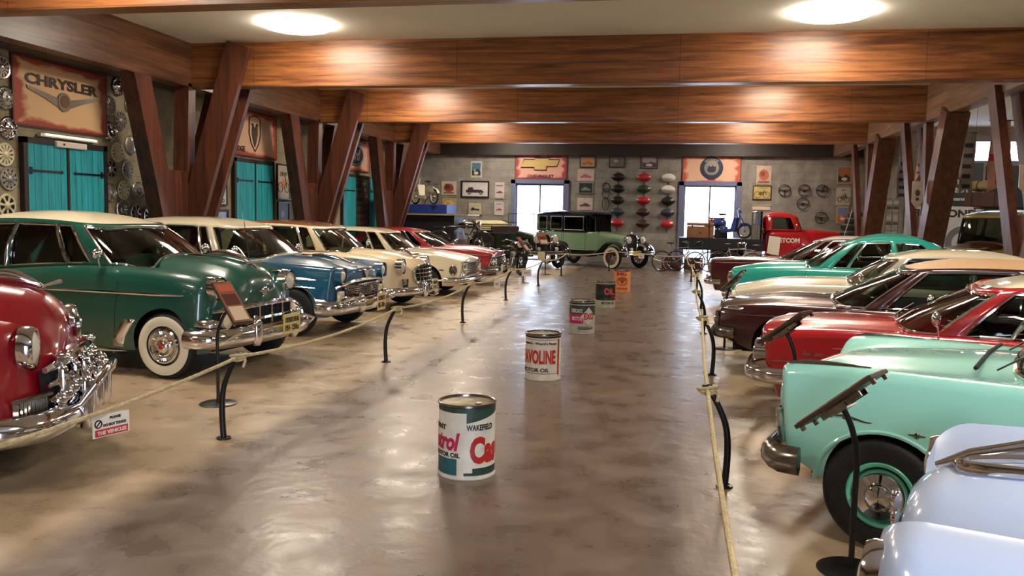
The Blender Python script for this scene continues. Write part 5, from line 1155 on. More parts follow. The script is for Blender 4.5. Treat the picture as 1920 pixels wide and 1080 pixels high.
# third door: one closed leaf, a steel grille, one leaf folded back against the wall
f = teal_door(3, 24.4, 26.62, 2.90, 1); g = MB()
for y in np.linspace(25.5, 26.5, 9): g.box((WL+.07, y, 1.45), (.02, .02, 2.7))
for z in np.linspace(.2, 2.75, 7): g.box((WL+.072, 26, z), (.016, 1.02, .02))
for i in range(8):
    for j in range(12): y = 25.56+.125*i; z = .3+.21*j; g.tube([(WL+.07, y-.04, z), (WL+.07, y, z+.09), (WL+.07, y+.04, z)], .005, 4)
g.build('security_grille', mat('grille_steel', '#6f6259', .4, .6), f); MB().box((WL+.012, 26, 1.4), (.02, 1.0, 2.75)).build('door_void', DARK, f)
shutter_leaf(f, 26.68, 27.72, .05, 2.84, x=WL+.10, hinge=-1)
class Pl:   # wall plane helper: u right, v up, d out of the wall
    def __init__(s, wall, a, z, d=.0):
        if wall == 'L': s.o = V((WL+d, a, z)); s.r = V((0, 1, 0)); s.n = V((1, 0, 0))
        elif wall == 'B': s.o = V((a, BW-d, z)); s.r = V((1, 0, 0)); s.n = V((0, -1, 0))
        else: s.o = V((a, 30.2-d, z)); s.r = V((1, 0, 0)); s.n = V((0, -1, 0))
        s.u = V((0, 0, 1))
    def p(s, u, v, d=0): return s.r*u+s.u*v+s.n*d
    def rect(s, b, u, v, w_, h_, d0, d1, mi=0):
        b.prism([s.p(u-w_/2, v-h_/2, d0), s.p(u+w_/2, v-h_/2, d0), s.p(u+w_/2, v+h_/2, d0), s.p(u-w_/2, v+h_/2, d0)], s.n*(d1-d0), mi)
    def poly(s, b, pts, d0, d1, mi=0): b.prism([s.p(u, v, d0) for u, v in pts], s.n*(d1-d0), mi)
    def ell(s, b, u, v, ru, rv, d0, d1, mi=0, n=24): s.poly(b, [(u+ru*cos(2*PI*i/n), v+rv*sin(2*PI*i/n)) for i in range(n)], d0, d1, mi)
    def text(s, b, t, u, v, w_, h_, d, mi=0, **k): letters(b, t, s.p(u, v, d), s.r, s.u, w_, h_, mi, depth=.006, **k)
def car_poly(cx, cy, w_, h_, flip=1, style=0):
    pts = [(-.5, 0), (-.5, .35), (-.42, .5), (-.2, .55), (-.1, .95), (.2, 1), (.3, .58), (.48, .45), (.5, .1), (.47, 0)] if style == 0 else [(-.5, .2), (-.48, .55), (-.38, .62), (-.36, .95), (-.12, 1), (-.1, .62), (.35, .58), (.42, .35), (.5, .2), (.4, .12), (-.4, .12)]
    return [(cx+flip*a*w_, cy+(b-.45)*h_) for a, b in pts]
def poster(wall, a0, a1, z0, z1, bg, label, motif='car', mc='#7c2c28', frame=None, texts=(), tc='#3a2a24', mc2=None, name='poster', d=.0):
    P = Pl(wall, (a0+a1)/2, (z0+z1)/2, d); w_, h_ = a1-a0, z1-z0
    o = empty(name, P.o, 0, label, 'poster'); fw = .055 if frame and w_ > .9 else .03
    if frame:
        b = MB(); P.rect(b, 0, (h_-fw)/2, w_, fw, 0, .05); P.rect(b, 0, -(h_-fw)/2, w_, fw, 0, .05); P.rect(b, (w_-fw)/2, 0, fw, h_-2*fw, 0, .05); P.rect(b, -(w_-fw)/2, 0, fw, h_-2*fw, 0, .05); b.build('frame', mat('frame_'+frame[1:], frame, .4), o)
    b = MB(); P.rect(b, 0, 0, w_-(2*fw if frame else 0), h_-(2*fw if frame else 0), 0, .028); b.build('print', mat('print_'+bg[1:], bg, .55, noise=.35, nscale=7), o)
    m = mat('ink_'+mc[1:], mc, .5); m2 = mat('ink_'+(mc2 or '#1c1a1a')[1:], mc2 or '#1c1a1a', .5); b = MB(); s = min(w_, h_)
    if motif in ('car', 'oldcar'):
        W2 = w_*.66; H2 = W2*.32; P.poly(b, car_poly(0, -h_*.08, W2, H2, 1 if len(label) % 2 else -1, 1 if motif == 'oldcar' else 0), .028, .032)
        for sx_ in (-.31, .31): P.ell(b, sx_*W2, -h_*.08-H2*.42, H2*.26, H2*.26, .030, .036, 1); P.ell(b, sx_*W2, -h_*.08-H2*.42, H2*.12, H2*.12, .032, .038, 2)
    elif motif == 'bike':
        r = w_*.17
        for sx_ in (-.24, .24): b.tube([P.p(sx_*w_+r*cos(q), -h_*.16+r*sin(q), .034) for q in np.linspace(0, 2*PI, 21)[:-1]], .008, 5, closed=True, mi=1)
        P.poly(b, [(-.24*w_, -.14*h_), (-.1*w_, .06*h_), (.14*w_, .08*h_), (.1*w_, -.16*h_), (-.06*w_, -.2*h_)], .028, .032); b.tube([P.p(.24*w_, -h_*.16, .034), P.p(.14*w_, h_*.12, .034), P.p(.06*w_, h_*.15, .034)], .01, 5, mi=1)
    elif motif == 'blob':
        P.ell(b, 0, 0, w_*.34, h_*.3, .028, .031); P.ell(b, -.08*w_, .06*h_, w_*.16, h_*.14, .03, .034, 1); P.rect(b, 0, -h_*.36, w_*.7, h_*.1, .028, .031)
    elif motif == 'scene':
        P.rect(b, 0, h_*.18, w_*.78, h_*.42, .028, .030); P.poly(b, [(-.39*w_, -.36*h_), (.39*w_, -.36*h_), (.39*w_, -.1*h_), (.1*w_, .05*h_), (-.15*w_, -.12*h_), (-.39*w_, .0)], .030, .033, 1); P.ell(b, 0, -.22*h_, .2*w_, .1*h_, .033, .036, 2)
    b.build('picture', [m, m2, mat('print_hub', '#cfc6ba', .5)], o)
    if texts:
        b = MB()
        for (t, v, tw, th) in texts: P.text(b, t, 0, v*h_, tw*w_, th*h_, .028)
        b.build('lettering', mat('ink_'+tc[1:], tc, .5), o)
    return o
# --- big maker signs: rusty printed boards ---
def sign_mat(name, base, rust, ax=0):
    if name in MATS: return MATS[name]
    m = mat(name, base, .6, noise=.5, nscale=1.6, col2=base); t = m.node_tree; L = t.links.new; b = t.nodes['Principled BSDF']
    tcn = t.nodes.new('ShaderNodeTexCoord'); n = t.nodes.new('ShaderNodeTexNoise'); n.inputs['Scale'].default_value = 3.2; n.inputs['Detail'].default_value = 6; L(tcn.outputs['Generated'], n.inputs[0])
    sp = t.nodes.new('ShaderNodeSeparateXYZ'); L(tcn.outputs['Generated'], sp.inputs[0])
    def M(op, a, bb):
        k = t.nodes.new('ShaderNodeMath'); k.operation = op
        for i, q in enumerate((a, bb)):
            if isinstance(q, (int, float)): k.inputs[i].default_value = q
            else: L(q, k.inputs[i])
        return k.outputs[0]
    ex = M('MAXIMUM', M('ABSOLUTE', M('SUBTRACT', sp.outputs[ax], .5), 0), M('ABSOLUTE', M('SUBTRACT', sp.outputs[2], .5), 0))
    v = M('ADD', M('MULTIPLY', ex, 1.6), M('MULTIPLY', n.outputs[0], .55)); r = t.nodes.new('ShaderNodeValToRGB'); e = r.color_ramp.elements; e[0].position = .92; e[1].position = 1.14; e[0].color = hx(base); e[1].color = hx(rust); L(v, r.inputs[0]); L(r.outputs[0], b.inputs['Base Color']); return m
def sign(wall, a0, a1, z0, z1, label, base, rust):
    P = Pl(wall, (a0+a1)/2, (z0+z1)/2, .02); o = empty('wall_sign', P.o, 0, label, 'sign'); b = MB(); w_, h_ = a1-a0, z1-z0
    b2 = MB(); n = P.n*.025; c0 = P.p(0, 0, .012); b2.prism([P.p(-w_/2, -h_/2, 0), P.p(w_/2, -h_/2, 0), P.p(w_/2, h_/2, 0), P.p(-w_/2, h_/2, 0)], n); b2.build('panel', sign_mat('sign_'+base[1:], base, rust, 1 if wall == 'L' else 0), o)
    for (u, v, ww, hh) in ((0, h_/2, w_+.04, .03), (0, -h_/2, w_+.04, .03), (w_/2, 0, .03, h_), (-w_/2, 0, .03, h_)): P.rect(b, u, v, ww, hh, -.01, .03)
    b.build('frame', mat('sign_frame', '#5a2c22', .5), o); return o, P, w_, h_
INK = mat('sign_ink', '#3b2a22', .5); SILV = mat('sign_silver', '#8d8478', .35, .5); NAVY = mat('sign_navy', '#1d2440', .4); GOLD = mat('sign_gold', '#c6a866', .4); LITE = mat('sign_pale', '#d9c6b0', .5)
o, P, w_, h_ = sign('L', 11.42, 13.58, 2.98, 4.02, 'tan rust-edged sign with winged emblem over the nearest teal door', '#cfa97e', '#9a3d28')
b = MB(); P.text(b, 'CHRYSLER', .0, h_*.20, w_*.78, .17, .03, bold=.04); b.build('lettering', INK, o)
b = MB()
for sg in (-1, 1): P.poly(b, [(sg*.08, -.03), (sg*.82, .10), (sg*.80, .05), (sg*.42, -.06), (sg*.14, -.16), (sg*.08, -.18)][::sg], .026, .045)
P.ell(b, 0, -.07, .15, .15, .026, .055, 0); b.build('winged_emblem', SILV, o); b = MB(); P.ell(b, 0, -.06, .10, .10, .055, .062); b.build('emblem_seal', mat('sign_bronze', '#7a5a44', .4, .4), o)
o, P, w_, h_ = sign('L', 17.80, 20.10, 3.00, 4.04, 'tan sign with horned shield emblem over the middle teal door', '#cfa98c', '#a34430')
b = MB(); P.text(b, 'DODGE', -w_*.33, -h_*.36, w_*.27, .13, .03, bold=.04); b.build('lettering', INK, o)
b = MB(); SHP = [(-.26, .36), (0, .42), (.26, .36), (.28, 0), (.18, -.24), (0, -.42), (-.18, -.24), (-.28, 0)]; b.tube([P.p(u+.02, v+.02, .035) for u, v in SHP], .014, 6, closed=True)
P.poly(b, [(.02, .12), (.10, .26), (.22, .24), (.14, .20), (.16, .02), (.10, -.16), (.02, -.30), (-.06, -.16), (-.12, .02), (-.10, .20), (-.18, .24), (-.06, .26)], .026, .04); b.build('ram_shield_emblem', INK, o)
o, P, w_, h_ = sign('L', 24.30, 26.75, 3.02, 4.02, 'pale sign with blue oval emblem over the farthest teal door', '#cfa994', '#b0503c')
b = MB(); P.ell(b, -.1, 0, .80, .36, .026, .035, 0, 40); b.build('oval_emblem', NAVY, o); b = MB(); b.tube([P.p(-.1+.74*cos(q), .31*sin(q), .04) for q in np.linspace(0, 2*PI, 41)[:-1]], .012, 6, closed=True); P.text(b, 'Ford', -.1, 0, .92, .36, .036, bold=.03, shear=.3); b.build('lettering', LITE, o)
o, P, w_, h_ = sign('B', -6.13, -4.12, 3.14, 4.05, 'red-edged sign with gold bow-tie emblem over the left back window', '#d8a08e', '#a43a38')
b = MB(); P.poly(b, [(-.78, -.02), (-.66, .28), (-.24, .28), (-.24, .34), (.30, .34), (.30, .28), (.72, .28), (.62, .02), (.22, .02), (.22, -.12), (-.26, -.12), (-.26, -.02)], .026, .05); b.build('bow_tie_emblem', GOLD, o); b = MB(); b.tube([P.p(u, v, .05) for u, v in [(-.78, -.02), (-.66, .28), (-.24, .28), (-.24, .34), (.30, .34), (.30, .28), (.72, .28), (.62, .02), (.22, .02), (.22, -.12), (-.26, -.12), (-.26, -.02)]], .018, 5, closed=True); b.build('emblem_outline', INK, o)
b = MB(); P.text(b, 'CHEVROLET', 0, -h_*.38, w_*.52, .11, .03, bold=.03); b.build('lettering', INK, o)
o, P, w_, h_ = sign('B', .23, 2.34, 3.05, 4.05, 'pinkish sign with round blue emblem over the right back window', '#d9ab90', '#c0563c')
b = MB(); P.ell(b, 0, .06, .42, .42, .026, .036, 0, 36); b.build('round_emblem', NAVY, o); b = MB(); P.ell(b, 0, .06, .27, .27, .036, .044, 0, 30)
P.text(b, 'MORRIS', 0, .375, .5, .10, .037, arc=.33, bold=.03); b.build('lettering', SILV, o)
b = MB(); P.poly(b, [(-.16, -.02), (-.12, .14), (-.02, .10), (.04, .16), (.10, .10), (.16, .12), (.14, -.06), (.08, -.1), (-.1, -.1)], .044, .05); P.poly(b, [(-.2, -.2), (.2, -.2), (.12, -.36), (-.12, -.36)], .03, .05); b.build('emblem_relief', NAVY, o)
# --- posters ---
poster('L', 16.92, 17.70, 1.83, 2.86, '#c9d2d8', 'framed racing poster left of the middle teal door', 'car', '#b8323c', '#26221f', [('MONACO', -.40, .7, .09)], '#26221f', '#3c4c66')
poster('L', 16.88, 17.74, 1.20, 1.74, '#5a6a9a', 'dark framed blue poster low beside the middle teal door', 'scene', '#8fa2c8', '#1a1a1e', mc2='#39446a')
poster('L', 20.16, 20.90, 2.02, 2.92, '#c8b39a', 'narrow black-framed poster right of the middle teal door', 'bike', '#c8782c', '#15120f', [('DKW', .22, .5, .12)])
poster('L', 20.20, 20.86, 1.25, 1.96, '#b9c2e0', 'pale blue black-framed poster below the narrow one', 'blob', '#8da0d8', '#15120f', mc2='#e4e6f2')
poster('B', -7.90, -7.46, 3.16, 3.80, '#d8d6c6', 'small upright poster of cyclists high on the back wall', 'scene', '#4d7494', None, mc2='#243028')
poster('B', -9.08, -8.48, 2.48, 3.01, '#ddd2c0', 'square cream poster with brown emblem behind the moped', 'blob', '#8a4434', None, [('MILO', .26, .5, .16)], '#8a4434', '#5c2c24')
poster('B', -8.28, -7.15, 2.38, 3.04, '#e4dcdc', 'wide black-framed print of a vintage car on the back wall', 'oldcar', '#3c2c34', '#1d1413')
poster('B', -6.92, -6.55, 2.34, 2.99, '#dcc8c4', 'narrow pink poster left of the left back window', 'car', '#54484c', None, [('MORGAN', .30, .7, .09), ('HISTORIC', -.46, .9, .06)])
poster('B', -9.05, -8.47, 1.91, 2.34, '#cfae6a', 'small ochre print behind the moped', 'blob', '#d8c08a', None, mc2='#c89c54')
poster('B', -7.98, -7.41, 1.72, 2.23, '#d2cbb0', 'tan-framed print of a racing car under the wide print', 'oldcar', '#2a2a2c', '#a88a64')
poster('B', -6.93, -6.56, 1.72, 2.24, '#d9ccc8', 'narrow lower poster beside the left back window', 'car', '#a23c44', None, [('RACING', .34, .7, .08)])
poster('B', -3.63, -3.03, 3.59, 4.03, '#c9a674', 'tan poster of an orange car, top of the column right of the left window', 'car', '#c46a24', '#2c2018')
poster('B', -3.70, -3.06, 3.08, 3.53, '#d8c2b8', 'poster of a pink car, second down right of the left window', 'car', '#b8566a', None, mc2='#a04860')
poster('B', -3.65, -3.09, 2.60, 3.03, '#2a332f', 'dark green poster, third down right of the left window', 'car', '#7c9484', '#8a8474')
poster('B', -3.69, -3.09, 1.98, 2.44, '#ddc9c0', 'cream poster of a brown car above the green limousine', 'car', '#6a3c30', None)
poster('B', -2.51, -1.92, 3.60, 4.04, '#8c8276', 'grey framed picture between the column of posters and the dark picture', 'blob', '#6c6058', '#241f1f', mc2='#a29a90')
poster('B', -1.33, -.69, 3.57, 4.05, '#8a7a80', 'dark framed picture of buildings above the red machine seat', 'scene', '#a8949c', '#1a1618', mc2='#4c3c44')
poster('B', 2.91, 3.43, 3.04, 3.71, '#d9bfa8', 'upright cream poster right of the right back window', 'blob', '#b4644c', None, [('INDIAN', -.40, .8, .09)], '#5a2c28', '#8a3c34')
poster('B', 2.80, 3.46, 2.47, 2.99, '#d9c07a', 'yellow framed print of a motorcycle above the truck', 'bike', '#7c6c2c', '#3a2a1a', [('DOUGLAS', .32, .45, .08)], '#6a7c3c')
poster('B', 5.73, 6.23, 3.08, 3.71, '#a88a68', 'brown picture, top of the three beside the tyre stack', 'scene', '#b0683c', '#b8a284', mc2='#3a2c28')
poster('B', 5.73, 6.23, 2.31, 2.95, '#cfc6b0', 'pale motorcycle poster, middle of the three beside the tyre stack', 'bike', '#6c7468', None, [('JAP', .36, .3, .09)])
poster('B', 5.77, 6.19, 1.65, 2.29, '#cfae84', 'blue and orange poster, lowest of the three beside the tyre stack', 'scene', '#6c84b8', None, [('CASTLE', -.42, .7, .07)], '#8a2c24', '#c86a34')
# --- fluorescent tube over the first door ---
o = empty('fluorescent_light', (WL+.06, 12.6, 2.86), 0, 'white fluorescent tube fitting above the nearest teal door', 'light fitting')
MB().box((0, 0, .0), (.06, 1.35, .05)).build('housing', mat('fitting_white', '#d8d2c4', .5), o); MB().tube([(.05, -.6, .01), (.05, .6, .01)], .018, 12).build('tube', mat('tube_glass', '#efe8da', .3, emit=.6), o)
o = empty('wall_junction_box', (WL+.09, 12.58, 2.74), 0, 'white junction box under the fluorescent tube on the teal door', 'junction box'); MB().box((0, 0, 0), (.09, .72, .10)).build('cover', mat('box_white', '#dccfc6', .4), o, bevel=.015); MB().disc((.045, -.2, 0), .02, 'x', h=.01).build('indicator', CHROME_D, o)
# --- hubcaps ---
HC = [mat('hub_grey', '#9c958a', .35, .6), mat('hub_cream', '#cfc5a0', .45, .2), mat('hub_silver', '#b4b0a8', .25, .8), CHROME]
def hubcap_mesh(kind, R_=.174):
    """0 slotted ring, 1 round holes, 2 spoked, 3 deep chrome dome, 4 plain dish"""
    b = MB(); n = 48
    if kind in (0, 1, 2):
        b.lathe([(R_, 0), (R_+.004, .012), (R_*.94, .022), (R_*.82, .018)], axis='x', n=n); b.lathe([(R_*.36, .022), (R_*.30, .035), (R_*.15, .045), (.001, .048)], axis='x', n=n)
        k = {0: 12, 1: 10, 2: 7}[kind]; ro, ri = R_*.84, R_*.34
        for i in range(k):
            a = 2*PI*i/k; wd = {0: .62, 1: .55, 2: .34}[kind]*PI/k
            b.add([(.018, ro*cos(a-wd), ro*sin(a-wd)), (.018, ro*cos(a+wd), ro*sin(a+wd)), (.024, ri*cos(a+wd*1.4), ri*sin(a+wd*1.4)), (.024, ri*cos(a-wd*1.4), ri*sin(a-wd*1.4)), (.004, ro*cos(a-wd), ro*sin(a-wd)), (.004, ro*cos(a+wd), ro*sin(a+wd)), (.008, ri*cos(a+wd*1.4), ri*sin(a+wd*1.4)), (.008, ri*cos(a-wd*1.4), ri*sin(a-wd*1.4))],
                  [(0, 1, 2, 3), (0, 4, 5, 1), (1, 5, 6, 2), (2, 6, 7, 3), (3, 7, 4, 0)])
        if kind == 1: b.lathe([(R_*.66, .020), (R_*.56, .021)], axis='x', n=n)
    elif kind == 3:
        b.lathe([(R_, 0), (R_+.004, .015), (R_*.93, .03), (R_*.86, .012), (R_*.72, .02), (R_*.60, .055), (R_*.36, .07), (R_*.28, .055), (R_*.18, .08), (.001, .088)], axis='x', n=n)
        for i in range(16): a = 2*PI*i/16; b.ell((.03, R_*.76*cos(a), R_*.76*sin(a)), (.014, .014, .014), 8, 6)
    else: b.lathe([(R_, 0), (R_+.003, .02), (R_*.9, .03), (R_*.84, .02), (R_*.6, .032), (R_*.2, .04), (.001, .041)], axis='x', n=n)
    return b
hm = [hubcap_mesh(k).mesh('hubcap', HC[0]) for k in range(5)]
back = MB().lathe([(.16, .003), (.001, .003)], axis='x', n=32).mesh('dark_backing', GAP)
HL = [(13.93, 3.90, 3, 3), (13.72, 3.52, 0, 0), (14.01, 3.30, 1, 0), (13.71, 3.08, 3, 3), (13.89, 2.73, 0, 1), (14.29, 2.89, 4, 2), (13.69, 2.42, 2, 2), (14.17, 2.43, 0, 0), (14.05, 2.06, 1, 1), (13.66, 2.00, 3, 2), (14.47, 2.06, 3, 0), (14.0, 1.70, 0, 2), (14.40, 1.64, 2, 0), (14.80, 1.60, 2, 2), (14.32, 3.62, 0, 2),
      (11.24, 3.78, 0, 2), (11.30, 3.34, 3, 2), (10.98, 3.00, 3, 0), (11.34, 2.90, 3, 3), (11.26, 2.50, 0, 1), (11.32, 2.14, 1, 0), (11.26, 1.74, 2, 1), (10.88, 2.56, 2, 2), (10.86, 1.95, 0, 0), (10.80, 3.6, 4, 2)]
kn = ('slotted ring', 'pierced', 'spoked', 'domed', 'plain dished'); cn = ('grey', 'cream', 'silver', 'chrome')
for i, (y, z, k, c_) in enumerate(HL):
    o = bpy.data.objects.new('hubcap', hm[k] if c_ == 0 else None or hm[k].copy()); COL.objects.link(o); o.location = (WL+.012, y, z); o.rotation_euler = (random.random()*6, 0, 0)
    if c_: o.data.materials[0] = HC[c_]
    q = bpy.data.objects.new('dark_backing', back); COL.objects.link(q); q.parent = o
    side = 'left' if y < 11.5 else 'right'; same = sorted([q for q in HL if (q[0] < 11.5) == (y < 11.5) and q[2:] == (k, c_)], key=lambda q: -q[1]); pos = same.index((y, z, k, c_))
    if len(same) > 1: rank = ', the '+(('upper', 'lower') if len(same) == 2 else ('top', 'middle', 'bottom'))[min(pos, 2)]+' of its kind'
    else: rank = ''
    tag(o, '%s %s hubcap %s of the nearest teal door%s' % (cn[c_], kn[k], side, rank), 'hubcap', 'hubcaps on the left wall')
# --- machine seats on three rods, steering wheels, drive rings ---
SC = {'black': mat('seat_black', '#231e20', .35), 'red': mat('seat_red', '#b81f2c', .35, coat=.6), 'green': mat('seat_green', '#22402a', .35, coat=.5), 'white': mat('seat_white', '#d8d4cc', .4), 'slate blue': mat('seat_blue', '#333c4c', .35), 'brown': mat('seat_brown', '#45292a', .4)}
def seat_mesh(m):
    b = MB(); rows = []
    for i in range(9):
        t = i/8; row = []
        for j in range(28):
            a = 2*PI*j/28; u = .235*t*cos(a)*(1+.10*cos(2*a)); v = .185*t*sin(a); dep = .17-.13*(t**2)-.05*max(0, -sin(a))*t; row.append((u, -.02-.10*(1-t**2)*.3-dep*.6+.03*abs(cos(a))**2*t*-1, v*.62+.05*(t**2)*sin(a)))
        rows.append(row)
    b.grid(rows, cv=True)
    for a in range(8): q = a*PI/4; b.ell((.13*cos(q), -.115, .07*sin(q)), (.012, .012, .008), 6, 4)
    return b.mesh('machine_seat', m)
sm = {k: seat_mesh(m) for k, m in SC.items()}; br = MB().box((0, -.02, -.02), (.03, .05, .12)).mesh('seat_bracket', BLACK)
cols = [(-2.14, ['black', 'black', 'black', 'slate blue', 'red'], 'left'), (-1.18, ['red', 'green', 'red', 'brown', 'brown'], 'middle'), (-.27, ['white', 'white', 'black', 'slate blue', 'red'], 'right')]
rn = ('topmost', 'second', 'third', 'fourth', 'lowest')
for x, cl, cname in cols:
    r = MB().tube([(x, BW-.03, 1.2), (x, BW-.03, 3.45)], .016, 6).build('display_rod', BLACK); tag(r, 'black upright rod holding the %s column of machine seats' % cname, 'rod', 'upright rods of the seat display')
    for i, c_ in enumerate(cl):
        z = 3.24-.435*i; o = bpy.data.objects.new('machine_seat', sm[c_]); COL.objects.link(o); o.location = (x, BW-.05, z); o.rotation_euler = (.15, 0, 0)
        tag(o, '%s metal machine seat, %s in the %s column on the back wall' % (c_, rn[i], cname), 'machine seat', 'metal machine seats on the back wall'); q = bpy.data.objects.new('seat_bracket', br); COL.objects.link(q); q.parent = o
for i, (z, h_) in enumerate(((2.85, .17), (2.62, .20), (2.22, .24))):
    o = MB().tube([(-2.6+.13*cos(a), BW-.03-.012*i, z+h_*sin(a)) for a in np.linspace(0, 2*PI, 25)[:-1]], .014, 6, closed=True).build('drive_ring', BLACK); tag(o, 'thin black metal ring on the back wall, %s of three beside the seats' % ('top', 'middle', 'bottom')[i], 'metal ring', 'metal rings beside the seats')
for i, (x, z, nm) in enumerate(((3.92, 2.82, 'left of the upper three'), (4.61, 2.83, 'middle of the upper three'), (5.24, 2.83, 'right of the upper three'), (4.58, 2.35, 'just above the truck cab'), (5.25, 1.84, 'lowest, by the truck hood'))):
    b = MB(); c0 = V((x, BW-.06, z)); R_ = .205; b.tube([c0+V((R_*cos(a), 0, R_*sin(a))) for a in np.linspace(0, 2*PI, 33)[:-1]], .015, 8, closed=True); o = b.build('steering_wheel', BLACK); tag(o, 'black steering wheel hung on the back wall, %s' % nm, 'steering wheel', 'steering wheels on the back wall')
    b = MB(); b.ell(tuple(c0+V((0, .015, -.01))), (.055, .04, .05), 14, 8)
    for a in ((.1, PI-.1, -PI/2), (.25, PI-.25), (0.0, PI, 1.2), (-.1, PI+.1), (.15, PI-.15, -PI/2))[i]: b.tube([c0+V((0, .01, 0)), c0+V((R_*cos(a), 0, R_*sin(a)))], .016, 6)
    b.build('hub_and_spokes', BLACK, o); MB().tube([c0+V((0, .01, 0)), c0+V((0, .06, 0))], .02, 8).build('wall_mount', BLACK, o)
o = empty('wall_notice', (3.13, BW-.01, 2.18), 0, 'cream notice board just above the truck cab on the back wall', 'notice'); MB().box((0, 0, 0), (.64, .03, .16)).build('board', LITE, o); MB().box((0, -.02, .09), (.68, .05, .02)).build('ledge', LITE, o)
# ---------------- old cars, motorcycles, bicycles, truck ----------------
WOODS = mat('spoke_wood', '#7a4a22', .4, noise=.5, nscale=20); NAVYB = mat('dark_blue_black', '#10141f', .22, coat=1)
def spoked(parent, x, z, R_, tr, rim, n=28, y=0, tyre=RUBBER, hub=.03, thick=.0016, name='wheel', ww=None):
    b = MB(); K = 36; b.tube([((R_-tr)*cos(a), 0, (R_-tr)*sin(a)) for a in np.linspace(0, 2*PI, K+1)[:-1]], tr, 8, closed=True, up=(0, 1, 0)); o = b.build(name, tyre, parent, loc=(x, y, z))
    b = MB(); b.tube([((R_-2*tr)*cos(a), 0, (R_-2*tr)*sin(a)) for a in np.linspace(0, 2*PI, K+1)[:-1]], tr*.55, 6, closed=True, up=(0, 1, 0)); b.build('rim', rim, o)
    b = MB()
    for i in range(n): a = 2*PI*i/n; q = a+(.5 if i % 2 else -.5); sg = 1 if (i//2) % 2 else -1; b.tube([(hub*cos(q), sg*hub*.9, hub*sin(q)), ((R_-2*tr)*cos(a), 0, (R_-2*tr)*sin(a))], thick, 3, caps=False)
    b.tube([(0, -hub*1.2, 0), (0, hub*1.2, 0)], hub, 10); b.build('spokes', CHROME_D, o)
    if ww: MB().lathe([(R_-2*tr, -tr*.8), (R_-tr, -tr*1.02), (R_-tr*.4, -tr*.75)], axis='y', n=36).build('whitewall', ww, o)
    return o
def artillery(parent, x, y, R_, sg, ww, wood):
    o = bpy.data.objects.new('wheel', MB().lathe([(R_*.66, -.06), (R_*.72, -.07), (R_*.93, -.065), (R_, -.02), (R_, .02), (R_*.93, .065), (R_*.72, .07), (R_*.66, .06)], axis='y', n=40, closed=True).mesh('tyre', RUBBER)); COL.objects.link(o); o.parent = parent; o.location = (x, y, R_); o.rotation_euler = (0, 0, 0 if sg < 0 else PI)
    if ww: MB().lathe([(R_*.67, -.071), (R_*.80, -.075), (R_*.93, -.068)], axis='y', n=40).build('whitewall', WHITEW, o)
    MB().lathe([(R_*.66, .05), (R_*.66, -.05), (R_*.60, -.05), (R_*.60, .05)], axis='y', n=40, closed=True).build('rim', wood, o)
    b = MB()
    for i in range(12): a = 2*PI*i/12; b.tube([(.05*cos(a), -.02, .05*sin(a)), (R_*.62*cos(a), -.02, R_*.62*sin(a))], [.014, .02], 6)
    b.build('spokes', wood, o); MB().lathe([(.08, -.02), (.08, -.05), (.05, -.07), (.04, -.10), (.001, -.105)], axis='y', n=20).build('hub', CHROME, o)
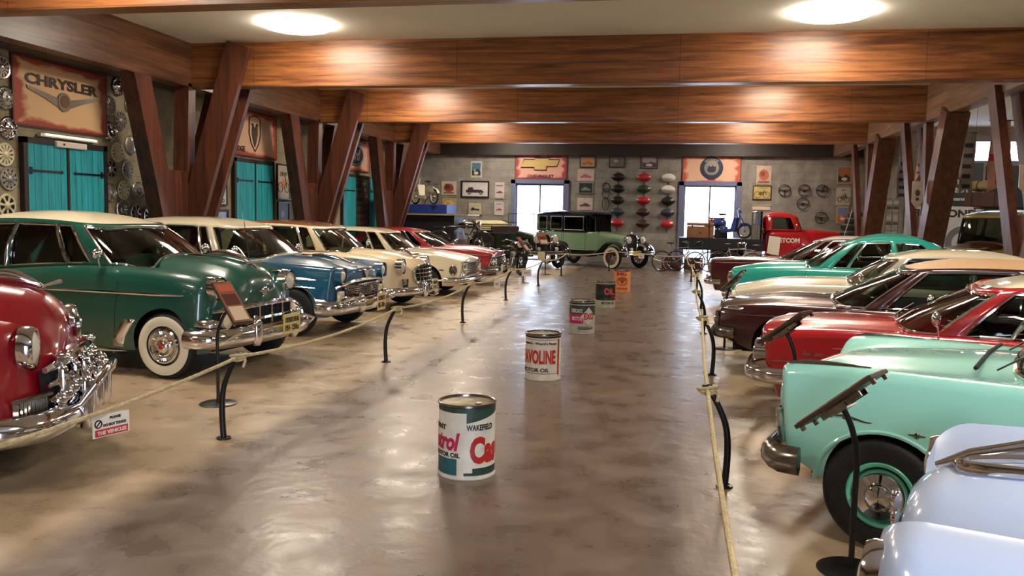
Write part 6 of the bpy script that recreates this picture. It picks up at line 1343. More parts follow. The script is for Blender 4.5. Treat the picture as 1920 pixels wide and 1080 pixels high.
def vintage(name, label, paint, top, fend, x, y, rz, closed=True, ww=True, wood=WOODS, yb=.70):
    o = empty('vintage_car', (x, y, 0), rz, label, 'car'); wb = 3.15
    MB().box((-1.6, 0, .50), (4.0, .7, .10)).build('chassis', BLACK, o)
    def sec(w_, z0, z1, r=.12, n=5):
        P = [(w_, z0), (w_, z1-r)]+[(w_-r+r*cos(a), z1-r+r*sin(a)) for a in np.linspace(.3, PI/2, n)]
        return P+[(-p[0], p[1]) for p in P[::-1]]
    b = MB(); b.grid([[(xx, p[0], p[1]) for p in sec(w_, .58, z1, .14)] for xx, w_, z1 in ((.18, .27, 1.10), (-.3, .32, 1.15), (-.95, .42, 1.22))])
    for i in range(16):
        for sg in (1, -1): b.box((-.10-.045*i, sg*(.303+.0072*i), .86), (.012, .012, .24))
    b.build('hood', paint, o)
    zt = 1.20 if closed else 1.12
    R_ = [(-.95, .42, zt+.02), (-1.25, .60, zt), (-1.8, yb, zt), (-3.0, yb, zt), (-3.55, yb-.04, zt), (-3.80, yb-.12, zt-.04)]
    b = MB(); rows = [[(xx, p[0], p[1]) for p in sec(w_, .56, z1, .05)] for xx, w_, z1 in R_]
    rows = [[(x_, y_, z_) for x_, y_, z_ in r] for r in rows]; b.grid(rows, mf=lambda i, j: None if (not closed and 5 <= j <= 6 and 1 <= i <= 3) else 0); b.add(rows[-1], [tuple(range(len(rows[-1])))]); b.build('body', paint, o, sharp=50)
    b = MB()
    for xx in (-1.35, -2.3, -2.42, -3.2):
        for sg in (1, -1): w_ = float(np.interp(-xx, [-q[0] for q in R_], [q[1] for q in R_])); b.tube([(xx, sg*(w_+.001), .58), (xx, sg*(w_+.001), zt-.04)], .006, 4)
    b.build('door_gap', GAP, o)
    b = MB(); b.tube([(-1.3, -.61, zt-.02), (-1.8, -yb-.005, zt-.02), (-3.6, -yb+.03, zt-.02)], .014, 6); b.tube([(-1.3, .61, zt-.02), (-1.8, yb+.005, zt-.02), (-3.6, yb-.03, zt-.02)], .014, 6); b.build('belt_moulding', top, o)
    if closed:
        zr = 1.80; b = MB(); pil = [(-1.32, .60, .05), (-2.36, yb-.02, .07), (-3.05, yb-.02, .12)]
        for xx, w_, t in pil:
            for sg in (1, -1): b.box((xx, sg*(w_-.02), (zt+zr)/2), (t, .04, zr-zt+.02))
        for sg in (1, -1):
            b.prism([(-3.62, sg*(yb-.06), zt), (-3.80, sg*(yb-.14), zt), (-3.80, sg*(yb-.14), zr-.06), (-3.62, sg*(yb-.06), zr)], (0, -sg*.04, 0)); b.prism([(-3.02, sg*(yb-.02), zt), (-3.16, sg*(yb-.02), zt), (-3.16, sg*(yb-.02), zr), (-3.02, sg*(yb-.02), zr)], (0, -sg*.04, 0))
            b.box((-2.45, sg*(yb-.035), zr-.03), (2.35, .045, .10)); b.box((-2.45, sg*(yb-.035), zt+.03), (2.35, .045, .05))
        b.box((-3.80, 0, zt+.08), (.05, (yb-.14)*2, .16)); b.box((-3.80, 0, zr-.12), (.05, (yb-.14)*2, .20)); b.box((-3.80, .42, (zt+zr)/2), (.05, .3, zr-zt)); b.box((-3.80, -.42, (zt+zr)/2), (.05, .3, zr-zt))
        b.build('cabin_frame', top, o)
        b = MB(); rows = []
        for xx, w_, dz in ((-1.08, .55, -.06), (-1.18, .60, .02), (-1.6, .68, .07), (-2.5, .70, .10), (-3.4, .66, .07), (-3.75, .58, .02), (-3.86, .50, -.08)): rows.append([(xx, w_*cos(a)*1.02, zr+dz*1.0+.05*sin(a)-.04*(abs(cos(a))**6)) for a in np.linspace(0, PI, 13)])
        b.grid(rows); b.grid([[(p[0], p[1]*.97, p[2]-.05) for p in r] for r in rows]); b.build('roof', top, o)
        b = MB(); b.box((-1.17, 0, 1.82), (.22, 1.12, .03)); b.build('sun_visor', top, o)
        for nm, xa, xb in (('side_window', -1.36, -2.32), ('side_window', -2.40, -3.0), ('side_window', -3.16, -3.62)):
            for sg in (1, -1):
                g = MB().box(((xa+xb)/2, sg*(yb-.05), (zt+zr)/2), (abs(xb-xa), .008, zr-zt-.1)).build(nm, GL, o); f = MB(); a_, c_ = xa-.02, xb+.02; yy = sg*(yb-.008)
                f.tube([(a_, yy, zt+.06), (c_, yy, zt+.06), (c_, yy, zr-.08), (a_, yy, zr-.08)], .010, 6, closed=True); f.build('window_trim', mat('trim_cream', '#c7c9bb', .4), g)
        g = MB().box((-1.22, 0, (zt+zr)/2), (.008, 1.08, zr-zt)).build('windshield', GL, o); f = MB(); f.tube([(-1.21, -.55, zt), (-1.21, .55, zt), (-1.21, .55, zr), (-1.21, -.55, zr)], .02, 6, closed=True); f.build('window_trim', top, g)
    else:
        g = MB().box((-1.22, 0, 1.50), (.008, 1.02, .52)).build('windshield', PANE, o); f = MB(); f.tube([(-1.22, -.52, 1.18), (-1.22, .52, 1.18), (-1.22, .52, 1.78), (-1.22, -.52, 1.78)], .018, 6, closed=True); f.tube([(-1.22, -.52, 1.48), (-1.22, .52, 1.48)], .012, 6); f.build('windshield_frame', CHROME_D, g)
        for xx in (-2.1, -3.1): b = MB(); b.box((xx, 0, .85), (.5, 1.1, .2)); b.box((xx-.28, 0, 1.10), (.14, 1.1, .5)); b.build('seat', mat('leather_seat', '#3a211a', .5), o, bevel=.04)
        cn_ = mat('canvas_hood', '#b9ac82', .9, noise=.6, nscale=6, col2='#8c8058'); b = MB()
        for k in range(4): b.box((-3.55, 0, 1.22+.075*k), (.75-.06*k, 1.36-.03*k, .055), Matrix.Rotation(.10+.03*k, 3, 'Y'))
        b.build('folded_canopy', cn_, o, bevel=.02); b = MB()
        for sg in (1, -1): b.tube([(-2.9, sg*.70, 1.15), (-3.2, sg*.72, 1.42), (-3.9, sg*.70, 1.55)], .012, 6); b.tube([(-2.9, sg*.70, 1.15), (-3.5, sg*.72, 1.25), (-3.95, sg*.70, 1.35)], .012, 6)
        b.build('canopy_irons', BLACK, o)
    sec_ = [(0, -.17), (-.035, -.13), (-.05, 0), (-.035, .13), (0, .17), (.018, .17), (-.015, .12), (-.03, 0), (-.015, -.12), (.018, -.17)]
    for sg in (1, -1):
        p = smooth([(.50, sg*.70, .42), (.50, sg*.70, .62), (.34, sg*.70, .80), (.05, sg*.70, .87), (-.28, sg*.70, .80), (-.55, sg*.70, .58), (-.85, sg*.70, .42), (-1.1, sg*.70, .38)], 5); MB().sweep(p, sec_, up=(0, 1, 0)).build('front_fender', fend, o)
        p = smooth([(-2.62, sg*.72, .42), (-2.72, sg*.72, .66), (-2.92, sg*.72, .82), (-3.18, sg*.72, .86), (-3.45, sg*.72, .76), (-3.62, sg*.72, .52)], 5); MB().sweep(p, sec_, up=(0, 1, 0)).build('rear_fender', fend, o)
        b = MB(); b.box((-1.85, sg*.70, .375), (1.62, .34, .04)); r_ = b.build('running_board', fend, o); MB().box((-1.85, sg*.875, .375), (1.62, .012, .03)).build('edge_strip', CHROME, r_); MB().box((-1.85, sg*.55, .47), (1.9, .05, .20)).build('sill_panel', BLACK, o)
        artillery(o, 0, sg*.71, .375, sg, ww, wood); artillery(o, -wb, sg*.71, .375, sg, ww, wood)
        h = MB().lathe([(.001, -.16), (.07, -.14), (.115, -.06), (.13, .02), (.135, .04), (.12, .045)], axis='x', n=24).build('headlight', CHROME, o, loc=(.36, sg*.36, .98)); MB().lathe([(.12, .04), (.06, .06), (.001, .065)], axis='x', n=20).build('lens', LENS, h)
        h = MB().lathe([(.001, -.08), (.05, -.05), (.065, .02)], axis='x', n=18).build('fog_lamp', CHROME, o, loc=(.50, sg*.34, .66)); MB().lathe([(.064, .02), (.001, .035)], axis='x', n=16).build('lens', LENS, h)
    b = MB(); b.tube([(.36, -.36, .86), (.36, .36, .86)], .014, 8); b.tube([(.36, -.36, .86), (.36, -.36, .95)], .02, 6); b.tube([(.36, .36, .86), (.36, .36, .95)], .02, 6); b.build('lamp_bar', CHROME, o)
    rs = [(.27, .56), (.27, 1.02), (.20, 1.12), (0, 1.16), (-.20, 1.12), (-.27, 1.02), (-.27, .56)]; b = MB(); b.tube([(.21, p[0], p[1]) for p in rs], .032, 8, closed=True); r_ = b.build('radiator_shell', CHROME, o); b = MB(); b.prism([(.17, p[0]*.97, p[1]) for p in rs], (.035, 0, 0)); b.build('radiator_core', GAP, r_); MB().lathe([(.03, 1.18), (.035, 1.20), (.02, 1.23), (.001, 1.235)], c=(.20, 0, 0), n=14).build('radiator_cap', CHROME, r_)
    for z in (.50, .58): b = MB(); b.tube(smooth([(.50, -.80, z), (.62, -.6, z), (.66, 0, z), (.62, .6, z), (.50, .80, z)], 4), .022, 6, flat=.5); b.build('bumper_bar', CHROME, o)
    return o
o = vintage('limo', 'pale green 1920s limousine with black top and whitewall wood-spoked wheels', carpaint('sage_green_paint', '#7f9c78', .3), NAVYB, carpaint('fender_black', '#0d0f0d', .2), -1.57, 29.26, math.radians(-37))
plate(o, (.70, -.28, .54), 'C A 1929', '', .40, .15, m='#d3bf54')
o = vintage('tourer', 'black open 1920s tourer with brass-white lamps beside the motorcycles', carpaint('black_green_paint', '#14211c', .25), NAVYB, carpaint('tourer_fender', '#0b0d0e', .2), -4.32, 27.75, math.radians(-50), closed=False, ww=False, wood=mat('spoke_dark', '#3c3a3a', .4))
plate(o, (.70, -.35, .44), '', '', .30, .26, m='#cfc6a4')
# ---- motorcycles ----
def motorcycle(label, x, y, z, rz, paint, grp=None, moped=False, wheel_r=.33, rimm=None, cat='motorcycle', kind=None):
    o = empty('motorcycle' if not moped else 'moped', (x, y, z), rz, label, cat, grp); R_ = wheel_r; wb = 1.32 if not moped else 1.12; rimm = rimm or CHROME_D; tr = .045 if not moped else .03
    spoked(o, 0, R_, R_, tr, rimm, 32); spoked(o, -wb, R_, R_, tr, rimm, 32)
    def fen(cx, a0, a1, m, w_=.07):
        p = [(cx+(R_+.035)*cos(a), 0, R_+(R_+.035)*sin(a)) for a in np.linspace(a0, a1, 18)]; return MB().sweep(p, [(0, -w_), (.03, -w_*.8), (.045, 0), (.03, w_*.8), (0, w_), (.02, 0)], up=(0, 1, 0)).build('fender', m, o)
    if not moped:
        fen(0, .3, 2.6, paint); fen(-wb, .2, 2.9, paint)
        b = MB()
        for sg in (1, -1): b.tube([(0, sg*.07, R_), (-.22, sg*.07, .93)], .016, 8)
        b.box((-.14, 0, .74), (.05, .2, .10)); b.build('front_fork', paint, o)
        b = MB()
        for pts in ([(-.24, 0, .86), (-.42, 0, .50), (-.48, 0, .28), (-.95, 0, .28), (-wb, .06, R_)], [(-.24, 0, .86), (-.70, 0, .82), (-1.0, 0, .62), (-wb, .07, R_)], [(-1.0, 0, .62), (-.95, 0, .28)], [(-.95, 0, .28), (-wb, -.06, R_)], [(-1.0, 0, .62), (-wb, -.07, R_)]): b.tube(pts, .016, 8)
        b.build('frame', BLACK, o)
        b = MB(); b.ell((-.50, 0, .86), (.27, .12, .10)); t_ = b.build('fuel_tank', paint, o); q = MB(); q.tube([(-.26, -.10, .85), (-.5, -.125, .85), (-.74, -.09, .84)], .006, 5); q.build('tank_pinstripe', mat('pinstripe_gold', '#b99a4c', .4), t_); MB().disc((-.48, 0, .95), .03, h=.02, n=14).build('filler_cap', CHROME, t_)
        b = MB(); b.box((-.66, 0, .36), (.30, .20, .18)); b.ell((-.80, .10, .36), (.11, .05, .10)); b.ell((-.80, -.10, .36), (.11, .05, .10))
        for i in range(8): b.box((-.60-.006*i, 0, .47+.028*i), (.17-.006*i, .17-.006*i, .014), Matrix.Rotation(-.15, 3, 'Y'))
        b.build('engine', mat('engine_alloy', '#8e8c8c', .3, .8), o)
        b = MB(); b.tube(smooth([(-.52, -.07, .62), (-.38, -.12, .55), (-.40, -.14, .30), (-.7, -.15, .22), (-1.5, -.16, .26)], 5), [.02]*16+[.032]*5, 8); b.build('exhaust', CHROME, o)
        b = MB(); b.ell((-.94, 0, .80), (.17, .13, .045)); b.tube([(-.98, .08, .76), (-.98, .08, .66)], .012, 6); b.tube([(-.98, -.08, .76), (-.98, -.08, .66)], .012, 6); b.build('saddle', mat('saddle_leather', '#1c1412', .5), o)
        b = MB(); b.box((-1.30, 0, .80), (.30, .20, .02)); b.tube([(-1.16, .09, .79), (-1.3, .09, .60)], .008, 5); b.tube([(-1.16, -.09, .79), (-1.3, -.09, .60)], .008, 5); b.build('luggage_rack', CHROME_D, o)
        b = MB(); b.tube(smooth([(-.48, -.38, .99), (-.36, -.33, 1.03), (-.22, -.12, .98), (-.22, .12, .98), (-.36, .33, 1.03), (-.48, .38, .99)], 4), .012, 8); b.tube([(-.52, -.385, .985), (-.40, -.35, 1.02)], .018, 8); b.tube([(-.52, .385, .985), (-.40, .35, 1.02)], .018, 8); b.build('handlebar', CHROME, o)
        h = MB().lathe([(.001, -.13), (.06, -.10), (.09, -.02), (.095, .02)], axis='x', n=20).build('headlight', CHROME, o, loc=(-.09, 0, .90)); MB().lathe([(.092, .02), (.001, .04)], axis='x', n=18).build('lens', LENS, h)
        for sg in (1, -1): MB().tube([(-.72, sg*.10, .34), (-.72, sg*.24, .30)], .014, 6).build('footrest', BLACK, o)
    else:
        cr = paint; fen(0, .6, 2.2, cr, .045); fen(-wb, .35, 2.7, cr, .05)
        b = MB()
        for sg in (1, -1): b.tube([(0, sg*.05, R_), (-.04, sg*.05, R_+.25), (-.17, sg*.03, .78)], .014, 8)
        b.tube([(-.17, 0, .62), (-.24, 0, .95)], .02, 8); b.build('front_fork', cr, o)
        b = MB(); b.prism([(-.22, -.16, .70), (-.30, -.16, .22), (-.78, -.16, .18), (-.80, -.16, .30), (-.44, -.16, .33), (-.34, -.16, .70)], (0, .32, 0)); b.build('leg_shield', cr, o, bevel=.015)
        b = MB(); b.ell((-.88, 0, .52), (.26, .12, .14)); b.box((-.72, 0, .42), (.16, .10, .28)); b.build('rear_body', cr, o)
        b = MB(); b.box((-.70, 0, .25), (.22, .16, .14)); b.ell((-.74, -.1, .26), (.09, .04, .07)); b.build('engine', mat('engine_alloy', '#8e8c8c', .3, .8), o)
        b = MB(); b.ell((-.76, 0, .80), (.16, .10, .035)); b.tube([(-.78, 0, .78), (-.80, 0, .60)], .014, 6); b.build('saddle', mat('saddle_leather', '#1c1412', .5), o)
        b = MB(); b.box((-1.12, 0, .70), (.26, .17, .015)); b.tube([(-1.0, .08, .7), (-1.12, .06, .5)], .006, 5); b.build('luggage_rack', CHROME_D, o)
        b = MB(); b.tube(smooth([(-.40, -.30, .98), (-.30, -.27, 1.03), (-.24, -.08, .94), (-.24, .08, .94), (-.30, .27, 1.03), (-.40, .30, .98)], 4), .011, 8); b.build('handlebar', CHROME, o)
        h = MB().lathe([(.001, -.1), (.05, -.07), (.065, .02)], axis='x', n=18).build('headlight', cr, o, loc=(-.14, 0, .90)); MB().lathe([(.063, .02), (.001, .035)], axis='x', n=16).build('lens', LENS, h)
    b = MB(); b.tube([(-.80, .06, .26), (-.82, .22, .0)], .012, 6); b.build('side_stand', BLACK, o)
    return o
BM = carpaint('motorcycle_black', '#0c0d0e', .2)
PLM = mat('plinth_black', '#16151a', .5)
o = empty('display_plinth', (-6.2, 24.2, 0), 0, 'low black plinth under the black motorcycle behind the red saloon', 'plinth'); MB().box((0, 0, .26), (2.2, .8, .52)).build('plinth_body', PLM, o, bevel=.01); MB().box((0, 0, .535), (2.24, .84, .03)).build('plinth_top', mat('plinth_edge', '#3a332c', .5), o)
motorcycle('black vintage motorcycle on a low plinth behind the red saloon', -5.45, 24.2, .55, 0, BM, 'black motorcycles')
motorcycle('black motorcycle standing on the floor with its wheel toward the rope', -4.28, 24.05, 0, math.radians(-58), BM, 'black motorcycles')
# raised display shelf with moped
o = empty('display_platform', (-8.6, 29.9, 0), 0, 'tall black platform with blue box and tan ledge by the left back corner', 'platform')
MB().box((-.1, 0, .84), (2.2, 1.5, 1.68)).build('cabinet_body', mat('platform_dark', '#14131c', .5), o); MB().box((.15, -.1, 1.70), (2.8, 1.8, .05)).build('ledge', mat('ledge_tan', '#a08a68', .6), o)
MB().box((-.25, 0, 1.89), (1.9, 1.3, .32)).build('blue_box', mat('plinth_blue', '#24408e', .45), o, bevel=.01)
motorcycle('cream moped standing on the blue box of the tall platform', -9.2, 29.75, 2.05, math.radians(142), mat('moped_cream', '#d6ceb4', .35, coat=.5), moped=True, wheel_r=.27, rimm=mat('moped_rim', '#cfc39c', .4), cat='moped')
# ---- bicycles ----
def bicycle(label, x, y, rz, col, z=0):
    o = empty('bicycle', (x, y, z), rz, label, 'bicycle', 'old bicycles by the back wall'); R_ = .335; wb = 1.06
    spoked(o, 0, R_, R_, .017, CHROME_D, 24, hub=.02, thick=.0014); spoked(o, -wb, R_, R_, .017, CHROME_D, 24, hub=.02, thick=.0014); m = col
    b = MB()
    for p in ([(-.62, 0, .30), (-.76, 0, .82)], [(-.62, 0, .30), (-.20, 0, .66)], [(-.74, 0, .76), (-.22, 0, .80)], [(-.20, 0, .62), (-.24, 0, .88)]): b.tube(p, .015, 8)
    for sg in (1, -1): b.tube([(-.62, 0, .30), (-wb, sg*.05, R_)], .009, 6); b.tube([(-.74, 0, .76), (-wb, sg*.05, R_)], .008, 6)
    b.build('frame', m, o); b = MB()
    for sg in (1, -1): b.tube([(0, sg*.045, R_), (-.10, sg*.045, .50), (-.19, sg*.02, .66)], .009, 6)
    b.build('front_fork', m, o)
    b = MB(); b.ell((-.80, 0, .93), (.13, .08, .03)); b.tube([(-.76, 0, .82), (-.775, 0, .92)], .012, 6); b.build('saddle', mat('saddle_leather', '#1c1412', .5), o)
    b = MB(); b.tube(smooth([(-.42, -.28, .96), (-.28, -.26, 1.0), (-.20, -.06, .98), (-.20, .06, .98), (-.28, .26, 1.0), (-.42, .28, .96)], 4), .010, 6); b.tube([(-.24, 0, .88), (-.20, 0, .98)], .011, 6); b.build('handlebar', CHROME, o)
    b = MB(); b.tube([(-.62+.09*cos(a), -.03, .30+.09*sin(a)) for a in np.linspace(0, 2*PI, 21)[:-1]], .005, 5, closed=True); b.tube([(-.62, -.05, .30), (-.50, -.05, .18)], .008, 6); b.box((-.49, -.09, .17), (.08, .09, .02)); b.tube([(-.62, .05, .30), (-.74, .05, .42)], .008, 6); b.box((-.75, .09, .43), (.08, .09, .02)); b.build('crank', CHROME_D, o)
    for cx in (0, -wb): b = MB(); b.sweep([(cx+.37*cos(a), 0, R_+.37*sin(a)) for a in np.linspace(.4, 2.6, 14)], [(0, -.025), (.012, 0), (0, .025), (.004, 0)], up=(0, 1, 0)); b.build('mudguard', m, o)
    MB().tube([(-.85, .03, .30), (-.80, .14, .0)], .008, 5).build('side_stand', BLACK, o)
    return o
SB = mat('bike_silver_blue', '#7d8aa6', .3, .6)
bicycle('silver-blue bicycle nearest the limousine front', .70, 28.25, math.radians(4), SB); bicycle('dark bicycle standing behind the silver-blue bicycle', 1.15, 28.56, math.radians(-6), mat('bike_dark', '#2c2a33', .35))
bicycle('brown bicycle at the end of the right rope', 1.78, 27.9, math.radians(168), mat('bike_brown', '#5c4a3a', .4)); bicycle('pale bicycle leaning close to the truck bed', 2.5, 28.3, math.radians(5), mat('bike_pale', '#a9a9b8', .35))
for x, w_, l in ((-.05, .62, 'left'), (.68, .60, 'right')):
    o = empty('wooden_crate', (x, 29.55, 0), 0, 'low reddish wooden crate on the floor behind the bicycles, the %s one' % l, 'crate', 'low crates behind the bicycles'); cm = mat('crate_red_wood', '#6a3026', .6, noise=.5, nscale=10)
    b = MB(); [b.box((0, -.2, .07+.13*k), (w_, .02, .11)) for k in range(3)]; [b.box((0, .2, .07+.13*k), (w_, .02, .11)) for k in range(3)]; [b.box((sg*w_/2, 0, .2), (.02, .4, .38)) for sg in (1, -1)]; b.build('crate_sides', cm, o); MB().box((0, 0, .40), (w_+.03, .44, .02)).build('lid', cm, o)
# ---- red truck with loaded flat bed ----
root = empty('flatbed_truck', (0, 0, 0), 0, 'red 1950s flatbed truck with black bed by the right back window', 'truck')
c = Car(wb=3.3, nose=.78, tail=-2.15, sill=.42, rw=.38, ra=.46, cr=.16, tuck=.04, tumble=.03, hw=.52, hc=.14, sweep=.14, sp=2.6, rn=.14, floor=.8,
        W=[(-2.15, .86), (-1.0, .87), (-.75, .90), (0, .92), (.78, .80)], ZF=[(-2.15, 1.40), (-1.0, 1.40), (-.80, 1.30), (-.5, 1.10), (0, 1.06), (.78, .92)], ZC=[(-2.15, 1.42), (-.9, 1.45), (0, 1.40), (.5, 1.34), (.78, 1.18)], VD=[(-2.15, 0), (-.9, .0), (-.4, .20), (.78, .2)])
g = dict(wf=-.92, wc=-1.12, rf=-1.10, rc=-1.32, rb=-2.12, rbc=-2.02, db=-2.12, dc=-2.06, yb=.78, yr=.66, zr=1.90, zt=2.02, side=[(1.08, 1.86)], ws=.84, bulge=.04, tr=.014, v1=.86, v0=.08, rp=2.2, bw=2.6)
RT = carpaint('truck_red', '#b3121c', .25); c.body(root, [RT, DARK], g); greenhouse(c, g, root, RT, GL, roofm=RT, trimm=RT); seats(c, root, -1.95, SEATM, zb=.85, zt=1.45, rear=False, dashx=-1.1); wheels(c, root, .38, 'dog', paint=RT, track=.78); gaps(c, root, (-1.05, -2.0)); handle(c, root, -1.9, 1.28); mirror(c, root, -1.2, -1, .16)
for sg in (1, -1): headlamp(root, tuple(c.front(sg*.62, .86, .02)), .11)
b = MB(); [b.tube([tuple(c.front(y, z, .03)) for y in np.linspace(-.42, .42, 9)], .02, 6) for z in (.75, .85, .95, 1.05, 1.15)]; b.build('grille_bar', CHROME_D, root); bumper(root, c, .56, h=.14, out=.12, wrap=.2, depth=.08, wy=.9)
b = MB(); letters(b, 'PETCOM', (-1.42, -(c.sidey(-1.4, 1.08)+.012), 1.08), (1, 0, 0), (0, 0, 1), .74, .16, bold=.05); b.build('door_lettering', mat('door_letter_cream', '#e8d6c8', .5), root)
bd = MB(); bd.box((-3.55, 0, 1.02), (2.7, 2.0, .14)); bd.box((-3.4, .4, .82), (3.0, .12, .26)); bd.box((-3.4, -.4, .82), (3.0, .12, .26)); bd.box((-3.55, -1.0, .86), (2.7, .05, .32)); bd.build('flat_bed', PLM, root)
bd = MB(); bd.box((-2.28, 0, 1.55), (.06, 1.7, .92)); bd.build('headboard', mat('headboard_matt', '#1a1012', .95, spec=.1), root); MB().tube([(-2.42, -.85, 1.1), (-2.42, -.85, 2.0), (-2.42, .85, 2.0), (-2.42, .85, 1.1)], .022, 8).build('bed_rail', CHROME_D, root)
TX, TY = 5.08, 29.95; place(root, TX, TY, 0)
ps = empty('paper_notice', (TX-1.86, TY-.93, .92), 0, 'white paper notice leaning on the red truck door', 'notice'); q = MB(); q.prism([(-.22, 0, -.28), (.16, 0, -.34), (.20, 0, .26), (-.16, 0, .30)], (0, -.01, 0)); q.build('sheet', mat('paper_white', '#ece8dc', .6), ps)
BZ = 1.092
def chest(x, y, w_, d_, h_, col, label, z=BZ, strap=True):
    o = empty('wooden_chest' if strap else 'suitcase', (x, y, z), 0, label, 'chest' if strap else 'suitcase'); m = mat('chest_'+col[1:], col, .5, noise=.5, nscale=8)
    MB().box((0, 0, h_*.39), (w_, d_, h_*.78)).build('box', m, o, bevel=.012); MB().box((0, 0, h_*.90), (w_*1.01, d_*1.01, h_*.20)).build('lid', m, o, bevel=.012)
    b = MB()
    for u in (-.3, .3): b.box((u*w_, -d_/2-.006, h_*.78), (.05, .012, .07))
    if strap: b.box((w_*.33, -d_/2-.003, h_*.5), (.035, .01, h_)); b.box((0, -d_/2-.006, h_*.35), (.06, .012, .05))
    b.build('latches', BLACK, o); return o
chest(.86, 29.45, .88, .5, .50, '#a06a40', 'brown wooden chest at the left end of the truck bed')
chest(1.56, 29.9, .42, .5, .38, '#1d1a22', 'dark box on the truck bed under the orange suitcase', strap=False)
chest(1.40, 29.88, .55, .32, .30, '#c4683c', 'orange-brown suitcase standing on the dark box', z=BZ+.385, strap=False)
motorcycle('small blue motorcycle standing on the truck bed by the window', 2.30, 29.4, BZ, math.radians(-20), mat('scooter_blue', '#26408c', .3, coat=1), moped=True, wheel_r=.25, cat='motorcycle')
o = empty('grey_panel', (2.64, 29.12, BZ), 0, 'grey arched panel standing on the truck bed by the cab', 'panel'); b = MB(); b.prism([(-.14, 0, 0), (.14, 0, 0), (.14, 0, .42), (.08, 0, .50), (-.08, 0, .50), (-.14, 0, .42)], (0, .02, 0)); b.build('sheet', mat('panel_grey', '#6f6c66', .6), o); MB().tube([(-.14, 0, 0), (-.14, 0, .42), (-.08, 0, .50), (.08, 0, .50), (.14, 0, .42), (.14, 0, 0)], .01, 6).build('edge', BLACK, o)
# ---- tyre stack and rope tripod ----
TPX, TPY = 5.66, 28.95
for i, (z, r) in enumerate(((0, .44), (.24, .43), (.48, .43), (.72, .43), (.96, .43), (1.2, .42), (1.44, .40), (1.66, .30), (1.86, .22))):
    tm = MB().lathe([(r*.55, .02), (r*.62, .0), (r*.9, .0), (r, .05), (r, .17), (r*.9, .22), (r*.62, .22), (r*.55, .20)], n=36, closed=True)
    for q in range(30): a = 2*PI*q/30; tm.box((r*cos(a), r*sin(a), .11), (.02, .035, .12), Matrix.Rotation(a, 3, 'Z'))
    if r < .35: tm.v = [(v[0], v[1], v[2]*.85) for v in tm.v]
    o = tm.build('tyre', RUBBER, loc=(TPX, TPY, z)); tag(o, 'black tyre in the stack by the right back corner, %s' % ('lowest', 'second from the floor', 'third from the floor', 'fourth from the floor', 'fifth from the floor', 'sixth from the floor', 'third from the top', 'small one second from the top', 'smallest one on top')[i], 'tyre', 'tyres stacked by the column')
RS = mat('support_pole', '#b8a888', .6)
for sg, l in ((-1, 'left'), (1, 'right')): o = MB().tube([(TPX+sg*.70, TPY-.50, 0), (TPX+sg*.18, TPY-.47, 2.1)], .012, 6).build('support_pole', RS); tag(o, 'thin slanted pole leaning at the %s side of the tyre stack' % l, 'pole', 'slanted poles by the tyre stack')
# ---------------- right side hall ----------------
def board_sign(x0, x1, z0, z1, bg, label, y=None, texts=(), tc='#1a1a1c'):
    P = Pl('A', (x0+x1)/2, (z0+z1)/2, .02); o = empty('billboard', P.o, 0, label, 'billboard'); b = MB(); P.rect(b, 0, 0, x1-x0, z1-z0, .0, .04); b.build('panel', mat('bill_'+bg[1:], bg, .5, noise=.25, nscale=3), o)
    b = MB()
    for (t, u, v, w_, h_) in texts: P.text(b, t, u, v, w_, h_, .042, bold=.04)
    if texts: b.build('lettering', mat('ink_'+tc[1:], tc, .5), o)
    return o, P
o, P = board_sign(7.45, 9.75, .6, 2.28, '#d9dbe0', 'white tyre billboard with black capitals behind the right column', texts=(('FIRESTONE', .0, .62, 1.9, .26),))
b = MB(); b.grid([[tuple(P.p(.62+r*cos(a), -.34+r*1.1*sin(a), .045)) for r in (.30, .36, .43, .50)] for a in np.linspace(0, 2*PI, 33)]); b.build('tyre_print', mat('tyre_print', '#6c7078', .6), o)
board_sign(8.25, 9.75, 2.34, 3.70, '#1d232e', 'dark billboard with pale lettering above the white tyre billboard', texts=(('AUCTION', -.1, .06, .9, .15), ('2013', .2, -.20, .7, .17), ('of Finance', -.1, -.48, 1.0, .13)), tc='#b9c0c8')
board_sign(9.85, 12.2, 1.2, 3.62, '#1b1f2e', 'dark blue board beside the dark billboard on the side hall wall')
o = empty('display_rack', (7.02, 30.0, 0), 0, 'grey wire rack of small cards beside the back column', 'rack')
b = MB(); [b.tube([(u, 0, 0), (u, 0, 2.55)], .01, 6) for u in (-.2, .0, .2)]; [b.tube([(-.2, 0, z), (.2, 0, z)], .008, 6) for z in np.linspace(.2, 2.5, 12)]; b.box((0, 0, .02), (.5, .3, .04)); b.build('wire_frame', CHROME_D, o)
for i in range(9):
    for u in (-.1, .1): MB().box((u, -.02, 1.02+.17*i), (.15, .015, .10)).build('card', mat('rack_card_%d' % (i % 3), ('#8a8684', '#4a4646', '#b4b0aa')[i % 3], .6), o)
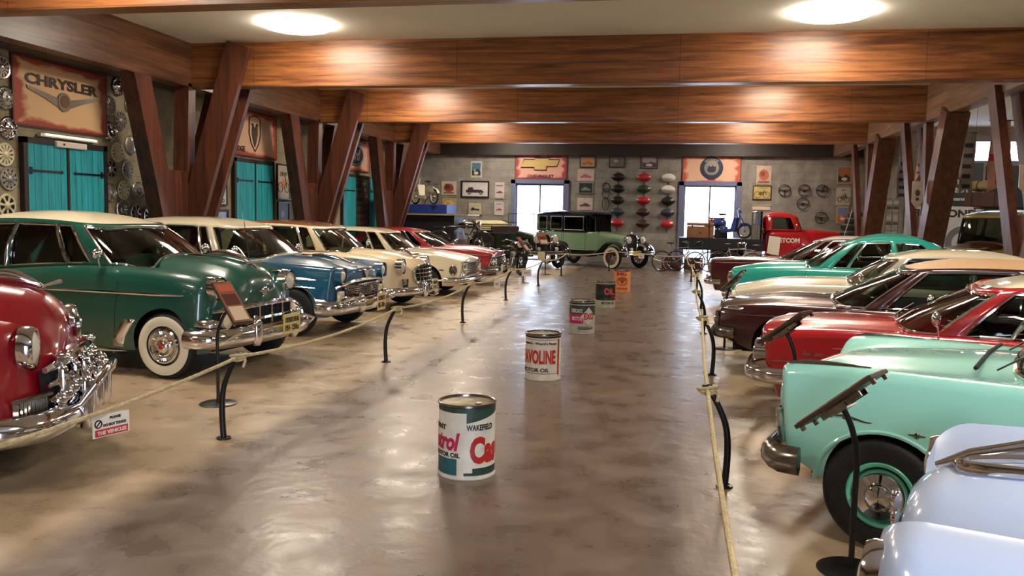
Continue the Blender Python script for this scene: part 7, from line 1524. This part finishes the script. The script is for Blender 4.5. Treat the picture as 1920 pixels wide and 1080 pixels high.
def banner(x, y, z0, z1, w_, label, base, kind):
    o = empty('hanging_banner', (x, y, 0), 0, label, 'banner', 'banners hanging over the side hall'); n = 14; b = MB(); zs = np.linspace(z0+.10, z1, n)
    def wv(z, u): return .05*sin(z*5+u*4+x)
    L_ = [(-w_/2, 0), (-w_/4, 0), (0, 0), (w_/4, 0), (w_/2, 0)]
    rows = [[(u, wv(z, u), z-(.12*abs(u)/(w_/2) if i == 0 else 0)) for u, _ in L_] for i, z in enumerate(zs)]; b.grid(rows); q = b.build('cloth', mat('banner_'+base[1:], base, .85, noise=.3, nscale=8), o); so = q.modifiers.new('s', 'SOLIDIFY'); so.thickness = .006
    def strip(pts, m, wd, nm='stripe'):
        s_ = MB()
        for (a, c_) in pts: P_ = [(a[0]+(c_[0]-a[0])*t, wv(a[1]+(c_[1]-a[1])*t, a[0]+(c_[0]-a[0])*t)-.008, a[1]+(c_[1]-a[1])*t) for t in np.linspace(0, 1, 9)]; s_.tube(P_, wd, 4, flat=.15 if abs(a[1]-c_[1]) < .01 else .15, up=(0, 0, 1) if abs(a[1]-c_[1]) < .01 else (1, 0, 0))
        s_.build(nm, m, o)
    zc = (z0+z1)/2; R_ = mat('banner_red', '#b8242c', .8)
    if kind == 'sun':
        strip([((0, zc), (w_*.46*cos(a), zc+.62*sin(a))) for a in np.linspace(0, 2*PI, 17)[:-1]], R_, .018, 'ray'); s_ = MB(); s_.disc((0, wv(zc, 0)-.02, zc), .07, 'y', h=.006, ry=.14); s_.build('red_disc', R_, o)
    elif kind == 'cross':
        strip([((0, z0+.15), (0, z1))], R_, .045); strip([((-w_/2, zc), (w_/2, zc))], R_, .10); Bl = mat('banner_blue', '#2a3564', .8)
        strip([((-w_*.42, zc+.2+k*.10), (-w_*.12, zc+.14+k*.04)) for k in (1, 3)]+[((w_*.42, zc-.2-k*.1), (w_*.12, zc-.14-k*.04)) for k in (1, 3)], Bl, .03)
    else:
        for k in range(5): strip([((-w_*.3, zc-.5+.22*k), (w_*.3, zc-.5+.22*k))], mat('banner_dark', '#34363e', .8), .045)
    b = MB(); b.tube([(-w_/2-.03, 0, z1), (w_/2+.03, 0, z1)], .01, 6); b.tube([(-w_/2, 0, z1), (-w_/2, 0, CZ)], .003, 4); b.tube([(w_/2, 0, z1), (w_/2, 0, CZ)], .003, 4); b.build('hanger', BLACK, o)
banner(6.30, 26.0, 2.40, 3.62, .26, 'grey patterned banner, far left one of the side hall', '#9a9ca4', 'bars'); banner(6.62, 25.2, 2.42, 3.80, .34, 'pink and white banner with red rays behind the right column', '#d8bfc2', 'sun')
banner(6.20, 20.2, 2.40, 3.70, .28, 'grey and white banner right of the middle right column', '#a8a294', 'bars'); banner(6.62, 19.6, 2.42, 3.90, .40, 'tan and red flag banner with a broad red cross', '#cf9c86', 'cross')
# plaques on the right columns
for (x, y, z0, z1, lab) in ((5.28, 20.42, 2.05, 2.66, 'pale shield plaque on the middle right column'), (5.28, 14.4, 2.20, 2.66, 'pale plaque on the nearest right column')):
    o = empty('column_plaque', (x, y, (z0+z1)/2), 0, lab, 'plaque'); h_ = z1-z0; b = MB(); b.prism([(-.11, 0, h_/2), (-.11, 0, -h_/4), (0, 0, -h_/2), (.11, 0, -h_/4), (.11, 0, h_/2)], (0, .02, 0)); b.build('board', mat('plaque_pale', '#b8a894', .6), o); b = MB(); b.ell((0, -.004, .05), (.05, .006, .07)); b.ell((0, -.004, -.09), (.035, .006, .04)); b.build('emblem', mat('plaque_ink', '#4a3c38', .6), o)
# ---- olive van in the side hall ----
root = empty('vintage_van', (0, 0, 0), 0, 'olive van with maroon nose and roof luggage in the side hall', 'van')
c = Car(wb=2.5, nose=.55, tail=-3.4, sill=.35, rw=.36, ra=.42, cr=.08, tuck=.04, tumble=.02, hw=.6, hc=.05, sweep=.06, sp=3, rn=.06, floor=.7,
        W=[(-3.4, .84), (0, .86), (.55, .82)], ZF=[(-3.4, 1.25), (-.7, 1.25), (-.5, 1.20), (.55, 1.12)], ZC=[(-3.4, 1.25), (-.7, 1.30), (.55, 1.16)])
g = dict(wf=-.35, wc=-.50, rf=-.45, rc=-.62, rb=-3.3, rbc=-3.25, db=-3.36, dc=-3.3, yb=.80, yr=.74, zr=2.0, zt=2.12, side=[(1.03, 1.3), (1.34, 1.62), (1.66, 1.95)], ws=.9, bulge=.01, tr=.018, v1=.88, rp=3, bw=2.4)
OL = carpaint('olive_paint', '#a0903c', .35); c.body(root, [OL, DARK], g); greenhouse(c, g, root, OL, GL, roofm=carpaint('olive_roof', '#b3a45c', .4), trimm=mat('van_trim', '#2a1c1a', .5)); seats(c, root, -1.3, SEATM, zb=.75, zt=1.35, dashx=-.5); wheels(c, root, .36, 'dog', paint=OL, track=.76); gaps(c, root, (-.6, -1.5))
b = MB(); b.grid([[c.front(y, z, .01) for y in np.linspace(-.6, .6, 9)] for z in (.6, .8, 1.0)]); b.build('grille', mat('maroon_panel', '#4c1c1c', .4), root); MB().grid([[c.surf(x, y)+V((0, 0, .006)) for y in np.linspace(-.6, .6, 9)] for x in np.linspace(-.3, .48, 8)]).build('hood_panel', MATS['maroon_panel'], root)
for sg in (1, -1): headlamp(root, tuple(c.front(sg*.62, .9, .02)), .10)
bumper(root, c, .5, h=.12, out=.08, wrap=.2, depth=.07, wy=.86)
b = MB(); [b.tube([(x, -.68, 2.14), (x, .68, 2.14)], .014, 6) for x in np.linspace(-.9, -3.0, 6)]; b.tube([(-.85, -.70, 2.14), (-3.05, -.70, 2.14), (-3.05, .70, 2.14), (-.85, .70, 2.14)], .016, 6, closed=True); [b.tube([(x, sg*.70, 2.14), (x, sg*.70, 2.0)], .012, 5) for x in (-.9, -1.9, -3.0) for sg in (1, -1)]; b.build('roof_rack', BLACK, root)
VX, VY, VR = 7.25, 22.6, math.radians(218); place(root, VX, VY, VR)
def onvan(x, y): return VX+x*cos(VR)-y*sin(VR), VY+x*sin(VR)+y*cos(VR)
for nm, (lx, ly), z, d, col, lab in (('travel_trunk', (-.75, -.22), 2.165, (.55, 1.0, .36), '#5c3422', 'brown travel trunk on the roof of the olive van'), ('rolled_canvas', (-.75, -.22), 2.56, (.42, .9, .26), '#c9b98a', 'cream canvas bundle on top of the brown travel trunk')):
    x, y = onvan(lx, ly); o = empty(nm, (x, y, z), VR, lab, 'luggage'); m = mat('lug_'+col[1:], col, .6, noise=.4, nscale=8)
    if nm == 'travel_trunk': MB().box((0, 0, d[2]/2), d).build('box', m, o, bevel=.02); b = MB(); [b.box((0, u, d[2]/2), (d[0]+.01, .03, d[2]+.01)) for u in (-.3, .3)]; b.build('straps', mat('strap_dark', '#24140e', .6), o)
    else: b = MB(); b.tube([(0, -d[1]/2, .13), (0, d[1]/2, .13)], .13, 16, flat=1.4); b.build('bundle', m, o); b = MB(); [b.tube([(.185*cos(a), u, .13+.135*sin(a)) for a in np.linspace(0, 2*PI, 17)[:-1]], .01, 5, closed=True) for u in (-.25, .25)]; b.build('straps', MATS['strap_dark'], o)
# ---- a small conifer outside the left window ----
o = empty('conifer', (-5.55, 37.5, -.03), 0, 'small dark conifer outside the left back window', 'tree'); MB().tube([(0, 0, 0), (0, 0, 1.9)], [.06, .02], 8).build('trunk', mat('bark', '#4a3a2a', .9), o); b = MB()
for k in range(9):
    z = .35+.19*k; r = .55*(1-k/10.5)
    for j in range(14): a = 2*PI*j/14+k; b.tube([(.03*cos(a), .03*sin(a), z+.12), (r*.6*cos(a), r*.6*sin(a), z+.04), (r*cos(a), r*sin(a), z-.08)], [.05, .06, .01], 5)
b.build('foliage', mat('conifer_green', '#3c6a54', .8), o)
